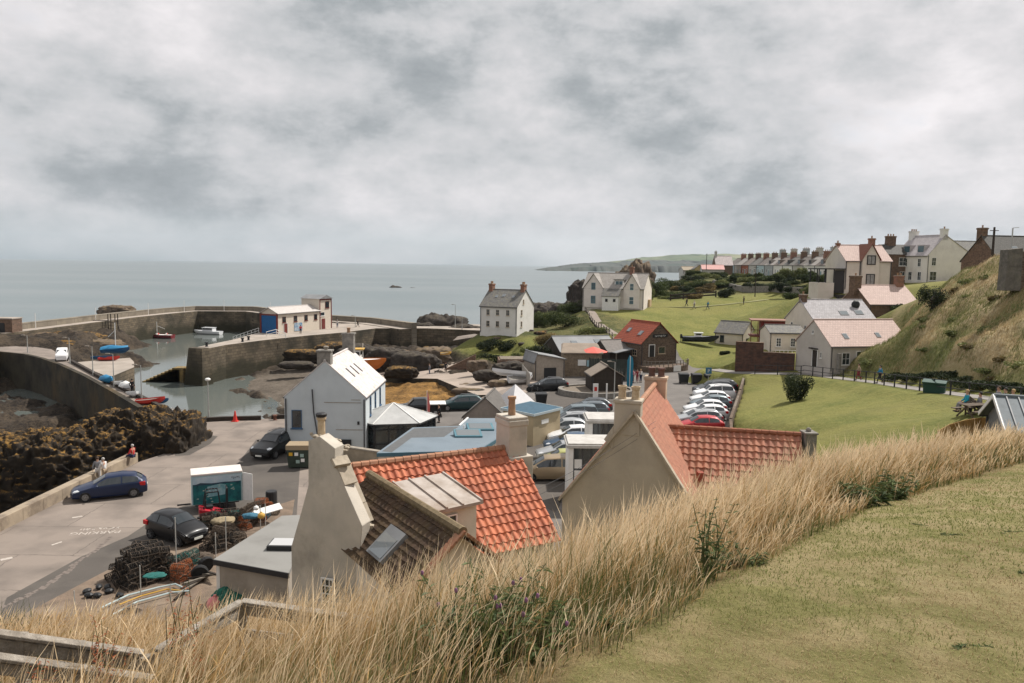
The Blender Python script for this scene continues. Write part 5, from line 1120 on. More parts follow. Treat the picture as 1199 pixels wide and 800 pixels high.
window_part(t,'f',3.2,3.4,1.6,1.6,2,2,L=5.5,Wd=6);window_part(t,'f',3.2,.8,1.0,1.5,2,2,L=5.5,Wd=6);chimney(t,(2.2,3),1.8,.9,7,2.2,M_stone2,3)
# ---- terrace rows of fishermen's cottages along the skyline ----
P0=WD(852,320,318);P1=WD(968,325,222)
base0,base1=P0.z,P1.z;ang=math.atan2(P1.y-P0.y,P1.x-P0.x);Lr=(P1-P0).to_2d().length;N_=11;w=Lr/N_
M_tblue=mat('pale_blue_wash',(.40,.50,.53),.9,var=.12);M_tcream=mat('grey_cream_wash',(.46,.44,.40),.9,var=.15);M_tred=mat('red_sandstone_wall',(.32,.12,.07),.9,var=.2);M_tgrey=mat('grey_wash',(.35,.37,.38),.9,var=.15)
cols=[M_tblue,M_tcream,M_tred,M_tcream,M_tblue,M_tgrey,M_white,M_white,M_tcream,M_white,M_white]
cnames=['pale blue','grey cream','red sandstone','cream','light blue','grey washed','white','white','buff','white','white']
ordn=['first','second','third','fourth','fifth','sixth','seventh','eighth','ninth','tenth','eleventh']
rm_t=[slate('brown_grey_slate',(.20,.175,.155)),M_slate_x,slate('warm_slate',(.25,.21,.18)),M_pslg]
for i in range(N_):
 p=P0.lerp(P1,i/N_);z=base0+(base1-base0)*i/N_;sc=1.0
 hh=3.7;rr=6.3
 roof=rm_t[(i*3)%4];cm=M_stone2 if i%3 else M_brick
 h=house('terraced_cottage',f'{ordn[i]} cottage from the left in the skyline terrace, with {cnames[i]} front','cottage',(p.x,p.y,z-.3),ang,w,7.5,hh,rr,'x',cols[i],roof,windows=[('f',w*.25,1.0,.9,1.3,1,2),('f',w*.78,1.0,.9,1.3,1,2)]+([('f',w*.3,3.9,1.0,.01)]if False else[]),doors=[('f',w*.52,0,.9,2.0,M_trimb)],chims=[(w-.5,3.7,1.1,1.8,5.4,2.6,cm,3)],group='cottages of the skyline terrace',over=.15,verge=0,deep=3)
 if i>4:
  d=MB();y0=.6;d.box(w*.3,w*.3+2.0,y0,3,3.9,5.5);dd=d.build('dormer',roof,h);d=MB();d.box(w*.3+.15,w*.3+1.85,y0-.05,y0-.004,4.1,5.3);d.build('dormer_window',M_dark if i%2 else M_pane,dd)
for i in range(8):
 p=Vector((0,0,0));p.x=P0.x+17+(P1.x-P0.x)*i/8;p.y=P0.y+6+(P1.y-P0.y)*i/8
 house('terraced_cottage',f'cottage of the rear skyline row, {ordn[i]} pale chimney stack from the left','cottage',(p.x,p.y,base0+.6),ang,11,7.5,3.8,6.8,'x',M_tcream,rm_t[i%4],chims=[(10,3.7,1.3,2.2,5.6,3.6,M_tcream if i%2 else M_tgrey,3)],group='cottages of the rear skyline row',over=.1,verge=0,deep=2)
house('village_hall','hall with pale pinkish roof at the left end of the skyline terrace','hall',(WD(838,320,300).x,300,12.2),R(-4),6.5,8,3.6,7.0,'x',M_stone2,slate('pale_pink_slate',(.60,.52,.50)),chims=[(.5,4,.8,1.2,6.4,2.4,M_tcream,1)],deep=2)
house('pink_roof_shed','low shed with pink roof beside the skyline gardens','shed',(WD(822,318,262).x,262,12.6),R(-6),7.4,5,1.6,3.0,'x',M_tcream,mat('pink_sheet',(.62,.36,.33),.8,var=.15),deep=2)
house('tan_hut','little tan gabled hut left of the pink roofed shed','hut',(WD(813,314,275).x,275,13.0),0,3.6,4,1.2,2.6,'y',mat('tan_wash',(.40,.33,.16),.9,var=.2),M_slate_y,deep=2)
house('long_tan_shed','long low tan roofed shed on the skyline beside the headland','shed',(WD(800,318,290).x,290,12.4),R(10),6,4,1.3,2.5,'x',M_tcream,mat('tan_roof',(.38,.32,.24),.9,var=.2),deep=2)
M_stonedk=mat('dark_lichened_stone',(.16,.145,.125),.95,col2=(.09,.082,.07),vscale=2.2,stain=(.22,.20,.15),sscale=1.2,samt=.6,bump=.9,bscale=5)
A=WD(1178,320,70.5);t=thing('ruined_wall','tall grey stone wall end standing on the crest of the bank','wall',(A.x,70.5,14.2),0)
s=MB();s.add([(0,0,-1),(1.45,0,-1),(1.45,1.2,-1),(0,1.2,-1),(.05,0,2.75),(1.4,0,2.9),(1.4,1.2,2.9),(.05,1.2,2.75)],[(0,3,2,1),(4,5,6,7),(0,1,5,4),(1,2,6,5),(2,3,7,6),(3,0,4,7)]);s.box(1.42,6,.3,1.0,-1,2.6,1);s.build('masonry',[M_stonedk,M_stone],t,bevel=.04)
h_=house('corrugated_shed','grey boarded shed with ribbed metal roof at the right edge of the lawn','shed',(24.3,38.6,5.6),R(-109),4.3,5.0,2.15,3.3,'y',mat('grey_vertical_boards',(.20,.21,.21),.7,var=.35,vscale=5),mat('pale_metal_roof',(.15,.175,.19),.7,var=.25),verge=.35,over=.3,deep=1)
for sg in(-1,1):
 s=MB()
 for k in range(12):
  y=-.33+k*.5;a=Vector((2.15,y,3.3+.15));e=Vector((2.15+sg*2.45,y,3.3+.15-1.15/2.15*2.45));s.bar(a,e,.05,.06)
 s.build('roof_ribs',M_lead,h_)
 s=MB();a=Vector((2.15,-.37,3.4));s.bar(a,Vector((2.15+sg*2.45,-.37,3.4-1.15/2.15*2.45)),.04,.2);s.build('bargeboard',M_trimw,h_)
def yard_shed():
 z=2.6;pts=[W(250,655,z),W(338,671,z),W(352,640,z),W(351,603,z),W(330,604,z)]
 A=pts[0];t=thing('flat_roof_shed','pale shed with flat grey felt roof and square skylight in the creel yard','shed',(A.x,A.y,0),0)
 L=lambda p:(p[0]-A.x,p[1]-A.y);o=[L(p)for p in pts];cx=sum(p[0]for p in o)/5;cy=sum(p[1]for p in o)/5
 s=MB();s.prism([(cx+(x-cx)*.95,cy+(y-cy)*.95)for x,y in o],-.2,z-.16);s.build('wall',mat('stained_boards',(.34,.30,.25),.9,col2=(.27,.235,.195),vscale=.7,stain=(.16,.13,.1),samt=.6),t)
 s=MB();s.prism(o,z-.155,z);r=s.build('roof',mat('grey_roof_felt',(.235,.23,.215),.85,col2=(.205,.20,.185),vscale=.5,stain=(.16,.155,.145),sscale=.5,samt=.5),t)
 s=MB();s.bar((*o[0],z-.12),(*o[1],z-.12),.08,.22);s.build('fascia',M_dark,r)
 p=L(W(312,645,z));s=MB();s.box(p[0],p[0]+1.15,p[1],p[1]+1.0,z+.0,z+.2);k=s.build('skylight',M_dark,r);s=MB();s.box(p[0]+.07,p[0]+1.08,p[1]+.07,p[1]+.93,z+.2,z+.23);s.build('pane',mat('milky_skylight',(.45,.45,.45),.4),k)
 d=Vector((*o[1],0))-Vector((*o[0],0));s=MB();s.bar(Vector((*o[0],.0))+d*.02+Vector((.08,.15,0)),Vector((*o[0],z-.2))+d*.02+Vector((.08,.15,0)),.14);s.build('corner_post',M_trimw,t)
yard_shed()
# ================= breakwater, piers, slip =================
M_conc=brickmat('breakwater_concrete',(.25,.215,.165),(.20,.17,.135),(.10,.085,.065),3.2,1.0,.05,'xyz',.95,.5,stain=(.14,.12,.09),samt=.8,sscale=.12)
M_conct=mat('pier_deck',(.36,.31,.265),.95,col2=(.26,.225,.19),vscale=.3,stain=(.22,.20,.175),sscale=.2,samt=.6)
def strip_poly(P,off0,off1):
 """plan polygon between two offsets of a polyline (positive = right of the direction of travel)"""
 L_,R_=[],[]
 for i,p in enumerate(P):
  a=P[max(i-1,0)];b=P[min(i+1,len(P)-1)];d=Vector((b[0]-a[0],b[1]-a[1])).normalized();n=Vector((d.y,-d.x))
  L_.append((p[0]+n.x*off0,p[1]+n.y*off0));R_.append((p[0]+n.x*off1,p[1]+n.y*off1))
 return L_,R_
def strip(s,P,o0,o1,z0,z1,mi=0,mt=None):
 A,B=strip_poly(P,o0,o1)
 for i in range(len(P)-1):s.prism([A[i],B[i],B[i+1],A[i+1]],z0,z1,mi,mt)
PO=px((-140,399,1.7),(-60,389,1.7),(0,383,1.7),(60,376,1.75),(140,366.5,1.85),(190,361,2.05),(228,357.5,2.3))+px((300,358),(350,363.5),(390,368),(440,371),(488,377),z=2.3)
t=thing('breakwater','long outer breakwater with parapet wall curving round the harbour mouth','breakwater',(PO[0][0],PO[0][1],0));l=t.location
Q=[(p[0]-l.x,p[1]-l.y)for p in PO]
s=MB();strip(s,Q,0,1.3,-9,2.1);s.build('parapet',M_conc,t);s=MB();strip(s,Q,1.302,4.2,-9,.9,0,1);s.build('walkway',[M_wallc,M_conct],t)
for k in range(3,9):
 a,b=Vector(Q[k-1]),Vector(Q[k]);m_=(a+b)/2;s=MB();d=(b-a).normalized();n=Vector((d.y,-d.x));c=m_+n*1.8;s.tube([(c.x,c.y,.9),(c.x,c.y,3.9)],.06,6);s.build('lamp_post',M_trimw,t)
pp=px((221,408.5),(237,409.5),(264,404),(312,398),(360,393),(400,389.5),(440,384.5),(500,384.5),(562,387),(562,380),(500,378.5),(440,378),(400,379),(388,378),(304,389),(272,398),z=.8)
s=MB();s.prism(pp,-9,.8,1,0);o=s.build('pier',[M_conct,M_wallc]);tag(o,'inner harbour pier of weathered stone blocks carrying the lifeboat house','pier');pier_ob=o
s=MB();e=[W(221,408.5,.8),W(237,409.5,.8)];d=(e[1]-e[0]).normalized();n=Vector((d.y,-d.x,0));
v=[e[0]+n*.05,e[1]+n*.05,e[1]-n*1.5,e[0]-n*1.5];bt=[e[0]+n*.9-d*.9,e[1]+n*.9+d*.6,e[1]-n*2+d*.6,e[0]-n*2-d*.9]
s.add([p+Vector((0,0,.15))for p in v]+[Vector((p.x,p.y,-8))for p in bt],[(3,2,1,0),(4,5,6,7),(0,1,5,4),(1,2,6,5),(2,3,7,6),(3,0,4,7)]);o=s.build('pier_head',M_wallc);o.name='masonry_head';o.parent=pier_ob
c=W(210,434,-3.2);t=thing('harbour_steps','golden weedy stone steps descending into the harbour from the pier head','steps',(c.x,c.y,0));s=MB()
for k in range(9):s.box(-k*.62-.62,-k*.62+1.2,-1.3,.9,-7,-2.6-k*.28)
s.build('steps',mat('weedy_stone',(.26,.18,.07),.9,col2=(.12,.09,.05),vscale=2),t)
dk=px((86,424.5),(152,419),(157,424),(157,430),(128,442),z=.05);s=MB();s.prism(dk,-9,.05,0,1);o=s.build('dock',[M_wallc,M_conct]);tag(o,'short square stone dock where the blue covered boat stands','dock')
sp=[(447,442.5,-2.6),(512,443.5,-1.4),(558,462.5,-.1),(612,462,.012),(640,450,.012),(612,441,.0),(598,443,-.1),(588,428,-.7),(560,419,-1.1),(530,418,-1.5),(515,425,-1.9),(480,430,-2.6),(425,433,-3.6),(425,440,-3.4)]
S=[W(*p)for p in sp];s=MB();s.prism([(p.x,p.y)for p in S],-7,[p.z for p in S],1,0);o=s.build('slipway',[mat('slip_concrete',(.36,.295,.245),.93,col2=(.29,.24,.20),vscale=.4,stain=(.26,.22,.18),sscale=.25,samt=.6,bump=.3),M_walld]);o['kind']='structure'
s=MB();sh=[W(530,401,-.2),W(560,404,0),W(566,396,.6),(W(556,393,.8)),W(536,396,.4)];s.add([(p.x,p.y,max(p.z,gz(p.x,p.y))+.35)for p in sh],[(0,1,2,3,4)]);struct(s.build('harbour_track',M_quay))
P=[(-28.2,14),(-28.2,41),(-27.9,55.9)];pts=[]
for a,b in zip(P[:-1],P[1:]):
 for k in range(8):pts.append((a[0]+(b[0]-a[0])*k/8,a[1]+(b[1]-a[1])*k/8))
pts.append(P[-1]);s=MB();strip(s,pts,-.35,.25,-.5,.72);o=s.build('quay_parapet',mat('parapet_concrete',(.34,.275,.20),.95,col2=(.25,.20,.15),vscale=1.2,stain=(.13,.10,.075),sscale=.6,samt=.8,bump=.4),bevel=.03);tag(o,'low tan concrete parapet wall along the quay beside the blue hatchback','wall')
s=MB();c=px(*curve_in);strip(s,[Vector(p)for p in c],-.3,.25,-9,.45);o=s.build('sea_wall',M_walld);tag(o,'high curved sea wall, dark and lichen stained, holding up the harbour road','sea wall')
for nm,P in(('left',[(85,424),(120,443),(160,463),(200,483),(217,494.5)]),('front',[(217,494.5),(262,492),(306,491)]),('gap',[(318,490),(345,489)])):
 c=px(*P);s=MB();strip(s,[Vector(p)for p in c],.02,.42,.0,.38);o=s.build('edge_beam',M_dwood)
 tag(o,{'left':'dark timber edge beam along the left side of the harbour basin','front':'long dark timber edge beam in front of the traffic cone','gap':'short dark timber edge beam beside the pale blue-white house'}[nm],'edge beam')
c=[(13.2,44),(19.6,68),(25.3,84.5),(31.0,101.2)];s=MB();P=[Vector(p)for p in c]
A_,B_=strip_poly(P,0,.25)
for i in range(3):s.prism([A_[i],B_[i],B_[i+1],A_[i+1]],-.5,[1.55,1.55,1.45,1.45])
o=s.build('retaining_wall',M_stone);tag(o,'dark stone retaining wall between the row of cars and the sloping lawn','wall')
# ================= lifeboat house on the pier =================
t=house('lifeboat_house','long cream lifeboat house with maroon trim, blue slip door and lookout tower','lifeboat house',(-49.9,151.9,.8),R(-25),4.5,12.5,3.95,5.0,'y',mat('pale_cream_boards',(.62,.55,.46),.85,var=.08),mat('pale_sheet_roof',(.50,.46,.43),.7,var=.2),over=.25,verge=.3,deep=2,windows=[('r',y,2.1,1.0,1.15,1,1)for y in(1.7,5.0,8.2,11.2)],doors=[('r',2.1,.0,1.0,1.9,M_trimr)],frame=M_trimr)
s=MB();s.box(.4,4.1,-.12,-.01,0,3.5);s.build('slip_door',mat('bright_blue_door',(.012,.10,.27),.55,var=.15),t)
s=MB();[s.box(x,x+.35,-.2,-.002,0,3.9)for x in(0,4.15)];s.box(.35,4.15,-.18,-.002,3.55,3.8);s.build('door_surround',M_trimr,t)
s=MB();s.box(4.51,4.56,4.6,7.0,.2,1.8);s.build('boat_mural',mat('blue_mural',(.10,.22,.38),.6,col2=(.45,.50,.52),vscale=1.3),t)
s=MB();s.box(-.3,4.5,12.52,16.5,-.2,6.4);w_=s.build('lookout_tower',mat('pale_cream_boards',(1,1,1)),t)
s=MB();s.add([(-.6,12.3,6.4),(4.8,12.3,6.4),(4.8,16.8,6.4),(-.6,16.8,6.4),(-.6,14.5,7.2),(4.8,14.5,7.2)],[(0,1,5,4),(2,3,4,5),(0,4,3),(1,2,5),(0,3,2,1)]);s.build('tower_roof',M_lead,w_)
s=MB();[s.box(4.51,4.56,y,y+.22,0,6.35)for y in(12.52,16.28)];s.box(4.5,4.56,12.5,16.5,6.1,6.38);s.build('tower_trim',M_trimr,w_)
window_part(t,'r',15.0,4.4,1.3,1.4,1,1,M_trimr,name='tower_window',L=4.5,Wd=0);window_part(t,'r',13.4,2.8,1.4,.8,1,1,M_trimw,name='tower_window',L=4.5,Wd=0)
s=MB();s.box(4.51,4.6,13.2,14.2,0,2.2);s.build('tower_door',M_trimr,w_)
t=thing('slip_railing','pale tubular railing beside the lifeboat slip','railing',W(303,390,.8).to_tuple());s=MB();d=W(273,400,-1.2)-W(303,390,.8)
for h in(.5,1.0):s.tube([(0,0,h),tuple(d+Vector((0,0,h)))],.05,6)
for k in range(8):p=d*(k/7);s.tube([p,p+Vector((0,0,1.0))],.045,6)
s.build('rail',M_trimw,t)
t=thing('slip_railing','pale tubular railing zigzagging below the blue lifeboat door','railing',W(312,395,.8).to_tuple());s=MB();pts=[Vector((0,0,0)),Vector((1.5,1.2,.4)),Vector((2.6,-.6,.2)),Vector((4.0,-1.4,0))]
for a,b in zip(pts[:-1],pts[1:]):
 for h in(.5,1.0):s.tube([a+Vector((0,0,h)),b+Vector((0,0,h))],.05,6)
for p in pts:s.tube([p,p+Vector((0,0,1.0))],.05,6)
s.build('rail',M_trimw,t)
# ================= rocks =================
def rockmat(name,c1,c2,lich=None,la=.6,ls=1.0):
 m=mat(name,c1,.95,col2=c2,vscale=1.1,bump=1.0,bscale=2.4,stain=(c1[0]*.35,c1[1]*.35,c1[2]*.35),sscale=.8,samt=.8)
 if lich:
  nt=m.node_tree;N=nt.nodes;L=nt.links;b=N['Principled BSDF'];src=b.inputs['Base Color'].links[0].from_socket
  g=N.new('ShaderNodeNewGeometry');sp=N.new('ShaderNodeSeparateXYZ');L.new(g.outputs['Normal'],sp.inputs[0])
  tc=N.new('ShaderNodeTexCoord');t=N.new('ShaderNodeTexNoise');t.inputs['Scale'].default_value=ls;t.inputs['Detail'].default_value=10;t.inputs['Roughness'].default_value=.75;L.new(tc.outputs['Object'],t.inputs[0])
  a=N.new('ShaderNodeMath');a.operation='MULTIPLY_ADD';L.new(sp.outputs[2],a.inputs[0]);a.inputs[1].default_value=.28;L.new(t.outputs[0],a.inputs[2])
  mr=N.new('ShaderNodeMapRange');mr.inputs[1].default_value=.70;mr.inputs[2].default_value=.84;mr.inputs[4].default_value=la;L.new(a.outputs[0],mr.inputs[0])
  x=N.new('ShaderNodeMix');x.data_type='RGBA';L.new(mr.outputs[0],x.inputs[0]);L.new(src,x.inputs[6]);x.inputs[7].default_value=(*lich,1);L.new(x.outputs[2],b.inputs['Base Color'])
 return m
R_gold=rockmat('lichen_rock',(.038,.028,.018),(.014,.011,.009),(.23,.125,.028),.9,1.8)
R_dark=rockmat('dark_shore_rock',(.055,.045,.038),(.025,.021,.018),(.12,.10,.07),.5,.9)
R_tan=rockmat('tan_shore_rock',(.15,.11,.08),(.065,.05,.036),(.22,.16,.08),.5,.8)
def rock(name,label,cat,c,size,m,seed=0,rough=.5,res=40,fr=1.0,group=None,rz=0,blocky=.6):
 """irregular boulder or outcrop: a sphere pushed about by fractal noise in three axes"""
 nu,nv=res*2,res;u=np.linspace(0,2*math.pi,nu,endpoint=False);v=np.linspace(.02,math.pi*.97,nv)
 U,V=np.meshgrid(u,v,indexing='ij');x,y,z=np.sin(V)*np.cos(U),np.sin(V)*np.sin(U),np.cos(V)
 k=np.abs(x)**4+np.abs(y)**4+np.abs(z)**4;f=(1-blocky)+blocky*k**-.25
 x,y,z=x*f,y*f,z*f;sx,sy,sz=size
 X,Y,Z=x*sx,y*sy,z*sz
 a=fbm(X*.9*fr/max(1,sx**.5)+seed,Y*.9*fr/max(1,sx**.5),Z*.9*fr/max(1,sx**.5),5)-.5;rg=np.abs(fbm(X*fr*1.3+seed,Y*fr*1.3,Z*fr*2.2+9,5)-.5)*2
 d=1+(a*1.7-rg*.55+.1)*rough*.8
 fine=(fbm(X*fr*3+seed,Y*fr*3,Z*fr*3,4)-.5)*rough*.42/max(1,sx**.5)
 d=d+fine+((fbm(X*fr*7+seed,Y*fr*7,Z*fr*7,3)-.5)*.12/max(1,sx**.5)if res>=50 else 0)
 P=np.stack([X*d,Y*d,Z*d],-1).reshape(-1,3)
 i=np.arange(nu)[:,None]*nv+np.arange(nv-1)[None,:];j=((np.arange(nu)+1)%nu)[:,None]*nv+np.arange(nv-1)[None,:]
 fc=np.stack([i,i+1,j+1,j],-1).reshape(-1,4)
 o=np_mesh(name,P,fc,m,smooth=True);o.location=c;o.rotation_euler=(0,0,rz)
 if label:tag(o,label,cat,group)
 return o
def PW(a,b,D):v=WD(a,b,D);return v
rock('rock_outcrop','golden lichened crag nearest the quay road, rising steeply above it','rock',(W(192,530,0).x-.3,61.5,-1.6),(2.1,3.4,4.4),R_gold,3,.5,120)
rock('rock_outcrop','golden lichened crag at the foot of the curved sea wall','rock',(WD(160,500,62).x-.6,62.5,-1.8),(3.8,3.0,4.4),R_gold,9,.5,130)
rock('rock_outcrop','middle lichen topped crag of the dark gully ridge','rock',(WD(105,520,60).x,60.5,-2.7),(4.4,3.2,4.2),R_gold,15,.5,130)
rock('rock_outcrop','broad dark brown crag at the left of the gully ridge','rock',(WD(45,540,58).x,58.5,-3.2),(5.0,3.6,4.4),R_gold,21,.5,130)
rock('rock_outcrop','low brown crag at the left edge of the gully','rock',(WD(-30,540,58).x,58,-3.4),(5.0,4.0,4.2),R_gold,28,.5,110)
for i,(a,b,D,sx,sy,sz,m,lb)in enumerate([(135,361,215,5.2,2.6,1.9,R_tan,'low brown islet just beyond the breakwater'),(463,336.5,620,6,3,3.0,R_dark,'dark skerry out at sea'),(483,337.5,620,3.0,2,1.2,R_dark,'small skerry right of the dark one out at sea'),(405,337.5,620,2.5,2,.8,R_dark,'tiny skerry left of the dark one out at sea'),(743,327,232,6.5,5,11.5,R_tan,'tall reddish sea stack behind the cream villa'),(686,345,185,4.6,4,8.5,R_dark,'dark crag rising left of the cream villa'),(672,362,182,5.5,4,4.0,R_dark,'dark shore crag below the thin pole'),(640,362,186,5.2,4,3.6,R_dark,'dark shore crag right of the tall white house'),(520,378,178,6.0,4,4.2,R_dark,'dark humped rock beyond the harbour road'),(545,384,172,4,3,1.8,R_dark,'low dark rock beside the harbour road'),(490,380,175,4,2,1.3,R_dark,'flat dark rock beyond the pier root'),(455,414,128,4.2,2.6,2.4,R_dark,'dark jagged rock at the head of the slipway'),(487,418,124,4.0,2.5,2.0,R_dark,'dark rock standing left of the slipway'),(425,409,136,4.6,2.5,1.9,R_dark,'weedy dark rock behind the orange boat'),(508,410,130,3.2,2,1.6,R_tan,'pale broken rock beside the slipway top'),(470,432,113,2.6,1.6,.9,R_gold,'orange weeded rock below the slipway'),(571,436,100,1.7,1.1,.75,R_dark,'dark boulder at the right side of the slipway'),(583,447,96,1.5,.9,.5,R_tan,'brown flat boulder beside the beached dinghies'),(597,428,104,2.4,1.6,1.4,R_dark,'dark boulder pile below the walled garden'),(560,424,108,1.5,1,.9,R_tan,'tan boulder near the wrapped white boat'),(548,456,93,1.9,.7,.4,R_tan,'flat pale stone below the slipway wall'),(538,466,88,1.3,.7,.45,R_dark,'small dark stone beside the teal estate car'),(30,394,150,7,4,2.0,R_tan,'brown shore rocks below the breakwater wall'),(85,394,152,7,4,2.2,R_gold,'golden shore rocks beside the harbour mouth'),(120,402,145,4,3,1.7,R_tan,'tan rock slope beside the small dock'),(60,403,138,6,3,1.8,R_gold,'lichened rock bank behind the harbour road'),(10,404,134,6,3,1.8,R_tan,'brown rock bank left of the white van'),(-20,385,160,8,4,2.4,R_dark,'dark rock at the far left shore'),(395,405,140,4.6,2.2,1.6,R_gold,'weeded rocks at the foot of the inner pier'),(360,412,137,4.2,2,1.2,R_gold,'ochre weeded rock on the harbour mud'),(345,425,128,2.8,1.4,.7,R_dark,'low dark rock on the harbour mud')]):
 c=WD(a,b,D);z=c.z-sz*.62
 rock('rock',lb,'rock',(c.x,D,z),(sx,sy,sz),m,i*3.7+2,.55,34 if D<300 else 18)
def headland(name,pts,D,depth,m,seed):
 n=160;px_=np.linspace(pts[0][0],pts[-1][0],n);top=np.interp(px_,[p[0]for p in pts],[p[1]for p in pts]);V=[]
 rows=14
 for j in range(rows):
  f=j/(rows-1);Dj=D+depth*f
  for i in range(n):
   h=WD(px_[i],top[i],D+depth*.8).z;h=max(h,SEAZ-2)
   prof=[0,.55,.62,.64,.66,.70,.75,.80,.86,.92,.97,1.0,.9,0][j]
   z=SEAZ-4+(h-SEAZ+4)*prof;z+=(fbm(px_[i]*.07+seed,f*5)-.5)*14*prof if j not in(0,)else 0
   x=WD(px_[i],310,Dj).x if False else WD(px_[i],310,D+depth*.5).x+(fbm(px_[i]*.15,f*3+seed)-.5)*30
   V.append((x,Dj+(fbm(px_[i]*.11+3,seed)-.5)*depth*.25,z))
 i=np.arange(rows-1)[:,None]*n+np.arange(n-1)[None,:];fc=np.stack([i,i+1,i+n+1,i+n],-1).reshape(-1,4)
 o=np_mesh(name,V,fc,m,smooth=True);struct(o);return o
M_hl=mat('far_fields',(.075,.11,.06),.95,col2=(.20,.20,.115),vscale=.004,det=3,stain=(.045,.07,.055),sscale=.006,samt=.8)
M_hc=mat('far_cliffs',(.05,.065,.06),.95,col2=(.09,.09,.08),vscale=.01,stain=(.035,.06,.045),sscale=.012,samt=.9)
headland('far_headland',[(628,316.2),(640,313.5),(660,311),(690,307.5),(715,307.5),(740,306),(800,305),(860,305),(940,306)],2500,500,M_hc,2)
headland('far_hills',[(690,315),(705,309),(735,304.5),(770,301.5),(800,299),(830,298),(870,298),(940,297),(1000,299),(1300,300)],3400,900,M_hl,11)
# ================= vehicles =================
def paint(name,c,metal=.0,rough=.35):return mat(name,c,rough,spec=.35,metal=metal,coat=.25)
M_carglass=mat('car_glass',(.018,.024,.028),.06,spec=.9)
M_tyre=mat('tyre_rubber',(.02,.02,.021),.85);M_rim=mat('alloy_rim',(.38,.38,.39),.35,metal=.6)
M_lamp=mat('headlamp_glass',(.70,.72,.74),.12,spec=.9);M_tail=mat('tail_lamp_red',(.45,.015,.015),.25);M_plate=mat('number_plate',(.72,.72,.66),.5);M_trim=mat('black_trim',(.03,.03,.032),.6)
P_base=paint('car_paint',(.3,.3,.3))
STY={'hatch':(4.3,[(0,.30,.52,.56,.60,.50),(.12,.24,.64,.68,.80,.66),(.9,.2,.82,.90,.88,.72),(1.2,.2,.90,.98,.89,.72),(2.0,.2,.94,1.42,.90,.58),(2.9,.2,.96,1.47,.90,.60),(3.6,.2,.99,1.39,.89,.57),(4.05,.24,1.0,1.10,.85,.66),(4.25,.28,.86,.92,.80,.70),(4.3,.34,.6,.66,.76,.68)],(.82,3.5),.32),'small':(3.45,[(0,.3,.56,.6,.58,.48),(.1,.24,.7,.74,.74,.62),(.6,.2,.88,.96,.80,.66),(.85,.2,.94,1.04,.81,.64),(1.55,.2,.97,1.43,.82,.54),(2.4,.2,1.0,1.48,.82,.55),(3.0,.2,1.03,1.40,.81,.53),(3.3,.24,1.04,1.14,.77,.60),(3.42,.28,.84,.9,.73,.64),(3.45,.34,.6,.66,.7,.6)],(.62,2.9),.3),'estate':(4.7,[(0,.30,.52,.56,.62,.52),(.12,.24,.66,.70,.84,.68),(1.0,.2,.84,.92,.90,.74),(1.3,.2,.92,1.0,.91,.74),(2.1,.2,.95,1.44,.91,.62),(3.2,.2,.97,1.50,.91,.64),(4.1,.2,1.0,1.46,.90,.62),(4.5,.24,1.02,1.16,.87,.70),(4.66,.28,.88,.94,.83,.74),(4.7,.34,.6,.66,.8,.7)],(.88,3.75),.34),'suv':(4.6,[(0,.36,.66,.72,.66,.56),(.12,.30,.86,.9,.86,.72),(.95,.26,1.02,1.10,.93,.78),(1.2,.26,1.1,1.18,.94,.76),(1.85,.26,1.12,1.66,.94,.66),(3.0,.26,1.14,1.76,.94,.68),(4.1,.26,1.15,1.70,.93,.66),(4.42,.3,1.15,1.30,.9,.74),(4.56,.32,.98,1.05,.87,.78),(4.6,.4,.7,.76,.84,.74)],(.88,3.6),.37),'mpv':(4.4,[(0,.30,.60,.64,.66,.56),(.12,.24,.76,.8,.86,.7),(.6,.2,.92,1.0,.90,.74),(.9,.2,1.0,1.1,.91,.74),(1.8,.2,1.04,1.62,.91,.64),(3.0,.2,1.05,1.70,.91,.65),(4.0,.2,1.06,1.64,.90,.63),(4.24,.24,1.06,1.22,.87,.72),(4.36,.28,.9,.96,.84,.76),(4.4,.34,.64,.7,.8,.72)],(.85,3.55),.33),}
def ring(s):
 x,b,zb,zr,w,wr=s
 lo=b+(zb-b)*.35
 return[(x,-w*.86,b),(x,-w,lo),(x,-w*.985,zb-.12),(x,-w*.95,zb),(x,-wr,zr-.05),(x,-wr*.82,zr),(x,0,zr+.03),(x,wr*.82,zr),(x,wr,zr-.05),(x,w*.95,zb),(x,w*.985,zb-.12),(x,w,lo),(x,w*.86,b)]
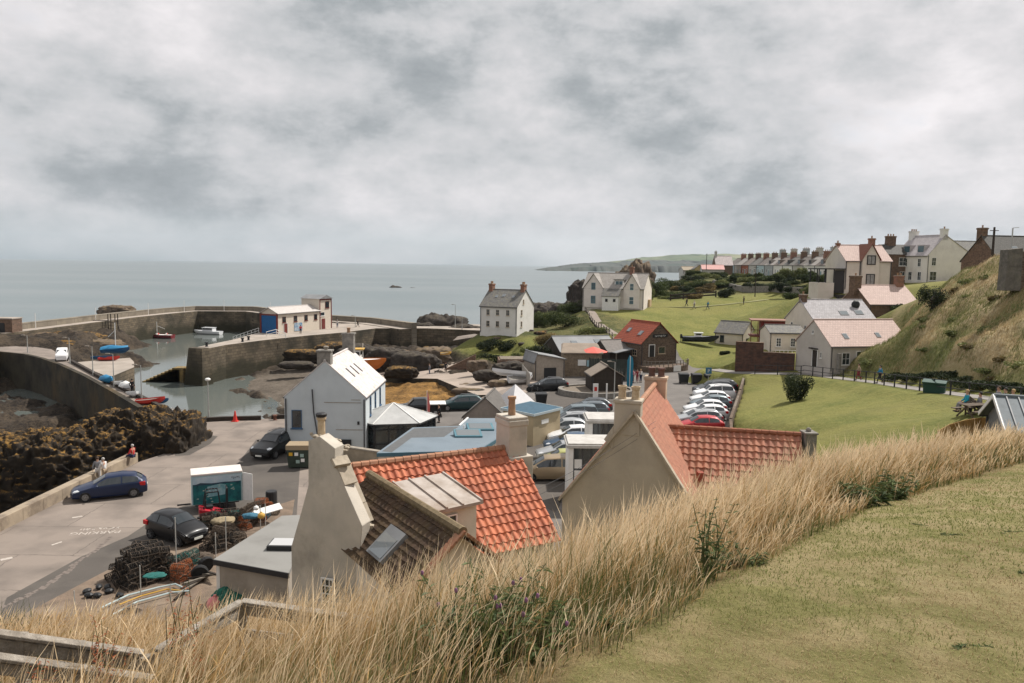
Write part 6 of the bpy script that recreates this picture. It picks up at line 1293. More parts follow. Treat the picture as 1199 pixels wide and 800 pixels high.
def make_car(style,name='parked_car',roofbars=False):
 Lc,st,wh,wr_=STY[style];root=thing(name,'x','car',(0,0,0));off=Lc/2
 fine=[]
 for a,b in zip(st[:-1],st[1:]):
  n=3
  for k in range(n):t=k/n;fine.append(tuple(a[i]+(b[i]-a[i])*t for i in range(6)))
 fine.append(st[-1])
 s=MB();rs=[ring(f)for f in fine];nr=13
 for r in rs:s.v+=[(x-off,y,z)for x,y,z in r]
 for i in range(len(rs)-1):
  for k in range(nr-1):s.f.append((i*nr+k,i*nr+k+1,(i+1)*nr+k+1,(i+1)*nr+k));s.m.append(0)
  s.f.append((i*nr+nr-1,i*nr,(i+1)*nr,(i+1)*nr+nr-1));s.m.append(1)
 s.f.append(tuple(range(nr))[::-1]);s.m.append(0);s.f.append(tuple((len(rs)-1)*nr+k for k in range(nr)));s.m.append(0)
 body=s.build('body',[P_base,M_trim],root,smooth=True)
 for p in body.data.polygons:p.use_smooth=True
 body.modifiers.new('e','EDGE_SPLIT').split_angle=R(40)
 def at(x):
  for a,b in zip(st[:-1],st[1:]):
   if a[0]<=x<=b[0]:t=(x-a[0])/(b[0]-a[0]);return tuple(a[i]+(b[i]-a[i])*t for i in range(6))
  return st[-1]
 def side(x,t,sg,o=.012):
  q=at(x);y0,z0,y1,z1=q[4]*.95,q[2],q[5],q[3]-.05
  return(x-off,sg*(y0+(y1-y0)*t+o),z0+(z1-z0)*t)
 xw0,xw1=st[3][0],st[4][0];xr0,xr1=st[6][0],st[7][0];mid=(xw1+xr0)/2+.05
 for sg in(-1,1):
  for(a,b,ta,tb)in((xw0+.28,mid-.05,.0,0),(mid+.03,xr0+.18,0,0)):
   s=MB();xs=np.linspace(a,b,8);lo=[side(x,.06,sg)for x in xs];hi=[side(x,.90,sg)for x in xs];s.v=lo+hi
   for i in range(7):s.f.append((i,i+1,i+9,i+8));s.m.append(0)
   s.build('side_window',M_carglass,root)
 for(a,b,nm)in((xw0+.08,xw1-.05,'windscreen'),(xr1-.05,xr0+.12,'rear_window')):
  s=MB();qa,qb=at(a),at(b);n=6
  for q in(qa,qb):
   for k in range(n+1):t=k/n*2-1;s.v.append((q[0]-off+(-.012 if nm=='windscreen' else.012),t*q[5]*.88,q[3]+.03-abs(t)**2.5*.045+.015))
  for k in range(n):s.f.append((k,k+1,n+2+k,n+1+k));s.m.append(0)
  s.build(nm,M_carglass,root)
 for x in wh:
  for sg in(-1,1):
   q=at(x);y=sg*(q[4]-.08);s=MB();s.lathe([(wr_*.62,-.1),(wr_*.94,-.11),(wr_,-.06),(wr_,.06),(wr_*.94,.11),(wr_*.62,.1)],(x-off,y,wr_),18,axis='y');wq=s.build('wheel',M_tyre,root,smooth=False)
   s=MB();s.lathe([(.02,.085),(wr_*.25,.095),(wr_*.3,.07),(wr_*.62,.1)]if sg>0 else[(.02,-.085),(wr_*.25,-.095),(wr_*.3,-.07),(wr_*.62,-.1)],(x-off,y,wr_),12,axis='y')
   for k in range(5):a=k*2*math.pi/5;s.bar((x-off,y+sg*.1,wr_),(x-off+wr_*.6*math.cos(a),y+sg*.1,wr_+wr_*.6*math.sin(a)),.05,.02)
   s.build('rim',M_rim,wq)
 q=st[1]
 for sg in(-1,1):
  s=MB();x=.10;zc=q[2];s.v=[(x-.02-off,sg*.52,zc-.10),(x+.02-off,sg*.80,zc-.06),(x+.42-off,sg*.85,zc+.07),(x+.30-off,sg*.66,zc+.12),(x+.02-off,sg*.50,zc+.02)];s.v=[(a,b*q[4]/.82,c+.015)for a,b,c in s.v];s.f=[(0,1,2,3,4)];s.m=[0];s.build('headlight',M_lamp,root)
  s=MB();xe=st[-3][0];e=st[-3];s.box(xe-.22-off,xe+.13-off,min(sg*.62,sg*.855),max(sg*.62,sg*.855),e[2]-.28,e[2]-.04);s.build('tail_light',M_tail,root,bevel=.03)
  s=MB();m_=at(xw0+.3);s.ell((xw0+.28-off,sg*(m_[4]+.09),m_[2]+.05),(.07,.10,.07),8,5);s.build('wing_mirror',P_base,root)
 s=MB();s.box(-off-.03,-off+.02,-.26,.26,.34,.46);s.build('number_plate',M_plate,root)
 s=MB();s.box(off-.06,off+.02,-.26,.26,.52,.64);s.build('number_plate',M_plate,root)
 s=MB();s.box(-off-.015,-off+.03,-.5,.5,.48,.54);s.build('grille',M_trim,root)
 if roofbars:
  for sg in(-1,1):s=MB();s.tube([(xw1+.3-off,sg*.6,st[4][3]+.03),(xw1+.45-off,sg*.6,st[5][3]+.06),(xr0-.1-off,sg*.58,st[6][3]+.06)],.025,6);s.build('roof_rail',M_rim,root)
 return root
PR={k:make_car(k,roofbars=(k in('estate','suv')))for k in STY}
used=set()
PC={n:paint('paint_'+n,c,m,r)for n,c,m,r in(('navy',(.006,.016,.055),.1,.35),('black',(.006,.006,.007),.1,.35),('charcoal',(.035,.037,.04),.3,.35),('teal',(.02,.05,.055),.3,.35),('gold',(.33,.25,.16),.4,.4),('lime',(.42,.42,.16),.2,.4),('silver',(.42,.43,.44),.4,.35),('white',(.72,.72,.72),0,.35),('steel',(.15,.18,.20),.4,.35),('blue',(.06,.10,.16),.3,.35),('red',(.42,.03,.035),.1,.35),('bluegrey',(.17,.21,.23),.3,.35),('darkgrey',(.07,.075,.08),.3,.35))}
def car(style,x,y,rz,col,label,group=None,z=0.0):
 """front of the car points along local -x"""
 if style in used:c=clone(PR[style],(x,y,z),rz,label,group,{'car_paint':PC[col]})
 else:used.add(style);c=PR[style];c.location=(x,y,z);c.rotation_euler=(0,0,rz);c['label']=label;repaint(c,{'car_paint':PC[col]});
 if group:c['group']=group
 elif 'group' in c.keys():del c['group']
 return c
def Wc(px_,py_):p=W(px_,py_,0);return p.x,p.y
p=Wc(126,584);car('hatch',p[0]-.1,p[1]+.5,R(26),'navy','dark blue hatchback parked against the quay parapet')
p=Wc(204,634);car('small',p[0],p[1]+.4,R(150),'black','small black hatchback parked beside the stacked creels')
p=Wc(315,537);car('suv',p[0]+.1,p[1]+1.4,R(74),'black','black off-road car parked in the shadow of the pale blue-white house')
p=Wc(540,481);car('estate',p[0]-.1,p[1]+.6,R(12),'teal','dark teal estate car parked beside the orange weed bank')
p=Wc(645,458);car('estate',p[0]-.3,p[1]+.6,R(14),'charcoal','charcoal estate car with roof rails outside the pale garage hut')
LR=[('mpv','gold','gold people carrier, nearest of the cars behind the porches',52.9),('small','lime','lime yellow car hidden behind the gold people carrier',55.6),('hatch','silver','pale silver hatchback in the left row behind the lime car',58.4),('hatch','blue','dark blue hatchback between the silver and the white car in the left row',61.4),('hatch','white','white hatchback in the middle of the left row of cars',64.2),('hatch','silver','silver hatchback in front of the white porch roof',67.2),('estate','silver','silver estate car in the middle of the left row',70.0),('mpv','bluegrey','blue-grey people carrier in the left row',72.8),('estate','steel','steel grey estate car second from the far end of the left row',75.5),('hatch','darkgrey','dark grey hatchback at the far end of the left row',78.0)]
for i,(st_,co,lb,D)in enumerate(LR):
 x0=[.6,1.6,1.9,2.6,3.0,2.6,3.2,4.0,5.2,6.0][i];car(st_,x0+2.2,D,R(3+(i%3)),co,lb,'cars in the left row of the car park')
RRr=[('hatch','red','red hatchback at the near end of the right hand row'),('estate','silver','silver estate car second from the near end of the right row'),('hatch','white','white hatchback third from the near end of the right row'),('hatch','white','white hatchback with dark sunroof, fourth in the right row'),('hatch','bluegrey','blue-grey hatchback fifth from the near end of the right row'),('hatch','white','white saloon sixth from the near end of the right row'),('suv','white','white off-road car with black roof line in the right row'),('suv','darkgrey','dark grey off-road car with silver bonnet in the right row'),('estate','charcoal','charcoal estate car with bright red tail lamps at the far end of the right row')]
for i,(st_,co,lb)in enumerate(RRr):
 D=69.3+i*2.85;xw=19.6+(D-68)*(31.0-19.6)/33.2;off=STY[st_][0]/2
 car(st_,xw-.6-off-(.35 if i%2 else 0),D,R(-2+(i*37%5)),co,lb,'cars in the right row of the car park')
def wheelie(x,y,rz,m,label,s_=1.0):
 t=thing('wheeled_bin',label,'bin',(x,y,0),rz,'wheeled bins at the end of the right row');s=MB()
 s.add([(-.5,-.38,.12),(.5,-.38,.12),(.5,.38,.12),(-.5,.38,.12),(-.62,-.5,1.15),(.62,-.5,1.15),(.62,.5,1.15),(-.62,.5,1.15)],[(0,3,2,1),(4,5,6,7),(0,1,5,4),(1,2,6,5),(2,3,7,6),(3,0,4,7)]);s.build('body',m,t,bevel=.03)
 s=MB();s.add([(-.66,-.55,1.16),(.66,-.55,1.16),(.66,.55,1.16),(-.66,.55,1.16),(-.6,-.5,1.26),(.6,-.5,1.26),(.6,.4,1.36),(-.6,.4,1.36)],[(0,3,2,1),(4,5,6,7),(0,1,5,4),(1,2,6,5),(2,3,7,6),(3,0,4,7)]);s.build('lid',m,t)
 for x_ in(-.45,.45):
  for y_ in(-.3,.3):s=MB();s.lathe([(.09,-.04),(.09,.04)],(x_,y_,.09),10,axis='y');s.build('wheel',M_tyre,t)
 return t
M_bin=mat('black_plastic',(.02,.021,.022),.5);M_bing=mat('grey_green_metal',(.10,.12,.115),.5)
for i,(x,y,lb)in enumerate(((22.2,98.2,'black wheeled bin nearest the road at the end of the right row'),(23.8,98.0,'second black wheeled bin from the road at the end of the right row'),(25.4,97.6,'black wheeled bin beside the blue parking sign'),(27.0,97.4,'black wheeled bin closest to the retaining wall'))):wheelie(x,y,R(5*i),M_bin if i<3 else M_bing,lb)
wheelie(3.2,81.5,R(4),M_bin,'black wheeled bin standing by the far end of the left row')
def pickup():
 t=thing('pickup_truck','black double cab pickup with white load cover beside the orange weed bank','pickup',(Wc(485,488)[0]+.4,Wc(485,488)[1]+.6,0),R(8))
 sec=[(0,.4,.78,.82,.8,.7),(.15,.34,.98,1.02,.92,.8),(1.3,.32,1.08,1.14,.95,.82),(1.5,.32,1.12,1.2,.95,.8),(2.1,.32,1.14,1.74,.95,.66),(3.2,.32,1.15,1.78,.95,.68),(3.45,.32,1.15,1.68,.95,.66),(3.5,.32,1.15,1.2,.95,.8)]
 s=MB();rs=[ring(f)for f in sec];nr=13;off=2.6
 for r in rs:s.v+=[(x-off,y,z)for x,y,z in r]
 for i in range(len(rs)-1):
  for k in range(nr):s.f.append((i*nr+k,i*nr+(k+1)%nr,(i+1)*nr+(k+1)%nr,(i+1)*nr+k));s.m.append(0)
 s.f+=[tuple(range(nr))[::-1],tuple((len(rs)-1)*nr+k for k in range(nr))];s.m+=[0,0];s.build('cab',PC['black'],t)
 s=MB();s.box(.92,2.6,-.94,.94,.5,1.2);s.build('load_bed',PC['black'],t,bevel=.04);s=MB();s.box(.92,2.62,-.93,.93,1.21,1.3);s.build('load_cover',M_trimw,t,bevel=.03)
 for sg in(-1,1):
  s=MB();s.v=[(-.95,sg*.925,1.2),(-.45,sg*.72,1.66),(.75,sg*.72,1.68),(.8,sg*.925,1.2)];s.f=[(0,1,2,3)];s.m=[0];s.build('side_window',M_carglass,t)
  for x in(-1.7,1.6):
   s=MB();s.lathe([(.22,-.11),(.37,-.12),(.4,-.06),(.4,.06),(.37,.12),(.22,.11)],(x,sg*.88,.4),16,axis='y');w=s.build('wheel',M_tyre,t);s=MB();s.lathe([(.03,sg*.1),(.22,sg*.115)],(x,sg*.88,.4),10,axis='y');s.build('rim',M_rim,w)
 s=MB();s.v=[(-1.08,-.74,1.24),(-1.08,.74,1.24),(-.58,.6,1.75),(-.58,-.6,1.75)];s.f=[(0,1,2,3)];s.m=[0];s.build('windscreen',M_carglass,t)
pickup()
def van():
 p=Wc(60,424);t=thing('white_van','white van parked on the harbour road above the curved sea wall','van',(p[0]+.3,p[1]+2.2,0),R(118));t.scale=(.85,)*3
 sec=[(0,.3,.9,.95,.75,.65),(.15,.25,1.1,1.15,.9,.8),(.7,.25,1.3,1.36,.95,.82),(1.4,.25,1.35,1.95,.95,.78),(4.4,.25,1.35,2.0,.95,.8),(4.6,.3,1.2,1.9,.93,.78)]
 s=MB();rs=[ring(f)for f in sec];nr=13;off=2.3
 for r in rs:s.v+=[(x-off,y,z)for x,y,z in r]
 for i in range(len(rs)-1):
  for k in range(nr):s.f.append((i*nr+k,i*nr+(k+1)%nr,(i+1)*nr+(k+1)%nr,(i+1)*nr+k));s.m.append(0)
 s.f+=[tuple(range(nr))[::-1],tuple((len(rs)-1)*nr+k for k in range(nr))];s.m+=[0,0];s.build('body',PC['white'],t)
 s=MB();s.v=[(-1.52,-.76,1.42),(-1.52,.76,1.42),(-.98,.68,1.9),(-.98,-.68,1.9)];s.f=[(0,1,2,3)];s.m=[0];s.build('windscreen',M_carglass,t)
 s=MB();s.box(2.29,2.315,-.7,.7,1.3,1.75);s.build('rear_window',M_carglass,t)
 for sg in(-1,1):
  s=MB();s.v=[(-1.1,sg*.945,1.4),(-.8,sg*.84,1.8),(-.1,sg*.84,1.82),(-.1,sg*.945,1.4)];s.f=[(0,1,2,3)];s.m=[0];s.build('side_window',M_carglass,t)
  for x in(-1.45,1.4):s=MB();s.lathe([(.2,-.1),(.33,-.1),(.33,.1),(.2,.1)],(x,sg*.86,.33),14,axis='y');w=s.build('wheel',M_tyre,t);s=MB();s.lathe([(.03,sg*.1),(.2,sg*.105)],(x,sg*.86,.33),10,axis='y');s.build('rim',M_rim,w)
van()
def trailer():
 A=W(221,612,0);B=W(281,590,0);d=(B-A);d.z=0;L=4.6;rz=math.atan2(B.y-A.y,B.x-A.x)
 t=thing('box_trailer','white roofed box trailer painted with a teal underwater mural','trailer',(W(225,601,0).x,W(225,601,0).y,0),R(24));t.scale=(.62,.72,.80);Wd=2.1;z0,z1=.55,2.75
 s=MB();s.box(0,L,0,Wd,z0,z1);s.build('box',mat('trailer_side',(.38,.50,.53),.5,var=.1),t,bevel=.04)
 s=MB();s.box(-.04,L+.04,-.04,Wd+.04,z1+.01,z1+.16);s.build('roof',mat('trailer_roof',(.66,.60,.55),.6,var=.1),t,bevel=.04)
 m=mat('underwater_mural',(.02,.16,.17),.5,col2=(.008,.045,.06),vscale=1.1,stain=(.03,.26,.24),sscale=.9,samt=.7)
 s=MB();s.box(.12,L-.12,-.03,-.004,z0+.05,z1-.62);mu=s.build('mural',m,t)
 s=MB();s.box(.12,L-.12,-.03,-.004,z1-.61,z1-.12);s.build('mural_sky',mat('mural_sky',(.32,.47,.55),.5,col2=(.50,.58,.62),vscale=1.0),t)
 s=MB();s.add([(.2,-.036,z1-.66),(.8,-.036,z1-.52),(1.9,-.036,z1-.62),(3.0,-.036,z1-.58),(4.3,-.036,z1-.64),(4.3,-.036,z1-.7),(.2,-.036,z1-.72)],[(0,6,5,4,3,2,1)]);s.build('mural_hills',mat('mural_hills',(.03,.06,.09),.6),t)
 s=MB();s.add([(1.5,-.037,1.1),(3.0,-.037,1.2),(3.1,-.037,1.95),(2.6,-.037,2.05),(1.4,-.037,1.9)],[(0,1,2,3,4)]);s.build('mural_boat',mat('mural_boat',(.30,.46,.50),.5,col2=(.12,.3,.34),vscale=2),t)
 for k in range(14):
  s=MB();x=rnd.uniform(.3,4.2);z=rnd.uniform(.7,1.9);s.add([(x,-.04,z),(x+.16,-.04,z+.05),(x+.24,-.04,z),(x+.16,-.04,z-.05)],[(0,3,2,1)])if k else None
  if k:s.build('mural_fish',mat('mural_fish',(.35,.45,.40),.5),mu)
 k=marks(mu,5,.8,.2,M_dark);k.location=(3.6,-.05,2.34);k.rotation_euler=(R(90),0,0)
 s=MB();s.box(.3,L-.3,.3,Wd-.3,.4,.54);s.bar((-.1,1,.45),(-1.3,1,.45),.1);s.build('chassis',M_dark,t)
 for x in(1.4,2.6):
  for y in(.2,Wd-.2):s=MB();s.lathe([(.2,-.1),(.3,-.1),(.3,.1),(.2,.1)],(x,y,.3),14,axis='y');s.build('wheel',M_tyre,t)
 s=MB();s.add([(L+.01,.1,z0),(L+.9,-.5,z0+.1),(L+.9,-.5,z1-.1),(L+.01,.1,z1),(L+.01,.16,z0),(L+.92,-.44,z0+.1),(L+.92,-.44,z1-.1),(L+.01,.16,z1)],[(0,1,2,3),(4,7,6,5),(0,4,5,1),(3,2,6,7),(1,5,6,2)]);s.build('open_door',M_trimw,t)
trailer()
def forklift():
 p=Wc(249,611);t=thing('forklift','red forklift truck parked in front of the box trailer','forklift',(p[0],p[1],0),R(25));t.scale=(.8,.8,.9);red=paint('forklift_red',(.48,.02,.035))
 s=MB();s.add([(-.9,-.55,.25),(.9,-.55,.25),(.9,.55,.25),(-.9,.55,.25),(-.9,-.55,1.05),(.3,-.55,.8),(.3,.55,.8),(-.9,.55,1.05),(.9,-.55,.6),(.9,.55,.6)],[(0,3,2,1),(0,1,8,5,4),(3,7,6,9,2),(4,5,6,7),(5,8,9,6),(1,2,9,8),(0,4,7,3)]);s.build('body',red,t,bevel=.06)
 s=MB()
 for y in(-.45,.45):s.bar((-.6,y,1.0),(-.4,y,2.05),.07);s.bar((.6,y,.6),(.4,y,2.05),.07);s.bar((-.4,y,2.05),(.4,y,2.05),.07)
 for k in range(5):s.bar((-.4+k*.2,-.45,2.06),(-.4+k*.2,.45,2.06),.04)
 s.build('roll_cage',M_dark,t)
 s=MB();[s.bar((1.0,y,.1),(1.0,y,2.2),.1)for y in(-.35,.35)];s.bar((1.0,-.35,2.1),(1.0,.35,2.1),.1);s.build('mast',M_dark,t)
 for y in(-.3,.3):s=MB();s.bar((1.05,y,.12),(2.0,y,.1),.1,.05);s.build('fork',M_dark,t)
 s=MB();s.box(-.45,.05,-.25,.25,.95,1.1);s.box(-.5,-.4,-.25,.25,1.05,1.5);s.build('seat',M_dark,t,bevel=.04)
 for x,y in((-.6,-.55),(-.6,.55),(.65,-.55),(.65,.55)):s=MB();s.lathe([(.14,-.1),(.28,-.1),(.28,.1),(.14,.1)],(x,y,.28),14,axis='y');s.build('wheel',M_tyre,t)
forklift()
# ================= boats =================
def boat_hull(L,B,H,sheer=.25,n=14):
 """open hull shape; bow at +x"""
 s=MB();rows=[]
 for i in range(n+1):
  t=i/n;x=-L/2+L*t;w=B/2*(1-max(0,(t-.45)/.55)**2.2)*(.82+.18*min(1,t/.25));zt=H+sheer*(t**2);kb=H*.9*max(0,(t-.7)/.3)**2.2
  rows.append([(x,-w,zt),(x,-w*.88,zt*.45+kb*.5),(x,-w*.45,.06+kb),(x,0,kb),(x,w*.45,.06+kb),(x,w*.88,zt*.45+kb*.5),(x,w,zt)])
 for r in rows:s.v+=r
 for i in range(n):
  for k in range(6):s.f.append((i*7+k,(i+1)*7+k,(i+1)*7+k+1,i*7+k+1));s.m.append(0 if k not in(2,3)else 1)
 s.f.append(tuple(range(7)));s.m.append(0)
 deck=[(r[0][0],r[0][1]*.96,r[0][2]-.12)for r in rows];deck2=[(r[6][0],r[6][1]*.96,r[6][2]-.12)for r in rows];o=len(s.v);s.v+=deck+deck2
 for i in range(n):s.f.append((o+i,o+n+1+i,o+n+2+i,o+i+1));s.m.append(2)
 return s
def boat(label,loc,rz,L,B,H,hull,keel,deck,cab=None,cabc=None,mast=0,name='fishing_boat',cat='boat',cover=None,tilt=0,extras=0,outboard=False,group=None):
 t=thing(name,label,cat,loc,rz,group);t.rotation_euler=(tilt,0,rz)
 boat_hull(L,B,H).build('hull',[hull,keel,deck],t)
 if cab:
  x,w,l,h=cab;s=MB();s.box(x-l/2,x+l/2,-w/2,w/2,H-.1,H+h);c=s.build('wheelhouse',cabc or M_trimw,t,bevel=.05)
  s=MB();s.box(x-l/2-.12,x+l/2+.2,-w/2-.1,w/2+.1,H+h+.01,H+h+.1);s.build('wheelhouse_roof',hull if cabc is None else cabc,c)
  s=MB();s.box(x+l/2+.003,x+l/2+.03,-w/2+.12,w/2-.12,H+h*.5,H+h*.9);[s.box(x-l/2+.15,x+l/2-.15,min(sg*(w/2+.003),sg*(w/2+.03)),max(sg*(w/2+.003),sg*(w/2+.03)),H+h*.5,H+h*.88)for sg in(-1,1)];s.build('wheelhouse_window',M_carglass,c)
 if mast:s=MB();s.tube([(0,0,H),(0,0,H+mast)],.06,6);s.bar((0,0,H+mast*.7),(-L*.25,0,H+mast*.45),.06);s.build('mast',M_trimw,t)
 if cover is not None:
  s=MB();n=10;V=[]
  for i in range(n+1):
   q=i/n;x=-L*.48+L*.93*q;w=B/2*(1-max(0,(q-.45)/.55)**2.2)*1.03;zt=H+.25*q*q;V+=[(x,-w,zt-.15),(x,-w*.6,zt+.25),(x,0,zt+.45*math.sin(math.pi*min(1,q+.15))+.05),(x,w*.6,zt+.25),(x,w,zt-.15)]
  s.v=V
  for i in range(n):
   for k in range(4):s.f.append((i*5+k,(i+1)*5+k,(i+1)*5+k+1,i*5+k+1));s.m.append(0)
  s.build('cover',cover,t,smooth=True)
 if outboard:s=MB();s.box(-L/2-.35,-L/2,-.15,.15,H*.6,H+.35);s.bar((-L/2-.2,0,H*.6),(-L/2-.2,0,-.1),.12);s.build('outboard_motor',M_dark,t,bevel=.04)
 for k in range(extras):
  s=MB();a=(rnd.uniform(-L*.35,-.1),rnd.uniform(-B*.25,B*.25));s.ell((a[0],a[1],H+.15),(.3,.25,.22),8,5);s.build('buoy',(M_fred,M_trimw)[k%2],t)
 return t
M_fred=mat('red_plastic',(.50,.04,.03),.5);M_bred=mat('maroon_hull',(.16,.02,.025),.4,coat=.3);M_bblue=mat('blue_hull',(.02,.08,.18),.4,coat=.3);M_bwhite=mat('white_gelcoat',(.68,.69,.70),.35,coat=.3,var=.06);M_borange=mat('orange_hull',(.55,.16,.03),.5,var=.1);M_decky=mat('ochre_paint',(.55,.33,.07),.6,var=.1)
M_bcover=mat('blue_tarpaulin',(.03,.20,.38),.6,var=.2,vscale=2)
p=W(184,396,-5);boat('small maroon and white fishing boat moored under the breakwater',(p.x,p.y,-5.25),R(175),8.5,2.8,1.2,M_bred,M_bred,M_trimw,(-.4+2,1.5,1.8,1.7),None,3.2,extras=5)
p=W(176,392,-5);boat('blue and white fishing boat moored behind the maroon one',(p.x,p.y+3.5,-5.25),R(178),7.5,2.6,1.1,M_bblue,M_bred,M_trimw,(1.6,1.4,1.6,1.6),None,3.6,extras=3)
p=W(243,391.5,-5);boat('white motor cruiser with dark stripe moored in the middle of the harbour',(p.x,p.y,-5.2),R(170),8.0,2.7,1.1,M_bwhite,M_bblue,M_bwhite,(-.5,1.9,3.0,.9),M_bwhite,0,name='motor_boat')
p=W(255,388.5,-5);boat('white motor cruiser moored beyond the striped one',(p.x,p.y+2,-5.2),R(5),8.5,2.8,1.2,M_bwhite,M_bwhite,M_bwhite,(-.8,2.0,3.2,1.3),M_bwhite,0,name='motor_boat')
p=W(284,388,-5);boat('little white dinghy floating near the lifeboat slip',(p.x,p.y+1,-5.2),R(12),3.6,1.4,.5,M_bwhite,M_bwhite,M_stonegrey,name='dinghy')
p=W(436,434,-2.2);boat('orange hulled fishing boat with ochre wheelhouse roof hauled out behind the white cafe',(p.x-1.6,p.y+.5,-2.2),R(5),7.4,2.8,1.7,M_borange,M_borange,M_trimw,(-1.4,1.9,2.2,1.5),M_trimw,2.6,extras=2)
s=MB();pb=bpy.data.objects['fishing_boat.002'];s.box(-2.8,.2,-1.15,1.15,3.33,3.48);s.build('canopy',M_decky,pb);[MB().box(x,x+.12,-1.0,1.0,1.2,1.3).build('thwart',M_decky,pb)for x in(-.2,1.0)]
p=W(131,417,.1);boat('boat under a bright blue tarpaulin on the square dock',(p.x,p.y+1.2,.35),R(4),4.2,1.7,.8,M_bblue,M_bblue,M_stonegrey,cover=M_bcover,mast=4.0)
for i,(a,b,L,hm,cv,rz,lb)in enumerate(((120,421,4.2,M_bblue,None,0,'small blue dinghy on the square dock left of the covered boat'),(128,422,4.0,M_fred,None,10,'small red and white dinghy beside the blue covered boat'),(126,448,3.4,M_bcover,M_bcover,-40,'blue dinghy on the quay beside the lamp post'),(141,452,3.8,M_bwhite,None,-50,'white dinghy lying on the harbour road'),(149,456,3.6,M_bwhite,M_trimw,-48,'white covered dinghy lying on the harbour road edge'),(156,464,2.4,M_bwhite,None,-45,'tiny white tender on the harbour road'))):
 p=W(a,b,.1);boat(lb,(p.x,p.y,.08),R(rz),L*.72,1.2,.45,hm,hm,M_stonegrey,cover=cv,name='dinghy',outboard=(i==4))
for i,(a,b,hm,rz,lb)in enumerate(((174,473,M_fred,20,'red dinghy at the water edge of the quay'),(185,472.5,M_bblue,10,'blue dinghy floating beside the red one'),(209,485,M_bwhite,150,'white tender moored in the quay corner'),(213,488,M_bwhite,160,'second white tender moored in the quay corner'))):
 p=W(a,b,-1 if i else.1);z=-4.9 if i else.05
 q=W(a,b,z);boat(lb,(q.x+(0 if i else.2),q.y,z),R(rz),2.8,1.3,.5,hm,hm,M_stonegrey,name='dinghy')
for i,(a,b,L,hm,rz,lb)in enumerate(((598,439,5.2,M_bwhite,160,'white dinghy beached among the boulders beside the slipway'),(609,446,3.2,M_bwhite,20,'small covered white boat beside the pale timber fence'),(522,414,1.7,M_decky,5,'little yellow dinghy at the top of the slipway'))):
 p=WD(a,b,(97,96,118)[i]);boat(lb,(p.x,p.y,max(gz(p.x,p.y),p.z-.3)+.1),R(rz),L,1.8,(.7,.7,.3)[i],hm,hm,M_stonegrey,name='dinghy',tilt=R((12,170,0)[i])if i!=1 else R(14),cover=None)
p=WD(820,402,128);boat('white speedboat with dark hull parked on the grass beside the boathouse',(p.x,p.y,p.z+.2),R(-8),6.0,2.0,.9,mat('navy_hull',(.02,.025,.04),.35),M_dark,M_bwhite,(-.4,1.2,1.2,.6),M_bwhite,name='speedboat',outboard=True)
# ================= people =================
def skin(name,chains,mats_,parent,sub=2,root=None):
 """grow one continuous surface over a joint tree. chains: list of [(point, radius), ...]; shared points are welded"""
 vs,rs,es,idx=[],[],[],{}
 for ch in chains:
  pr=None
  for p,r in ch:
   k=(round(p[0],4),round(p[1],4),round(p[2],4))
   if k not in idx:idx[k]=len(vs);vs.append(p);rs.append(r)
   i=idx[k]
   if pr is not None and pr!=i:es.append((pr,i))
   pr=i
 me=bpy.data.meshes.new(name);me.from_pydata(vs,es,[]);o=bpy.data.objects.new(name,me);COL.objects.link(o)
 md=o.modifiers.new('s','SKIN');md.use_smooth_shade=True
 for i,r in enumerate(rs):me.skin_vertices[0].data[i].radius=(r,r)if not isinstance(r,tuple)else r;me.skin_vertices[0].data[i].use_root=(i==0)
 if sub:sb=o.modifiers.new('u','SUBSURF');sb.levels=sub;sb.render_levels=sub
 bpy.context.view_layer.update();m2=bpy.data.meshes.new_from_object(o.evaluated_get(bpy.context.evaluated_depsgraph_get()))
 bpy.data.objects.remove(o);m2.name=name;m2.materials.clear();m2.materials.append(mats_)
 k=bpy.data.objects.new(name,m2);COL.objects.link(k);k.parent=parent;return k
M_skin=mat('skin',(.45,.27,.19),.6);M_cloth=mat('cloth_top',(.3,.3,.3),.9);M_leg=mat('cloth_legs',(.05,.055,.07),.9);M_shoe=mat('shoe_leather',(.04,.035,.03),.7);M_hair=mat('hair',(.07,.045,.03),.8)
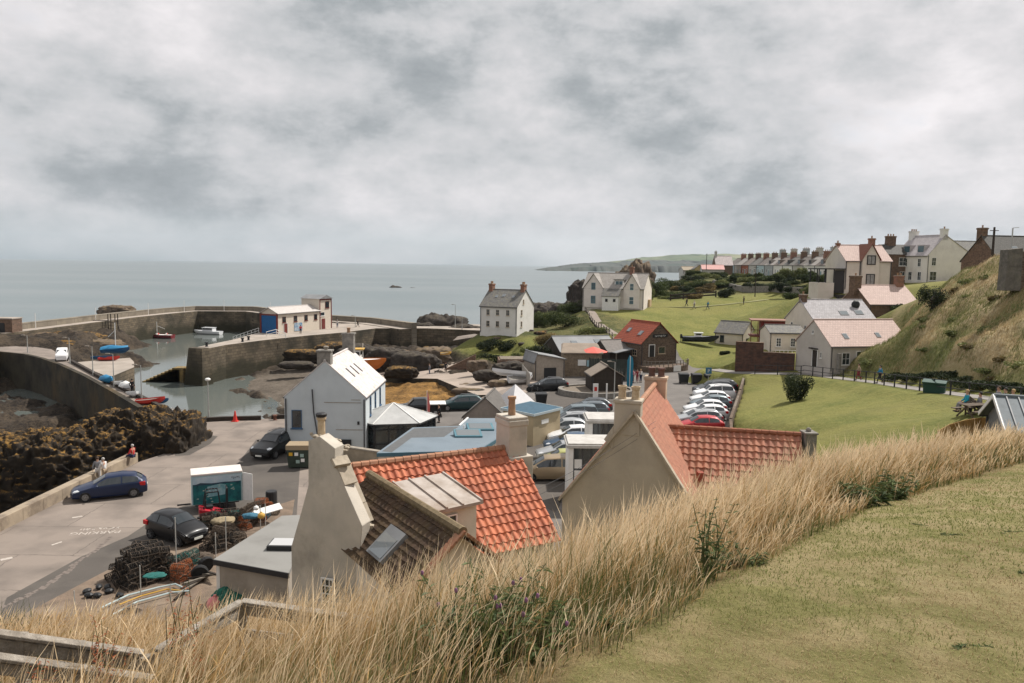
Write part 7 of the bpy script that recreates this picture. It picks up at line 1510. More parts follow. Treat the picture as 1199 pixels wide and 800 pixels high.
def person_proto(pose):
 t=thing('person','x','person')
 hp=.92
 if pose=='stand':
  J=dict(hipL=(.0,.09,.92),hipR=(0,-.09,.92),kneeL=(.02,.1,.50),kneeR=(.02,-.1,.50),ankL=(-.02,.11,.08),ankR=(-.02,-.11,.08),elL=(-.04,.27,1.14),elR=(-.04,-.27,1.14),wrL=(.05,.29,.90),wrR=(.05,-.29,.90));base=.92
 elif pose=='walk':
  J=dict(hipL=(.0,.09,.92),hipR=(0,-.09,.92),kneeL=(.18,.09,.52),kneeR=(-.06,-.09,.50),ankL=(.26,.09,.10),ankR=(-.34,-.09,.16),elL=(-.12,.26,1.16),elR=(.05,-.26,1.15),wrL=(-.10,.28,.92),wrR=(.24,-.24,.98));base=.92
 elif pose=='lean':
  J=dict(hipL=(.0,.09,.90),hipR=(0,-.09,.90),kneeL=(.02,.1,.48),kneeR=(.02,-.1,.48),ankL=(-.03,.12,.08),ankR=(-.03,-.12,.08),elL=(.22,.24,1.08),elR=(.22,-.24,1.08),wrL=(.44,.12,1.06),wrR=(.44,-.12,1.06));base=.90
 else:
  J=dict(hipL=(.0,.10,.50),hipR=(0,-.10,.50),kneeL=(.42,.12,.52),kneeR=(.42,-.12,.52),ankL=(.46,.12,.09),ankR=(.50,-.12,.09),elL=(.06,.27,.74),elR=(.06,-.27,.74),wrL=(.28,.20,.62),wrR=(.28,-.20,.62));base=.50
 lean=.10 if pose=='lean' else.0
 pel=(0,0,base+.02);waist=(lean*.4,0,base+.20);chest=(lean,0,base+.40);neck=(lean*1.2,0,base+.56);head0=(lean*1.25+.01,0,base+.62);head1=(lean*1.3+.02,0,base+.72);head2=(lean*1.3+.01,0,base+.79)
 shL=(lean,.17,base+.50);shR=(lean,-.17,base+.50)
 body=[[(pel,.125),(waist,.115),(chest,.135),(neck,.055),(head0,.075),(head1,.095),(head2,.075)]]
 for s in 'LR':
  sg=1 if s=='L' else-1;sh=shL if s=='L' else shR
  body.append([(chest,.135),(sh,.06),(J['el'+s],.042),(J['wr'+s],.028)])
  w=Vector(J['wr'+s]);e=Vector(J['el'+s]);d=(w-e).normalized();pm=w+d*.07;body.append([(J['wr'+s],.028),(tuple(pm),.034)])
  body.append([(pel,.125),(J['hip'+s],.088),(J['knee'+s],.06),(J['ank'+s],.038)]);a=J['ank'+s];body.append([(a,.038),((a[0]+.13,a[1],.04),.034)])
 b=skin('body',body,M_skin,t)
 s_=MB()
 for s in 'LR':
  sg=1 if s=='L' else-1;w=Vector(J['wr'+s]);d=(w-Vector(J['el'+s])).normalized();side=Vector((1,0,0))if abs(d.x)<.6 else Vector((0,0,1));side=(side-d*side.dot(d)).normalized();inn=d.cross(side)*-sg
  for k,ln in enumerate((.066,.075,.07,.055)):
   a=w+d*.085+side*(.03-k*.02);m_=a+d*ln*.6;s_.tube([a,m_,m_+(d*.75+inn*.65).normalized()*ln*.45],[.0095,.0085,.006],5)
  a=w+d*.03+side*.028;s_.tube([a,a+(d*.6+side*.8).normalized()*.04,a+(d*1.0+side*.8).normalized()*.065],[.011,.010,.007],5)
 hx,hz=head1[0],head1[2]
 s_.add([(hx+.085,-.012,hz-.005),(hx+.085,.012,hz-.005),(hx+.115,0,hz-.015),(hx+.085,0,hz+.03)],[(0,2,3),(1,3,2),(0,1,2)])
 for sg in(-1,1):s_.ell((hx,sg*.092,hz),(.022,.012,.032),6,5)
 f=s_.build('x',M_skin);
 bm=bmesh.new();bm.from_mesh(b.data);bm.from_mesh(f.data);bm.to_mesh(b.data);bm.free();bpy.data.objects.remove(f)
 for sg in(-1,1):s=MB();s.ell((hx+.088,sg*.032,hz+.02),(.008,.014,.008),6,4);s.build('eye',M_dark,b)
 s=MB();s.ell((hx+.09,0,hz-.045),(.006,.025,.006),6,4);s.build('mouth',mat('lips',(.32,.12,.1),.6),b)
 top=[[(tuple(Vector(pel)+Vector((0,0,.0))),.140),(waist,.135),(chest,.152),((neck[0],0,neck[2]-.05),.075)]]
 for s in 'LR':top.append([(chest,.152),((shL if s=='L' else shR),.078),(J['el'+s],.058),(tuple(Vector(J['el'+s]).lerp(Vector(J['wr'+s]),.8)),.044)])
 skin('jacket',top,M_cloth,t)
 leg=[]
 for s in 'LR':leg.append([(pel,.138),(J['hip'+s],.104),(J['knee'+s],.075),(tuple(Vector(J['knee'+s]).lerp(Vector(J['ank'+s]),.9)),.056)])
 skin('trousers',leg,M_leg,t)
 for s in 'LR':a=J['ank'+s];m=MB();m.ell((a[0]+.05,a[1],max(.045,a[2]-.04)),(.145,.052,.048),10,6);m.build('shoe',M_shoe,t,smooth=True)
 m=MB();m.ell((hx-.018,0,hz+.035),(.108,.105,.105),12,8);h=m.build('hair',M_hair,t,smooth=True)
 bm=bmesh.new();bm.from_mesh(h.data);bmesh.ops.delete(bm,geom=[v for v in bm.verts if v.co.x>hx+.045 and v.co.z<hz+.06 or v.co.z<hz-.045],context='VERTS');bm.to_mesh(h.data);bm.free()
 return t
PP={};pused=set()
CL={n:mat('cloth_'+n,c,.9)for n,c in(('white',(.62,.60,.58)),('red',(.50,.04,.04)),('blue',(.03,.20,.36)),('teal',(.02,.28,.38)),('black',(.02,.02,.022)),('grey',(.22,.22,.23)),('pink',(.50,.20,.24)),('navy',(.02,.03,.07)),('tan',(.34,.26,.18)),('denim',(.06,.10,.17)),('maroon',(.22,.03,.04)),('green',(.06,.13,.08)))}
HR={'brown':M_hair,'grey':mat('hair_grey',(.40,.38,.36),.8),'blond':mat('hair_blond',(.40,.27,.13),.8),'black':mat('hair_black',(.015,.013,.012),.7)}
def person(pose,x,y,z,rz,top,leg,hair,label,sc=1.0,group=None):
 if pose not in PP:PP[pose]=person_proto(pose)
 if pose in pused:p=clone(PP[pose],(x,y,z),rz,label)
 else:pused.add(pose);p=PP[pose];p.location=(x,y,z);p.rotation_euler=(0,0,rz);p['label']=label
 p.scale=(sc,)*3;repaint(p,{'cloth_top':CL[top],'cloth_legs':CL[leg],'hair':HR[hair]})
 return p
p=W(123,567,.0);person('lean',p.x-.1,p.y-.3+.5,.0,R(150),'white','tan','grey','person in a pale top leaning at the parapet behind the blue hatchback')
p=W(120,568,0);person('stand',p.x-.6,p.y+.6,0,R(120),'grey','white','brown','person in grey beside the pale-topped person at the parapet')
person('sit',W(147,550,0).x+.1,W(147,550,0).y+.9,.3,R(165),'red','navy','grey','person in a red jacket sitting on the quay parapet')
for a,b,z,pose,top,leg,hair,rz,lb in((503,439,-1.9,'stand','grey','denim','brown',200,'person in grey standing on the slipway at the left'),(522,437,-1.6,'stand','black','black','black',90,'person dressed in black standing alone on the slipway'),(741,448,0,'stand','pink','navy','brown',200,'person in pink standing beside the blue banner'),(746,448,0,'walk','maroon','maroon','brown',260,'person in maroon between the pink and white clad people'),(750,448,0,'stand','white','navy','blond',300,'person in a white top outside the stone shop'),(155,462,0,'stand','black','black','black',80,'person in black standing by the beached dinghies'),(490,496,0,'sit','tan','tan','brown',120,'person in tan seated at the cafe table nearest the pickup'),(495,497,0,'sit','pink','denim','blond',60,'person in pink seated outside the conservatory'),(514,495,0,'stand','black','black','brown',200,'person in black near the pink banner'),(352,391,.8,'stand','red','black','brown',100,'person in red on the pier below the lifeboat house'),(395,384,.8,'stand','white','denim','grey',100,'person in white walking along the inner pier'),(419,383,.8,'walk','black','black','brown',20,'person in black walking along the inner pier')):
 p=W(a,b,z);person(pose,p.x,p.y,z+(.0),R(rz),top,leg,hair,lb)
for a,b,D,pose,top,leg,hair,rz,lb in((804,357,158,'walk','black','navy','brown',180,'person in black on the grass path, leftmost of the three walkers'),(813,357,156,'walk','white','grey','grey',180,'person in white in the middle of the three walkers on the green'),(829,355,156,'walk','blue','denim','blond',180,'person in blue, rightmost of the three walkers on the green'),(871,350,160,'stand','black','black','black',180,'person in black standing alone on the green below the gardens')):
 p=WD(a,b,D);person(pose,p.x,p.y,gz(p.x,p.y),R(rz),top,leg,hair,lb)
p=W(511,438,-1.8);t=thing('dog','small dark dog on the slipway between the two people','dog',(p.x,p.y,-1.75),R(10))
b=skin('body',[[((-.28,0,.36),.07),((-.2,0,.38),.10),((0,0,.38),.11),((.2,0,.40),.13),((.30,0,.50),.08),((.38,0,.60),.075),((.50,0,.57),.04)],[((-.2,0,.38),.10),((-.22,.07,.26),.06),((-.27,.07,.13),.03),((-.24,.07,.02),.03)],[((-.2,0,.38),.10),((-.22,-.07,.26),.06),((-.27,-.07,.13),.03),((-.24,-.07,.02),.03)],[((.2,0,.40),.13),((.22,.08,.24),.045),((.22,.08,.02),.03)],[((.2,0,.40),.13),((.22,-.08,.24),.045),((.22,-.08,.02),.03)],[((-.28,0,.36),.07),((-.42,0,.48),.025)]],mat('dark_fur',(.03,.025,.022),.9),t)
for sg in(-1,1):s=MB();s.ell((.35,sg*.07,.60),(.03,.015,.06),6,4);s.build('ear',MATS['dark_fur'],b)
# ---- benches with seated people at the right ----
M_bench=mat('bench_wood',(.12,.09,.065),.9,var=.3,vscale=4)
def bench_proto():
 t=thing('park_bench','x','bench');s=MB();[s.box(.0+k*.14,.12+k*.14,-.8,.8,.44,.48)for k in range(3)];s.build('seat',M_bench,t)
 s=MB();[s.box(-.08,-.04,-.8,.8,.55+k*.13,.65+k*.13)for k in range(3)];s.build('backrest',M_bench,t)
 for y in(-.7,.7):
  for x in(-.05,.4):s=MB();s.box(x-.04,x+.04,y-.04,y+.04,0,.9 if x<0 else.62);s.build('leg',M_bench,t)
 return t
BP=bench_proto()
def on(px_,py_,D):p=WD(px_,py_,D);return p.x,p.y,gz(p.x,p.y)
x,y,z=on(1137,478,43.5);BP.location=(x,y,z);BP.rotation_euler=(0,0,R(160));BP['label']='dark park bench under the two people left of the corrugated shed'
person('sit',x-.05,y+.35,z,R(165),'teal','grey','blond','person in bright blue seated on the left bench facing the harbour');person('sit',x+.25,y-.4,z,R(160),'grey','black','black','person in grey seated beside the bright blue one')
t=thing('picnic_table','small dark picnic table beside the left bench','table',on(1140,482,42.3),R(20));s=MB();[s.box(-.8,.8,k*.14-.35,k*.14-.23,.70,.74)for k in range(5)];s.build('tabletop',M_bench,t)
for x_ in(-.6,.6):s=MB();s.bar((x_,-.55,0),(x_,.1,.7),.07);s.bar((x_,.55,0),(x_,-.1,.7),.07);s.build('leg',M_bench,t)
for y_ in(-.65,.65):s=MB();s.box(-.8,.8,y_-.13,y_+.13,.42,.46);s.bar((-.6,y_*.3,.3),(-.6,y_,.41),.05);s.bar((.6,y_*.3,.3),(.6,y_,.41),.05);s.build('seat',M_bench,t)
x,y,z=on(1176,480,42.0);clone(BP,(x,y,z),R(165),'dark park bench under the three people beside the corrugated shed')
person('sit',x-.05,y+.5,z,R(170),'grey','navy','brown','person in grey stretching dark legs on the right bench');person('sit',x,y,z,R(165),'green','denim','black','person in green in the middle of the right bench');person('sit',x+.1,y-.5,z,R(160),'white','teal','blond','person in blue jeans nearest on the right bench')
x,y,z=on(1005,446,79.5);person('walk',x,y,z+.05,R(170),'tan','maroon','brown','person in tan and maroon walking on the railed footpath')
x,y,z=on(1030,448,74);person('walk',x,y,z+.05,R(170),'blue','black','black','person in a blue jacket walking on the railed footpath')
# ================= paths and railings on the right =================
def draped(name,P,w,lift,m):
 pts=[]
 for a,b in zip(P[:-1],P[1:]):
  a,b=Vector(a),Vector(b);n=max(2,int((b-a).length/.8))
  for k in range(n):pts.append(a.lerp(b,k/n))
 pts.append(Vector(P[-1]));A,B=strip_poly(pts,-w/2,w/2);C_,_=strip_poly(pts,0,1);V=[]
 for k in range(len(pts)):
  zs=[gz(*C_[q])for q in range(max(0,k-4),min(len(pts),k+5))];z=sum(zs)/len(zs)+lift
  V+=[(*A[k],z),(*B[k],z),(*B[k],z-.6),(*A[k],z-.6)]
 Fc=[]
 for k in range(len(pts)-1):i=k*4;j=i+4;Fc+=[(i,i+1,j+1,j),(i+1,i+2,j+2,j+1),(i+3,i,j,j+3)]
 s=MB();s.v=V;s.f=Fc;s.m=[0]*len(Fc);o=s.build(name,m);bm=bmesh.new();bm.from_mesh(o.data);bmesh.ops.recalc_face_normals(bm,faces=bm.faces);bm.to_mesh(o.data);bm.free();struct(o);return pts
M_path=mat('tarmac_path',(.25,.23,.215),.95,col2=(.20,.185,.17),vscale=.7,stain=(.30,.27,.25),sscale=.5,samt=.4)
pth=PATHP
P2=draped('footpath',[p.to_2d()for p in pth],2.3,.04,M_path)
t=thing('path_railing','long dark metal railing along the footpath above the lawn','railing',(0,0,0));A,B=strip_poly(P2,1.35,1.45)
s=MB();pr=None;acc=0;last=None
M_rail=mat('dark_rail_paint',(.03,.03,.032),.6)
L_=[]
for k in range(8,len(A)):
 q=Vector((*A[k],sum(gz(*P2[j].to_tuple())for j in range(max(0,k-5),min(len(P2),k+6)))/len(range(max(0,k-5),min(len(P2),k+6)))+.02))
 L_.append(q)
rl=MB()
for a,b in zip(L_[:-1],L_[1:]):
 for h in(.55,1.1):rl.bar(a+Vector((0,0,h)),b+Vector((0,0,h)),.06)
rl.build('rail',M_rail,t)
d=0;nxt=0
for a,b in zip(L_[:-1],L_[1:]):
 if d>=nxt:s=MB();s.bar(a-Vector((0,0,.3)),a+Vector((0,0,1.15)),.09);s.build('post',M_rail,t);nxt+=2.6
 d+=(b-a).length
x,y,z=on(1094,457,60.4);t=thing('grit_bin','dark green grit bin beside the footpath railing','bin',(x,y,z),R(-35));s=MB();s.add([(-.75,-.4,0),(.75,-.4,0),(.75,.4,0),(-.75,.4,0),(-.8,-.45,.85),(.8,-.45,.85),(.8,.45,1.0),(-.8,.45,1.0)],[(0,3,2,1),(4,5,6,7),(0,1,5,4),(1,2,6,5),(2,3,7,6),(3,0,4,7)]);s.build('body',mat('bin_green',(.02,.06,.045),.5),t,bevel=.04);s=MB();s.box(-.84,.84,-.49,.49,.9,1.0);s.build('lid',MATS['bin_green'],t).rotation_euler=(R(9),0,0)
t=thing('timber_fence','curved new timber fence in front of the corrugated shed','fence',(0,0,0));M_new=mat('new_timber',(.42,.25,.09),.85,col2=(.32,.18,.06),vscale=2)
fp=[WD(1098,505,37.0),WD(1112,497,38.2),WD(1130,492,38.8),WD(1150,489,38.9),WD(1172,488.5,38.3),WD(1190,489,37.6)]
fl_=[]
for a,b in zip(fp[:-1],fp[1:]):
 for k in range(7):fl_.append(a.lerp(b,k/7))
s=MB()
for k in range(len(fl_)-1):
 a,b=fl_[k],fl_[k].lerp(fl_[k+1],.84);z0=min(gz(a.x,a.y),a.z)-1.0;v=Vector((0,.03,0));s.add([(a.x,a.y,z0),(b.x,b.y,z0),(b.x,b.y,b.z),(a.x,a.y,a.z),(a.x,a.y+.04,z0),(b.x,b.y+.04,z0),(b.x,b.y+.04,b.z),(a.x,a.y+.04,a.z)],[(0,1,2,3),(4,7,6,5),(0,4,5,1),(1,5,6,2),(2,6,7,3),(3,7,4,0)])
s.build('boards',M_new,t);s=MB()
for a,b in zip(fl_[:-1],fl_[1:]):s.bar(a+Vector((0,.12,-.25)),b+Vector((0,.12,-.25)),.06,.1)
s.build('rail',M_new,t)
# ---- stepped path with posts up to the cream villa ----
sp_=[WD(728,393,119),WD(716,384,127),WD(704,374,137),WD(694,365,149),WD(690,361,155)]
P3=draped('steps_path',[p.to_2d()for p in sp_],1.6,.12,mat('gravel_path',(.27,.225,.19),.95,var=.25))
t=thing('path_fence','post and rail fence beside the stepped path to the cream villa','fence',(0,0,0));A,_=strip_poly(P3,-1.0,1);s=MB();pr=None
for k in range(0,len(A),3):
 q=Vector((*A[k],gz(*A[k])));s=MB();s.bar(q-Vector((0,0,.2)),q+Vector((0,0,1.1)),.14);s.build('post',M_dwood,t)
 if pr:r_=MB();[r_.bar(pr+Vector((0,0,h)),q+Vector((0,0,h)),.07)for h in(.5,.95)];r_.build('rail',M_wood,t)
 pr=q
P4=draped('grass_track',[WD(a,b,D).to_2d()for a,b,D in((700,362,158),(760,361,157),(800,357,157),(850,351.5,160),(900,347,165),(960,343,155))],1.3,.03,mat('trodden_grass',(.27,.26,.13),.95,var=.2,vscale=.5))
P5=draped('lane',[WD(a,b,D).to_2d()for a,b,D in((800,416,112),(780,405,118),(772,398,124))],4.2,.06,M_carpk)
t=thing('lawn_kerb','low dark stone kerb edging the grass above the lane','kerb',(0,0,0));c=[W(788,411,.6),W(810,417,.5),W(840,427,.35),W(862,431,.6)];s=MB()
for a,b in zip(c[:-1],c[1:]):s.bar((a.x,a.y,.15),(b.x,b.y,.15),.35,.5)
s.build('kerb',M_redwall,t)
# ---- foreground post and rail fence of old timber ----
M_old=mat('silvered_timber',(.36,.32,.27),.95,col2=(.22,.19,.155),vscale=9,stain=(.12,.10,.08),sscale=3,samt=.7,bump=.8,bscale=30)
t=thing('rail_fence','old silvered timber rail fence stepping through the tall grass at lower left','fence',(0,0,0))
top=[WD(-40,736,7.6),WD(70,749,7.9),WD(168,765,8.2),WD(182,762,8.2),WD(283,704,9.6),WD(370,718,9.8),WD(470,731,9.6)]
def rail(a,b,w=.05,h=.13):s=MB();s.bar(a,b,w,h);return s.build('rail',M_old,t,bevel=.008)
rail(top[0],top[2],.13,.04);rail(top[0]+Vector((0,.0,-.13)),top[2]+Vector((0,0,-.13)),.035,.14);rail(top[3],top[4],.11,.04);rail(top[3]+Vector((.02,.03,-.13)),top[4]+Vector((.02,.03,-.13)),.035,.14);rail(top[4],top[6],.13,.04);rail(top[4]+Vector((0,.0,-.42)),top[6]+Vector((0,0,-.38)),.04,.10);rail(top[4]+Vector((0,0.0,-.12)),top[6]+Vector((0,0,-.12)),.035,.12)
low=[WD(-40,764,7.4),WD(180,795,7.9)];rail(low[0],low[1],.13,.04);rail(low[0]+Vector((0,0,-.12)),low[1]+Vector((0,0,-.12)),.035,.13)
for a,b,D in((20,742,7.75),(88,752,7.95),(170,768,8.2),(283,705,9.65),(378,719,9.85)):
 p=WD(a,b,D);s=MB();s.bar((p.x,p.y+.06,p.z-1.6),(p.x,p.y+.06,p.z-.03),.11,.11);s.build('post',M_old,t,bevel=.01)
 # ================= street furniture =================
def lamp(label,px_,base,topy,z=0,kind='arm',name='street_lamp',hgt=None):
 p=W(px_,base,z);h=(WD(px_,topy,p.y).z-z)if hgt is None else hgt
 t=thing(name,label,'street lamp',(p.x,p.y,z));s=MB();s.tube([(0,0,0),(0,0,1.0),(0,0,1.01),(0,0,h)],[.09,.08,.06,.045],8);s.build('post',M_lampg,t)
 s=MB()
 if kind=='arm':s.bar((0,0,h),(-.55,0,h+.05),.05);s.box(-.85,-.4,-.1,.1,h+.02,h+.12)
 else:s.ell((0,0,h+.12),(.26,.26,.16),12,6)
 s.build('lantern',M_kerb if kind=='arm' else M_trimw,t);return t
M_lampg=mat('galvanised_post',(.42,.42,.40),.5,metal=.3)
lamp('grey street lamp at the water edge of the curved harbour road',166,470,428);lamp('round topped harbour lamp in front of the basin',244.5,493,446,kind='ball');lamp('street lamp beside the white van',82,426,396,z=.1);lamp('street lamp left of the square dock',109,440,406);lamp('street lamp in front of the square dock',133.5,454,415);lamp('street lamp at the far left of the harbour road',32.5,413,393,z=.3)
lamp('street lamp behind the dark brown hut',719,470,424);lamp('harbour lamp on the pier right of the lifeboat house',416,383,370,z=.8);lamp('tall thin lamp on the track beyond the slipway',533,384,357,z=.8);lamp('short lamp near the tall one on the harbour track',541,386,371,z=.8)
p=WD(1189,292,71.0);t=thing('street_lamp','street lamp rising behind the stone wall end on the bank','street lamp',(p.x,71.6,14.5));s=MB();s.tube([(0,0,0),(0,0,4.45)],.06,8);s.build('post',M_lampg,t);s=MB();s.bar((0,0,4.45),(.55,0,4.5),.07,.05);s.build('lantern',M_lampg,t)
def pole(label,a,b,D,topy,name='utility_pole',cat='pole',r=.11):
 p=WD(a,b,D);h=WD(a,topy,D).z-p.z;t=thing(name,label,cat,(p.x,D,p.z-.5));s=MB();s.tube([(0,0,0),(0,0,h+.5)],[r,r*.7],7);s.build('post',M_dwood,t);s=MB();s.bar((-.5,0,h+.1),(.5,0,h+.1),.08);s.build('crossarm',M_dwood,t)
pole('tall dark utility pole standing in the green below the terrace',884,345,165,311);pole('utility pole on the skyline left of the terrace',827,314,240,297);pole('thin pole among the shore rocks left of the cream villa',669,352,165,333);pole('dark pole on the bank beside the brown house roof',1162,300,90,266,r=.16)
p=W(274.5,494,0);t=thing('traffic_cone','tall orange red traffic cone at the quay edge','cone',(p.x,p.y+.2,0));s=MB();s.box(-.3,.3,-.3,.3,0,.05);s.lathe([(.22,.05),(.06,.95),(.05,1.0)],(0,0,0),12);s.build('cone',mat('cone_red',(.62,.05,.04),.5),t)
p=W(322,492,0);t=thing('bollard','short rusty mooring bollard at the quay edge near the pale blue-white house','bollard',(p.x,p.y,0));s=MB();s.lathe([(.2,0),(.14,.1),(.13,.35),(.22,.4),(.2,.5)],(0,0,0),12);s.build('post',MATS['rusty_iron'],t)
for a,b,lb in((284,400.5,'dark mooring bollard on the pier nearest the slip railing'),(291,398.5,'dark mooring bollard on the pier below the blue door'),(242,406,'dark mooring bollard at the pier head')):
 p=W(a,b,.8);t=thing('bollard',lb,'bollard',(p.x,p.y,.8));s=MB();s.lathe([(.3,0),(.2,.12),(.2,.55),(.32,.62),(.28,.75)],(0,0,0),10);s.build('post',M_dark,t)
p=W(500,494,0);t=thing('banner_flag','tall thin pink feather banner in front of the cafe','banner',(p.x,p.y,0));s=MB();s.tube([(0,0,0),(0,0,3.0)],.03,6);s.build('pole',M_trimw,t);s=MB();s.add([(.02,0,.3),(.24,.03,.4),(.28,.0,1.7),(.12,.02,2.6),(.02,0,2.95),(.02,.02,.3),(.24,.05,.4),(.28,.02,1.7),(.12,.04,2.6),(.02,.02,2.95)],[(0,1,2,3,4),(9,8,7,6,5),(0,5,6,1),(1,6,7,2),(2,7,8,3),(3,8,9,4)]);s.build('flag',mat('pink_cloth',(.60,.16,.15),.8),t)
p=W(737,457,0);t=thing('banner_flag','tall teal blue feather banner at the end of the green yard fence','banner',(p.x,p.y,0));s=MB();s.tube([(0,0,0),(0,0,4.2)],.04,6);s.build('pole',M_trimw,t);s=MB();s.add([(-.35,0,.4),(.35,.04,.4),(.4,.0,3.2),(.3,.02,4.0),(-.1,0,4.3),(-.35,0,3.6),(-.35,.03,.4),(.35,.07,.4),(.4,.03,3.2),(.3,.05,4.0),(-.1,.03,4.3),(-.35,.03,3.6)],[(0,1,2,3,4,5),(11,10,9,8,7,6),(0,6,7,1),(1,7,8,2),(2,8,9,3),(3,9,10,4),(4,10,11,5)]);s.build('flag',mat('teal_cloth',(.02,.17,.27),.8),t)
p=W(829,452,0);t=thing('road_sign','blue square parking sign on a post behind the wheeled bins','sign',(p.x,p.y,0));s=MB();s.tube([(0,0,0),(0,0,2.3)],.035,6);s.build('post',M_lampg,t);s=MB();s.box(-.38,.38,-.06,-.03,1.55,2.35);g_=s.build('sign_plate',mat('sign_blue',(.05,.16,.26),.5),t);lettering(g_,'P',(0,-.065,1.72),.6,M_trimw)
p=W(697,474,0);t=thing('notice_sign','tall white notice board with red mark beside the dark hut','sign',(p.x,p.y,0));s=MB();s.box(-.28,.28,-.05,.05,0,2.3);g_=s.build('board',M_trimw,t);s=MB();s.box(-.15,.15,-.06,-.052,1.5,1.95);s.build('emblem',M_fred,g_)
p=W(710,475,0);t=thing('sign_post','plain white post between the notice board and the blue banner','post',(p.x,p.y,0));s=MB();s.box(-.08,.08,-.05,.05,0,2.4);s.build('post',M_trimw,t)
a,b=W(137,621.5,.008),W(88,624,.008);d=math.degrees(math.atan2(b.y-a.y,b.x-a.x));M_fade=mat('worn_road_paint',(.50,.45,.40),.9,col2=(.33,.285,.25),vscale=6)
o=bpy.data.objects.new('painted_letters',None);COL.objects.link(o);tag(o,'worn white parking letters painted upside down on the quay','road marking')
o.location=((a.x+b.x)/2,(a.y+b.y)/2,.006);o.rotation_euler=(0,0,R(d))
lettering(o,'PARKING',(0,-.05,0),.62,M_fade,rx=0,ext=.001,name='word');marks(o,7,2.1,.42,M_fade,'worn_word').location=(-1.05,-.72,0)
s=MB();[s.add([(*W(*q,0).to_2d(),.007)for q in qq],[(0,1,2,3)])for qq in(((60,638),(72,634),(73,635),(61,639)),((84,606),(96,604),(97,605),(85,607)),((0,655),(14,652),(15,654),(1,657)))];struct(s.build('bay_lines',M_fade))
s=MB()
crk=[(0,712),(40,694),(75,672),(95,655),(118,640),(130,628)]
for k in range(len(crk)-1):
 for q in range(6):
  f0,f1=q/6,(q+1)/6;a=W(crk[k][0]+(crk[k+1][0]-crk[k][0])*f0,crk[k][1]+(crk[k+1][1]-crk[k][1])*f0,0);b=W(crk[k][0]+(crk[k+1][0]-crk[k][0])*f1,crk[k][1]+(crk[k+1][1]-crk[k][1])*f1,0)
  w=.12+.22*rnd.random();j=rnd.uniform(-.12,.12);s.add([(a.x-w/2+j,a.y,.005),(a.x+w/2+j,a.y,.005),(b.x+w/2+j*.4,b.y+.04,.005),(b.x-w/2+j*.4,b.y+.04,.005)],[(0,1,2,3)])
struct(s.build('damp_crack',mat('damp_concrete',(.17,.14,.12),.7)))
p=W(354,549,0);t=thing('waste_container','big dark green waste container with brown lid and stickers beside the cafe','bin',(p.x-.3,p.y,0),R(4));s=MB();s.add([(-.7,0,.1),(.9,0,.1),(.9,1.1,.1),(-.7,1.1,.1),(-.8,-.1,1.4),(1.0,-.1,1.4),(1.0,1.2,1.4),(-.8,1.2,1.4)],[(0,3,2,1),(4,5,6,7),(0,1,5,4),(1,2,6,5),(2,3,7,6),(3,0,4,7)]);b_=s.build('body',mat('container_green',(.045,.06,.045),.6,var=.3),t)
s=MB();s.box(-.85,1.05,-.15,1.25,1.41,1.75);s.build('lid',mat('tan_lid',(.30,.23,.15),.7),t)
for x,z,c in((-.5,1.1,'yel'),(-.1,1.1,'w'),(.3,1.0,'g'),(.35,.65,'w'),(.0,.55,'g')):s=MB();s.box(x-.13,x+.13,-.12,-.105,z-.12,z+.12);s.build('sticker',{'yel':mat('yellow_sticker',(.62,.35,.03),.5),'w':M_trimw,'g':mat('pale_green_sticker',(.3,.4,.36),.5)}[c],b_)
def cafe_table(x,y,rz,label):
 t=thing('cafe_table',label,'table',(x,y,0),rz,'tables outside the cafe');s=MB();s.lathe([(.5,.70),(.52,.72),(.52,.75)],(0,0,0),14);s.build('tabletop',M_wood,t);s=MB();s.tube([(0,0,0),(0,0,.7)],.05,6);s.lathe([(.25,0),(.2,.04)],(0,0,0),10);s.build('pedestal',M_dark,t)
p=W(486,498,0);cafe_table(p.x,p.y+.4,0,'round cafe table beside the seated people');p=W(505,497,0);cafe_table(p.x,p.y,0,'round cafe table near the pink banner')
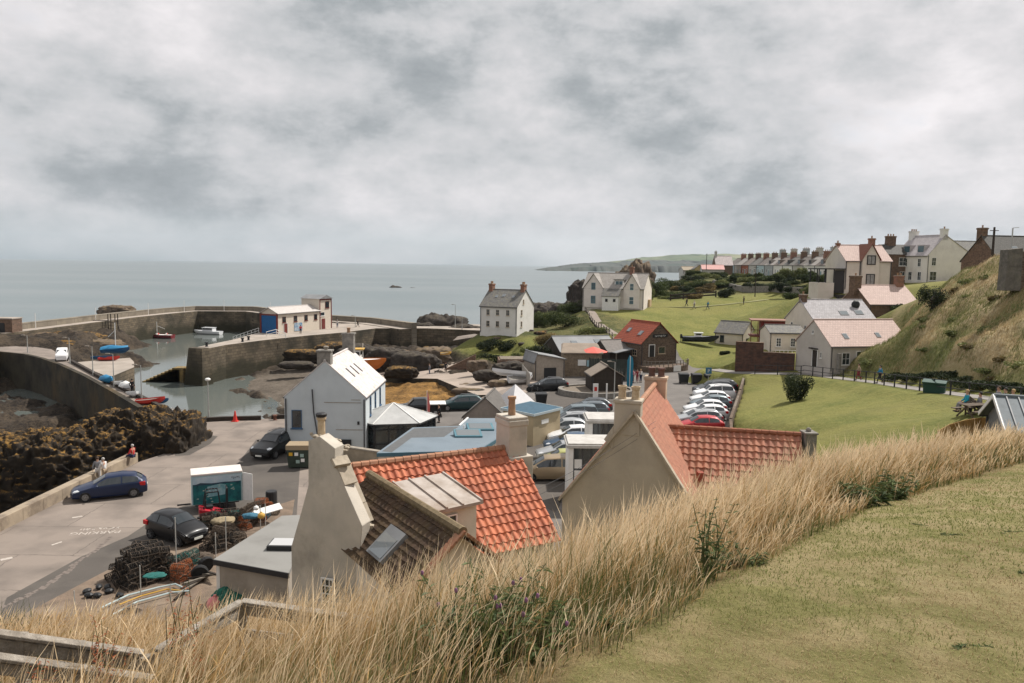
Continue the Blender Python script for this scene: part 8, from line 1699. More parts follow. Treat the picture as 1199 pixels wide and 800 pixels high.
# ================= creels, nets and gear in the yard =================
M_rope=mat('creel_netting',(.028,.026,.024),.95,var=.5,vscale=20);M_hoop=mat('creel_frame',(.10,.075,.055),.85,var=.4,vscale=9);M_teal=mat('teal_netting',(.02,.13,.115),.85,var=.35,vscale=9);M_orn=mat('orange_rope',(.42,.13,.05),.9,var=.3,vscale=9);M_bluer=mat('blue_rope',(.05,.15,.22),.9,var=.3,vscale=9)
def creel_proto(m_net):
 t=thing('lobster_creel','x','creel');L,Wd,H=.72,.46,.38;s=MB()
 for x in(-L/2,0,L/2):
  pts=[(x,-Wd/2,0),(x,-Wd/2,H*.5),(x,-Wd*.36,H*.85),(x,0,H),(x,Wd*.36,H*.85),(x,Wd/2,H*.5),(x,Wd/2,0)];s.tube(pts,.018,5)
 for y,z in((-Wd/2,0),(Wd/2,0),(0,0),(-Wd/2,H*.5),(Wd/2,H*.5),(0,H)):s.bar((-L/2,y,z),(L/2,y,z),.03)
 for x in(-.24,-.08,.08,.24):s.bar((x,-Wd/2,0),(x,Wd/2,0),.04,.015)
 f=s.build('frame',M_hoop,t);s=MB()
 arc=[(-Wd/2,0),(-Wd/2,H*.5),(-Wd*.36,H*.85),(0,H),(Wd*.36,H*.85),(Wd/2,H*.5),(Wd/2,0)]
 for k in range(6):
  (y0,z0),(y1,z1)=arc[k],arc[k+1]
  for q in range(7):
   x0=-L/2+q*L/7;s.bar((x0,y0,z0),(x0+L/7,y1,z1),.012);s.bar((x0+L/7,y0,z0),(x0,y1,z1),.012)
 for x in(-L/2,L/2):
  for k in range(5):s.bar((x,-Wd/2+k*Wd/4,0),(x,0+(k-2)*.03,H*.97),.011);
  s.bar((x,-Wd/2,H*.3),(x,Wd/2,H*.3),.011);s.bar((x,-Wd*.45,H*.6),(x,Wd*.45,H*.6),.011)
 s.build('netting',m_net,t);return t
CP=creel_proto(M_rope);first_creel=[True]
def creel(x,y,z,rz,rx,label,group,net=None):
 if first_creel[0]:
  first_creel[0]=False;c=CP;c.location=(x,y,z);c.rotation_euler=(rx,rnd.uniform(-.15,.15),rz);c['label']=label;c['group']=group
  if net:repaint(c,{'creel_netting':net})
 else:c=clone(CP,(x,y,z),rz,label,group,{'creel_netting':net}if net else None,rx=rx,ry=rnd.uniform(-.18,.18))
 return c
def pile(px0,py0,px1,py1,rows,layers,n,label,group,nets=(None,),depth=.55):
 a,b=W(px0,py0,0),W(px1,py1,0);d=b-a;L=d.length;d.normalize();nrm=Vector((-d.y,d.x,0));ang=math.atan2(d.y,d.x)
 for ly in range(layers):
  for r in range(max(1,rows-ly//2)):
   for i in range(n-ly):
    q=a+d*((i+.5+ly*.5)/n*L+rnd.uniform(-.08,.08))+nrm*(r*depth+ly*.12+rnd.uniform(-.06,.06))
    creel(q.x,q.y,ly*.37+rnd.uniform(0,.04),ang+rnd.uniform(-.35,.35)+(math.pi/2 if rnd.random()<.3 else 0),rnd.uniform(-.2,.2)+(R(180)if False else 0),label,group,nets[rnd.randrange(len(nets))])
pile(146,692,212,672,4,4,6,'dark lobster creel in the long stack at the edge of the yard','lobster creels in the long stack')
pile(196,672,232,660,1,2,4,'teal netted lobster creel on the stack behind the black hatchback','teal creels behind the black hatchback',(M_teal,))
pile(206,682,226,672,1,2,3,'orange roped lobster creel beside the teal ones','orange roped creels',(M_orn,))
pile(250,648,282,632,2,3,4,'brown lobster creel heaped beside the flat roofed shed','brown creels beside the flat roofed shed',(None,M_hoop,None))
pile(238,622,282,612,2,2,5,'lobster creel heaped in front of the box trailer','creels in front of the box trailer',(None,M_hoop,M_teal))
pile(282,622,322,600,2,3,5,'lobster creel on the heap nearest the pale flat roof','creels nearest the pale flat roof',(None,M_hoop,M_orn,M_bluer))
def heap(name,label,px_,py_,m,r=.6,n=60,cat='net',z=0,fl=.5):
 p=W(px_,py_,z);o=rock(name,label,cat,(p.x,p.y,z+.08),(r,r*.8,r*fl),m,rnd.random()*30,.6,26,2.5,blocky=.2);return o
M_gnet=mat('green_net',(.03,.17,.12),.9,col2=(.015,.08,.06),vscale=7,bump=1,bscale=18)
heap('net_heap','crumpled green fishing net against the flat roofed shed wall',274,712,M_gnet,.95,z=.5,fl=.85);heap('net_heap','second fold of green net beside the shed corner post',296,710,M_gnet,.7,z=.5,fl=.8);heap('net_heap','teal net thrown over the long creel stack',182,676,M_teal,.42,z=1.25,fl=.16);heap('net_heap','rust coloured net beside the green net',314,713,M_orn,.6,z=.4,fl=.5);heap('rope_coil','pale blue rope on top of the creels by the box trailer',293,606,M_bluer,.4,cat='rope',z=.9,fl=.35);heap('rope_coil','tan rope coil on the creels in front of the forklift',262,612,mat('tan_rope',(.30,.24,.15),.9,var=.3,vscale=9),.6,cat='rope',z=.7,fl=.3);heap('net_heap','brown net pile behind the teal creels',238,656,M_hoop,.55)
for a,b,z,r,m,lb in((252,716,.5,.34,mat('pink_buoy',(.62,.20,.20),.5),'faded pink buoy lying in the yard'),(306,608,.95,.2,M_decky,'yellow buoy on the creel heap'),(300,598,1.0,.15,M_trimw,'small white float on the creel heap'),(318,592,.3,.45,M_dark,'black drum beside the pallets'),(624,484,.0,.0,None,'')):
 if not m:continue
 p=W(a,b,z);t=thing('buoy' if m is not M_dark else 'drum',lb,'buoy' if m is not M_dark else 'drum',(p.x,p.y,z));s=MB()
 if m is M_dark:s.lathe([(.32,0),(.34,.1),(.34,.8),(.32,.9)],(0,0,0),14);s.build('shell',m,t)
 else:s.ell((0,0,r),(r,r,r*.9),14,9);s.build('float',m,t,smooth=True);s=MB();s.lathe([(r*.2,r*1.85),(r*.2,r*2.1)],(0,0,0),8);s.build('eye',m,t)
p=W(236,668,0);
for k,(a,b,lb)in enumerate(((234,672,'dark tyre standing among the creels'),(241,662,'second dark tyre among the creels'))):
 p=W(a,b,.35);s=MB();s.lathe([(.22,-.1),(.36,-.12),(.4,0),(.36,.12),(.22,.1)],(0,0,0),18,axis='y');o=s.build('tyre',M_tyre);o.location=(p.x,p.y,.4);o.rotation_euler=(R(10),0,R(20+30*k));tag(o,lb,'tyre')
for k in range(7):
 a=W(204+k*4,702-k*5,.1);b=W(244+k*2,672+k*1.5,.1);s=MB();s.bar((a.x,a.y,.1+k*.05),(b.x,b.y,.12+k*.05),.1,.06);o=s.build('plank',M_wood if k%2 else M_dwood);tag(o,'weathered plank lying across the yard beside the shed','plank','planks lying in the yard')
def pipe(label,pts,m,r=.04):
 s=MB();q=[W(a,b,.15)for a,b in pts];s.tube(q,r,6);o=s.build('hose',m);tag(o,label,'hose')
pipe('pale blue hose curving through the grass',[(118,712),(150,697),(185,688),(205,684),(218,690)],mat('pale_hose',(.42,.50,.50),.5));pipe('second pale hose nearer the camera',[(128,722),(160,705),(200,694),(222,692)],MATS['pale_hose']);pipe('yellow hose between the pale hoses',[(140,708),(165,698),(195,690),(214,692)],M_decky,.035)
for a,b,t_,lb in((207,676,606,'thin steel stake in front of the black hatchback'),(165,700,662,'thin steel stake in the long creel stack'),(253,662,624,'thin steel stake beside the brown creels'),(265,652,605,'thin steel stake behind the brown creels'),(311,622,590,'thin steel stake by the pale flat roof'),(305,620,592,'rusty steel stake by the pale flat roof'),(88,722,692,'thin stake in the grass at lower left'),(200,706,684,'thin stake beside the hoses')):
 p=W(a,b,0);h=WD(a,t_,p.y).z;s=MB();s.tube([(0,0,0),(0,0,h)],.025,5);o=s.build('stake',M_lampg);o.location=(p.x,p.y,0);tag(o,lb,'stake')
p=W(318,614,0);s=MB();s.box(-.8,.8,-.35,.35,0,.05);o=s.build('board',M_trimw);o.location=(p.x-.3,p.y+.2,.75);o.rotation_euler=(R(12),R(-8),R(32));tag(o,'white sheet of board resting on the creels by the flat roof','board')
for i in range(7):
 p=W(104+i*6-(i%2)*8,700-(i%3)*5,0);s=MB();s.ell((0,0,.12),(.22,.15,.12),8,5);o=s.build('bin_bag',M_bin);o.location=(p.x,p.y,0);o.rotation_euler=(0,0,i);tag(o,'black floats and bags dumped at the edge of the tall grass','bag','black bags at the grass edge')
for i,(a,b,m,lb)in enumerate(((650,504,M_decky,'yellow kayak nose beside the kiosk'),(657,499,M_borange,'orange kayak beside the yellow one'))):
 p=W(a,b,.1);boat(lb,(p.x,p.y,.1),R(30+10*i),2.6,.7,.25,m,m,m,name='kayak')
t=thing('motorcycle','dark motorcycle parked in front of the charcoal estate car','motorcycle',(W(626,459,0).x,W(626,459,0).y,0),R(15))
for x in(-.7,.7):s=MB();s.lathe([(.24,-.05),(.32,-.06),(.32,.06),(.24,.05)],(x,0,.32),16,axis='y');s.build('wheel',M_tyre,t)
s=MB();s.ell((.1,0,.8),(.32,.16,.16),10,6);s.box(-.3,.3,-.14,.14,.35,.7);s.bar((-.7,0,.32),(-.2,0,.7),.08);s.bar((.7,0,.32),(.45,0,1.0),.08);s.build('frame',M_dark,t);s=MB();s.ell((-.35,0,.82),(.32,.13,.07),10,6);s.build('seat',M_tyre,t);s=MB();s.bar((.42,-.35,1.05),(.42,.35,1.05),.04);s.build('handlebar',M_dark,t);s=MB();s.ell((.55,0,.9),(.1,.1,.1),8,5);s.build('headlight',M_lamp,t)
c=WD(612,415,112);t=thing('garden_wall','square stone walled enclosure with earth top beside the slipway','wall',(c.x-3.4,107,-.4),R(4));s=MB();s.box(0,5.2,0,4,-1,2.0);s.build('masonry',M_stone2,t);s=MB();s.box(.25,4.95,.25,3.75,2.002,2.12);s.build('soil',MATS['gravel_bed'],t)
a,b=W(611,443,0),W(620,456,0);t=thing('board_fence','pale weathered board fence leaning beside the garage hut','fence',(a.x,a.y,0));d=b-a;s=MB();n=14
for i in range(n):p=d*(i/n);q=d*((i+.8)/n);s.add([(p.x,p.y,0),(q.x,q.y,0),(q.x,q.y,1.9),(p.x,p.y,1.9),(p.x+.05,p.y,0),(q.x+.05,q.y,0),(q.x+.05,q.y,1.9),(p.x+.05,p.y,1.9)],[(0,1,2,3),(4,7,6,5),(0,4,5,1),(1,5,6,2),(2,6,7,3),(3,7,4,0)])
s.build('boards',mat('pale_boards',(.38,.35,.31),.95,var=.3,vscale=3),t)
p=WD(566,424,106);o=rock('wrapped_boat','white plastic wrapped bundle beside the slipway','bundle',(p.x,106,-.5),(.9,.7,.75),M_trimw,5,.3,24,2.0,blocky=.3)
a=WD(548,412,116);t=thing('stone_ramp_wall','small red sandstone wedge wall at the top of the slipway','wall',(a.x-1,115,-1.0));s=MB();s.add([(-2.6,0,0),(2.2,0,0),(2.2,0,2.4),(-2.6,.6,0),(2.2,.6,0),(2.2,.6,2.4)],[(0,1,2),(3,5,4),(0,3,4,1),(1,4,5,2),(0,2,5,3)]);s.build('masonry',M_stone2,t)
p=W(133,396,-3);t=thing('loading_frame','dark steel ladder frame standing at the harbour mouth','frame',(p.x,p.y,-6));s=MB();[s.bar((x,y,0),(x,y,8.5),.16)for x in(-.8,.8)for y in(-.6,.6)];s.bar((-.8,0,7),(-6,0,7),.14);s.bar((.8,0,7),(2.6,0,1),.12);[s.bar((-.8,-.6,z),(.8,-.6,z),.08)for z in np.arange(1,8,.7)];s.build('frame',M_dwood,t)
p=W(9,356,0);t=thing('net_hut','small stone hut with dark doorway at the root of the breakwater','hut',(W(2,387,1).x,W(2,387,1).y-3,.8));s=MB();s.box(0,4,0,3,0,2.6);s.build('wall',M_stone2,t);s=MB();s.box(1.4,2.6,-.05,-.01,0,1.9);s.build('door',M_dark,t);s=MB();s.box(-.1,4.1,-.1,3.1,2.61,2.8);s.build('roof',M_conct,t)
rs=random.Random(9)
for i in range(70):
 a,b=rs.choice(((rs.uniform(440,520),rs.uniform(404,430)),(rs.uniform(535,640),rs.uniform(405,455)),(rs.uniform(520,600),rs.uniform(448,470)),(rs.uniform(355,430),rs.uniform(402,432))))
 p=W(a,b,-1.5 if a<520 else-.3);q=rs.uniform(.35,1.1);z=gz(p.x,p.y)
 if z<-5.2:continue
 rock('rock','loose shore stone strewn beside the slipway','rock',(p.x,p.y,z+q*.1),(q*rs.uniform(1,1.7),q,q*.6),rs.choice((R_dark,R_tan,R_dark,R_gold)),i*1.3,.6,14,1.5,group='loose stones beside the slipway',rz=rs.uniform(0,3))
 # ================= vegetation =================
def leafmat(name,c1,c2,rough=.7,trans=.25,attr=True):
 m=bpy.data.materials.new(name);m.use_nodes=True;nt=m.node_tree;N=nt.nodes;L=nt.links;b=N['Principled BSDF'];out=N['Material Output']
 b.inputs['Roughness'].default_value=rough;b.inputs['Specular IOR Level'].default_value=.2
 at=N.new('ShaderNodeAttribute');at.attribute_name='tone';x=N.new('ShaderNodeMix');x.data_type='RGBA';L.new(at.outputs['Fac'],x.inputs[0]);x.inputs[6].default_value=(*c1,1);x.inputs[7].default_value=(*c2,1);L.new(x.outputs[2],b.inputs['Base Color'])
 tr=N.new('ShaderNodeBsdfTranslucent');L.new(x.outputs[2],tr.inputs[0]);ms=N.new('ShaderNodeMixShader');ms.inputs[0].default_value=trans;L.new(b.outputs[0],ms.inputs[1]);L.new(tr.outputs[0],ms.inputs[2]);L.new(ms.outputs[0],out.inputs[0]);MATS[name]=m;return m
rng=np.random.RandomState(11)
def blob_leaves(n,lobes,leaf,seed):
 """leaf quads spread through several lobes; returns verts, faces, tone"""
 r=np.random.RandomState(seed);w=np.array([l[3]**2 for l in lobes]);k=r.choice(len(lobes),n,p=w/w.sum());C=np.array([l[:3]for l in lobes])[k];Rr=np.array([l[3]for l in lobes])[k]
 d=r.normal(size=(n,3));d/=np.linalg.norm(d,axis=1)[:,None];rad=Rr*(.55+.5*r.rand(n));P=C+d*rad[:,None]*np.array([1,1,.85]);P[:,2]=np.maximum(P[:,2],.02)
 a=r.normal(size=(n,3));a/=np.linalg.norm(a,axis=1)[:,None];b=np.cross(a,d+r.normal(size=(n,3))*.5);b/=np.linalg.norm(b,axis=1)[:,None]+1e-9
 s=leaf*(.6+.8*r.rand(n))[:,None];V=np.stack([P-a*s,P-b*s*.55,P+a*s,P+b*s*.55],1).reshape(-1,3)
 cl=fbm(P[:,0]*1.3+seed,P[:,1]*1.3,P[:,2]*1.3,3);tone=np.clip((cl-.35)*2.2+(r.rand(n)-.5)*.5,0,1)
 return V,np.arange(4*n).reshape(-1,4),np.repeat(tone,4)
L_green=leafmat('shrub_leaves',(.030,.045,.014),(.10,.125,.04));L_dark=leafmat('dark_hedge_leaves',(.016,.026,.011),(.055,.07,.028));L_gold=leafmat('dry_shrub_leaves',(.09,.07,.03),(.30,.22,.09));L_lime=leafmat('pale_shrub_leaves',(.10,.12,.038),(.27,.28,.11))
LM={'g':L_green,'d':L_dark,'o':L_gold,'l':L_lime}
def shrub(label,x,y,z,w,d,h,kind,seed,name='shrub',n=None,cat='shrub',group=None,leaf=None,rz=0):
 r=np.random.RandomState(seed);k=7;lobes=[(0,0,.45,.5)]+[(r.uniform(-.62,.62),r.uniform(-.6,.6),r.uniform(.25,.72),r.uniform(.22,.42))for _ in range(k)]
 n=n or int(min(5200,650+260*w*h));V,Fc,tone=blob_leaves(n,lobes,1.0,seed);c=np.repeat(V.reshape(-1,4,3).mean(1),4,0);lf=leaf or max(.055,.04*math.sqrt(y/20));V=c*np.array([w/2,d/2,h])/np.array([.85,.85,1.05])+(V-c)*lf
 t=thing(name,label,cat,(x,y,z-.1),rz,group);np_mesh('foliage',V,Fc,LM[kind],t,smooth=False,attr={'tone':tone})
 s=MB();[s.tube([(0,0,0),(r.uniform(-.2,.2)*w,r.uniform(-.2,.2)*d,h*.4),(r.uniform(-.3,.3)*w,r.uniform(-.3,.3)*d,h*.75)],[.05*h,.03*h,.01*h],5)for _ in range(4)];s.build('stem',M_dwood,t)
 return t
r1=random.Random(21)
SH=[(935,462,74,3.2,2.8,3.3,'d','dense leaning dark shrub standing alone on the mown lawn',None),(1094,357,82,3.6,2.6,3.3,'d','dark windswept shrub on the grassy bank below the white houses',None),(634,487,73,3.6,2.6,2.2,'o','golden brown shrub between the kiosk and the road',None),(642,399,124,6.6,3,2.6,'o','russet mound of dry shrubs behind the grey roofed store',None),(637,418,114,4.2,2.6,4.0,'d','dark tall hedge clump left of the grey roofed store',None),(646,366,152,8,4,3.6,'l','pale green bank of shrubs right of the tall white house',None),(672,352,160,6.5,4,3.2,'g','rounded green shrub left of the cream villa',None),(662,378,142,9,4,3.4,'g','broad green shrub mass below the cream villa',None),(628,372,148,5,3,3.6,'g','green shrub against the side of the tall white house',None),(690,392,126,6,3,1.8,'l','low pale shrubs beside the stepped path',None),(573,398,128,4.5,2.4,2.3,'d','dark hedge below the front of the tall white house',None),(592,398,127,4.5,2.4,2.0,'d','second dark hedge below the tall white house',None),(604,402,121,3,2,1.3,'l','lime green shrub in the garden of the tall white house',None),(619,402,121,3.4,2,1.5,'l','second lime green shrub in the white house garden',None),(583,408,118,6,2,1.5,'d','dark brambles above the slipway',None),(768,343,190,7,5,4.4,'g','green shrub right of the cream villa',None),(757,352,168,4,3,3.2,'l','pale shrub at the right corner of the cream villa',None),(790,336,200,9,5,3.4,'g','green thicket on the headland edge',None),(806,328,215,9,5,3.2,'d','dark thicket on the headland skyline',None),(775,334,212,8,4,3,'d','dark shrubs at the cliff edge beyond the cream villa',None),(822,338,195,9,4,2.6,'g','shrubby bank above the green',None),(800,348,178,7,3,1.6,'g','low shrubs at the top of the green',None),(850,350,168,4.2,2,2.6,'d','dark shadowed shrub beside the garden wall on the green',None),(948,346,150,5.4,3,3.2,'d','dark round shrub below the gabled villa',None),(930,344,158,4,3,2.2,'g','green shrub left of the dark round one',None),(935,322,190,4,3,3.6,'l','pale tree-like shrub before the terrace',None),(918,322,200,5,3,3.6,'l','pale garden shrub in front of the buff cottage',None),(1052,336,118,4,3,2.2,'g','green shrub at the foot of the white gabled house',None),(1040,332,125,3,2,1.6,'l','pale shrub between villa and white gabled house',None),(1068,333,116,5,3,1.8,'g','hedge in front of the white gabled house',None),(1018,420,84,2.4,2,1.2,'l','yellow green shrub beside the pink roofed grey cottage',None),(860,425,102,3.4,2,1.2,'l','round green shrub left of the red-brown wall',None),(848,407,121,2.4,1.4,.9,'d','small dark shrub at the boathouse wall',None),(762,448,100,0.1,.1,.1,'g','',None)]
for i,(a,b,D,w,d,h,k,lb,g)in enumerate(SH):
 if not lb:continue
 p=WD(a,b,D);shrub(lb,p.x,D,max(gz(p.x,D),0.0)-.1,w,d,h,k,100+i,n=5000 if i==0 else None)
for i in range(15):
 f=i/14;q=Vector(PATHP[5]).lerp(Vector(PATHP[9]),f);x=q.x+2.6;y=q.y+1.6
 shrub('dark bramble at the foot of the grassy bank above the footpath',x,y,gz(x,y)-.25,4.6,1.6,.85,'d',700+i,group='brambles along the foot of the bank',leaf=.09,name='bramble')
for i in range(30):
 D=r1.uniform(58,84);a=r1.uniform(1055+(84-D)*1.2,1195);p=WD(a,400,D);z=gz(p.x,D)
 if z<5.5:continue
 shrub('low tangled bracken patch on the grassy bank',p.x,D,z-.25,r1.uniform(1.0,2.6),r1.uniform(1.0,2.0),r1.uniform(.5,.9),r1.choice('llo'),800+i,group='bracken patches on the grassy bank',n=420,leaf=.11,name='bracken')
for i in range(16):
 a=r1.uniform(775,850);b=r1.uniform(336,352);D=165+(352-b)*2.2;p=WD(a,b,D);z=gz(p.x,D);shrub('scrub clump on the rough banks above the green',p.x,D,z-.2,r1.uniform(2,5),2,r1.uniform(.8,1.8),r1.choice('gdlo'),850+i,group='scrub clumps above the green')
r_=random.Random(5)
for row,(y0,D0,y1,D1)in enumerate(((327,225,330,190),(334,205,337,168),(341,190,343,158))):
 for i in range(13):
  f=(i+r_.uniform(-.3,.3))/12;a=842+118*f;b=y0+(y1-y0)*f;D=D0+(D1-D0)*f
  if r_.random()<.12:continue
  p=WD(a,b,D);shrub(('green garden hedge shrub in the top row below the terrace','garden shrub in the middle hedge row below the terrace','garden shrub in the lowest hedge row above the green')[row],p.x,D,gz(p.x,D)-.1,r_.uniform(3,6.5),2.5,r_.uniform(1.2,2.8),r_.choice('ggdl'),300+row*20+i,group=('top garden hedge row','middle garden hedge row','lowest garden hedge row')[row])
for i in range(26):
 a=r_.uniform(768,850);D=r_.uniform(185,240);p=WD(a,330,D);shrub('low scrub bush on the headland beyond the green',p.x,D,gz(p.x,D)-.2,r_.uniform(3,7),3,r_.uniform(1.0,2.6),r_.choice('ggdlo'),400+i,group='scrub bushes on the headland')
t=thing('garden_wall','grey terrace wall across the gardens below the skyline cottages','wall',(0,0,0));s=MB();c=[WD(835,336,200),WD(870,341,178),WD(905,342,172),WD(940,343,162)]
for a,b in zip(c[:-1],c[1:]):s.bar((a.x,a.y,gz(a.x,a.y)+.4),(b.x,b.y,gz(b.x,b.y)+.4),.5,1.8)
s.build('masonry',M_stonegrey,t)
s=MB();t=thing('field_fence','low dark fence beside the walkers on the green','fence',(0,0,0));c=[WD(785,352,165),WD(800,351,166),WD(820,350,168),WD(838,349,170)]
for a,b in zip(c[:-1],c[1:]):[s.bar((a.x,a.y,gz(a.x,a.y)+h),(b.x,b.y,gz(b.x,b.y)+h),.2,.3)for h in(.5,1.1)]
for q in c:s.bar((q.x,q.y,gz(q.x,q.y)-.2),(q.x,q.y,gz(q.x,q.y)+1.4),.25)
s.build('boards',M_dwood,t)
# ---- grasses ----
def blades(name,X,Y,Z,Ln,lean,ang,w,mat_,tone,seg=4,head=True,kind='stuff',label=None):
 n=len(X);t=np.linspace(0,1,seg+1);c,s=np.cos(ang),np.sin(ang);V=np.zeros((n,seg+1,2,3),np.float32)
 wd=np.random.RandomState(3).rand(n)*np.pi;wx,wy=np.cos(wd),np.sin(wd)
 for k,u in enumerate(t):
  off=lean*Ln*u**2.1;h=Ln*(u-.5*(lean*u)**2*u)
  ww=w*(1-.55*u)*(np.where(u>.99,.15,1))
  if head:ww=ww*(3.0 if.70<u<.99 else.8)
  x=X+c*off;y=Y+s*off;z=Z+h
  V[:,k,0]=np.stack([x-wx*ww/2,y-wy*ww/2,z],-1);V[:,k,1]=np.stack([x+wx*ww/2,y+wy*ww/2,z],-1)
 b=(np.arange(n)*(seg+1)*2)[:,None];Fc=np.concatenate([b+np.array([[2*k,2*k+1,2*k+3,2*k+2]])for k in range(seg)],1).reshape(-1,4)
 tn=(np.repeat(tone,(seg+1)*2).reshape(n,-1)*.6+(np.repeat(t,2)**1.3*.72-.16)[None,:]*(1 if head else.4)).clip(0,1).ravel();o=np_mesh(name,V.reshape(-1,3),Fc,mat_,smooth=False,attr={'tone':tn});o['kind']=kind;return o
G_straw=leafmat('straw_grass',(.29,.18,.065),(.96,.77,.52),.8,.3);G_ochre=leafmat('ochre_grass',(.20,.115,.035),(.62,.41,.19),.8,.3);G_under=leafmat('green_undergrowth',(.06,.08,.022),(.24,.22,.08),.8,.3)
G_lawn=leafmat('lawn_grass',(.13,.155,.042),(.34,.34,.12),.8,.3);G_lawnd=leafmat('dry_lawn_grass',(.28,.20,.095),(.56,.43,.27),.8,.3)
def bnd(Y):return np.interp(Y,[-12,0,4.2,6.5,10.5,17,22,30],[-1.8,-0.9,.37,1.95,5.1,11.3,17,26])
def scatter(n,x0,x1,y0,y1,test):
 X=rng.uniform(x0,x1,n);Y=rng.uniform(y0,y1,n);k=test(X,Y);return X[k],Y[k]
def in_tall(X,Y):
 Bx=bnd(Y);edge=Bx+.35*(fbm(X*1.1,Y*1.1,3,3)-.5)*2
 z=gzv(X,Y);vis=(Y<14.8+np.clip(X,0,30)*.85)
 ahead=np.abs(X)<Y*.78+1.2
 return(X<edge)&(Y>2.9)&vis&(z>-.3)&ahead
def tall(n,L0,L1,w,m,nm,tb,lean0=.25,lean1=.75,clump=1.0):
 X,Y=scatter(n,-17,24,2.8,27,in_tall);d=np.hypot(X,Y)
 keep=rng.rand(len(X))<np.clip(9.0/d,.28,1)*np.clip((fbm(X*1.4+3,Y*1.4,8,3)-.30)*4*clump+.25,.08,1);X,Y,d=X[keep],Y[keep],d[keep]
 Z=gzv(X,Y)-.03;Ln=rng.uniform(L0,L1,len(X))*(.75+.5*fbm(X*.6,Y*.6,4,3));wv=w*np.clip(d/8,.8,2.4)
 ang=rng.normal(R(6),.95,len(X));tone=np.clip(rng.rand(len(X))*.7+(fbm(X*.9,Y*.9,tb,3)-.35)*1.2,0,1)
 e=np.clip((bnd(Y)-X)/.9,.35,1);Ln=Ln*e
 fy=np.interp(X,[-12,-4.7,-3.8,-3.4,-1.2,0],[7.6,8.1,8.2,9.5,9.7,9.7]);fr=(X<-1.0)&(Y>fy-2.2)&(Y<fy+.25);Ln=Ln*np.where(fr,.48,1)*np.where(X<.5,.80,1)
 kk=~(fr&(rng.rand(len(X))<.45));X,Y,Z,Ln,wv,ang,tone,d=[q[kk]for q in(X,Y,Z,Ln,wv,ang,tone,d)]
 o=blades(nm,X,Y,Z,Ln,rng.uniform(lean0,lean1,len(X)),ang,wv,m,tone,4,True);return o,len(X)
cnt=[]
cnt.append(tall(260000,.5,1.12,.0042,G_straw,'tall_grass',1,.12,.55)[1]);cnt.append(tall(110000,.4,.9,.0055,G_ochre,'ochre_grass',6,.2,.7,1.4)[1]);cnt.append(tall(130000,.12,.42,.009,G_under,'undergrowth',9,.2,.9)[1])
def in_edge(X,Y):return in_tall(X,Y)&((X>bnd(Y)-1.3)|(fbm(X*.55+9,Y*.55,2,3)>.60))
X,Y=scatter(200000,-17,24,2.8,27,in_edge);d=np.hypot(X,Y);k=(fbm(X*.8,Y*.8,12,3)+(rng.rand(len(X))-.5)*.25>.46)&(rng.rand(len(X))<np.clip(9/d,.3,1));X,Y,d=X[k],Y[k],d[k]
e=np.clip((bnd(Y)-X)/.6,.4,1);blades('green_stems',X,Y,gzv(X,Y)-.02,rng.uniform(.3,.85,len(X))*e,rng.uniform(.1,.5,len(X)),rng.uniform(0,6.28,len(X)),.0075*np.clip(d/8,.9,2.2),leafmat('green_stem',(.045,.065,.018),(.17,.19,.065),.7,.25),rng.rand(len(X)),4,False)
X,Y=scatter(520000,-2,20,1.2,20,lambda X,Y:(X>bnd(Y)-.25)&(np.abs(X)<Y*.75+1.0));d=np.hypot(X,Y);k=rng.rand(len(X))<np.clip(5.0/d,.25,1);X,Y,d=X[k],Y[k],d[k]
dry=fbm(X*.55,Y*.55,5,5)*1.5-.25+(rng.rand(len(X))-.5)*.3;g=dry<.52
for nm,sel,m,l0,l1 in(('lawn_grass',g,G_lawn,.022,.06),('dry_lawn_grass',~g,G_lawnd,.018,.048)):
 x,y,dd=X[sel],Y[sel],d[sel];blades(nm,x,y,gzv(x,y)-.005,rng.uniform(l0,l1,len(x))*(1+(rng.rand(len(x))<.03)*1.0),rng.uniform(.5,1.15,len(x)),rng.uniform(0,6.28,len(x)),.0035*np.clip(dd/4,1,3),m,rng.rand(len(x)),2,False)
print('BLADES',cnt,len(X))
def in_bank(X,Y):
 return pip([(36.5,90),(39.5,80),(38.8,66),(37.6,54),(37,44),(60,44),(72,80),(62,100),(50,98)],X,Y)
X,Y=scatter(120000,34,74,42,100,in_bank);f=fbm(X*.22,Y*.22,4,5)+(rng.rand(len(X))-.5)*.08
for nm,sel,m in(('bank_grass',f>.52,leafmat('bank_straw',(.32,.235,.11),(.64,.50,.32),.85,.25)),('bank_green_grass',f<=.52,leafmat('bank_green',(.11,.135,.04),(.32,.30,.12),.85,.25))):
 x,y=X[sel],Y[sel];blades(nm,x,y,gzv(x,y)-.05,rng.uniform(.25,.75,len(x)),rng.uniform(.3,.9,len(x)),rng.normal(R(-10),.9,len(x)),.035,m,rng.rand(len(x)),2,False)
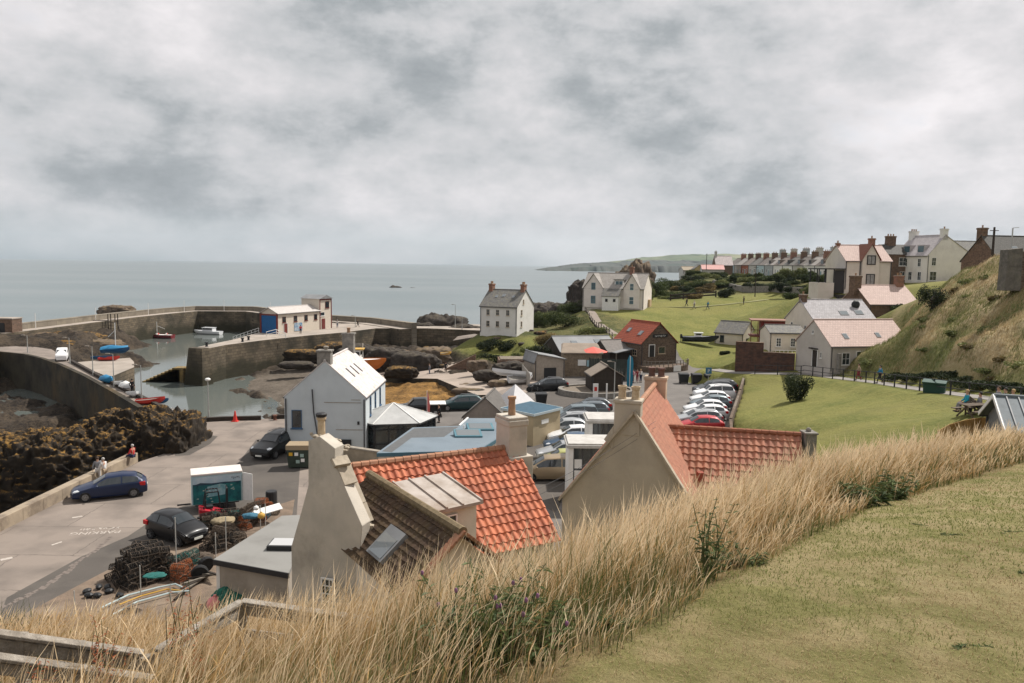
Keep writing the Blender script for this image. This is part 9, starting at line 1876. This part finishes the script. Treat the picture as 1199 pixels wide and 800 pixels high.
def weed(label,x,y,h,w,n,m,seed,name='weed',leaf=.05,flower=None):
 r=np.random.RandomState(seed);z=gz(x,y);t=thing(name,label,'weed',(x,y,z-.02));V=[];tone=[]
 st=MB();tips=[]
 for k in range(max(4,n//28)):
  bx,by=r.uniform(-w/2,w/2),r.uniform(-w/2,w/2);tx,ty=bx*1.3+r.uniform(-.1,.18),by*1.3;hh=h*r.uniform(.6,1);st.tube([(bx*.5,by*.5,0),(bx,by,hh*.5),(tx,ty,hh)],[.008,.006,.003],4);tips.append((tx,ty,hh))
  for q in range(28):
   u=r.uniform(.1,1);px_,py_,pz=bx*.5+(tx-bx*.5)*u,by*.5+(ty-by*.5)*u,hh*u;a=r.uniform(0,6.28);l=leaf*r.uniform(.6,1.5)*(1.3-.7*u);e=r.uniform(-.2,.6)
   d_=np.array([math.cos(a),math.sin(a),e]);sd_=np.array([-math.sin(a),math.cos(a),0]);P=np.array([px_,py_,pz]);V+=[P,P+d_*l-sd_*l*.28,P+d_*l*2.1+np.array([0,0,-l*.5]),P+d_*l+sd_*l*.28];tone+=[r.rand()]*4
 np_mesh('leaves',np.array(V),np.arange(len(V)).reshape(-1,4),m,t,smooth=False,attr={'tone':np.array(tone)});st.build('stalk',M_wstalk,t)
 if flower:
  for tp in tips[:7]:f=MB();f.ell((tp[0],tp[1],tp[2]+.012),(.012,.012,.018),6,5);f.build('flower',flower,t)
M_wstalk=mat('weed_stalk',(.09,.10,.04),.8);W_g=leafmat('weed_leaves',(.04,.065,.02),(.13,.16,.055),.55,.2);W_r=leafmat('dock_seed',(.24,.06,.025),(.40,.14,.06),.8,.2);M_thf=mat('thistle_purple',(.20,.09,.17),.8)
for i,(px_,D,h,w,n,lb,m,nm,lf,fl)in enumerate([(565,4.9,.62,.5,420,'dark green thistle clump with purple heads at the bottom of the grass',W_g,'thistle',.05,M_thf),(600,4.7,.5,.4,300,'dark leafy thistle right of the purple headed clump',W_g,'thistle',.05,M_thf),(645,5.0,.45,.35,240,'small dark weed clump between the thistles and lawn',W_g,'weed',.05,None),(722,5.2,.12,.3,200,'low bright green weed tuft at the lawn edge',W_g,'weed',.05,None),(868,7.2,.32,.4,220,'dark green nettle clump near the middle of the grass edge',W_g,'nettles',.06,None),(1030,10.6,.42,.6,260,'dark green nettle clump farther along the grass edge',W_g,'nettles',.07,None),(1050,11.4,.5,.5,240,'second nettle clump at the far grass edge',W_g,'nettles',.07,None),(845,6.6,.75,.25,200,'tall thin dark weed standing in the straw grass',W_g,'weed',.04,None),(100,7.7,1.0,.3,320,'rust red dock in front of the old timber fence',W_r,'dock',.028,None),(200,7.6,1.15,.35,380,'tall rust red dock right of the fence corner',W_r,'dock',.028,None),(25,7.2,.8,.2,160,'small rust red dock at the lower left',W_r,'dock',.028,None),(215,7.9,.9,.3,240,'second rust red dock beside the fence corner',W_r,'dock',.028,None),(480,8.5,.5,.4,240,'green weed below the cottage gable',W_g,'weed',.05,None)]):
 x=(px_-CX)/F*D;weed(lb,x,D,h,w,n,m,50+i,nm,lf,fl)
for i in range(14):
 D=rng.uniform(4,12);x=bnd(D)+rng.uniform(.4,5.5)
 if x>D*.7:continue
 weed('small green plantain weed in the mown lawn',x,D,.03,.10,56,W_g,90+i,'plantain',.022,None)
for o in list(bpy.data.objects):
 if o.name.startswith('plantain'):o['group']='weeds in the mown lawn'
for i,(a,b)in enumerate((((560,612,27),(768,500,33)),((560,604,27),(768,493,33)))):
 p,q=WD(*a),WD(*b);s=MB();s.tube([p.lerp(q,k/12)-Vector((0,0,.25*math.sin(math.pi*k/12)))for k in range(13)],.008,4);o=s.build('cable',M_gutter);tag(o,('lower','upper')[i]+' thin overhead cable crossing in front of the beige gable','cable')
 # ---------------- sea air ----------------
s=MB();s.box(-13000,13000,-13000,13000,-14,420)
hm=bpy.data.materials.new('haze');hm.use_nodes=True;nt=hm.node_tree;nt.nodes.remove(nt.nodes['Principled BSDF'])
pv=nt.nodes.new('ShaderNodeVolumePrincipled');pv.inputs['Color'].default_value=(.80,.90,1.0,1);pv.inputs['Density'].default_value=0.00004;pv.inputs['Anisotropy'].default_value=.2
nt.links.new(pv.outputs[0],nt.nodes['Material Output'].inputs['Volume'])
hz=s.build('haze',hm);hz['kind']='stuff'
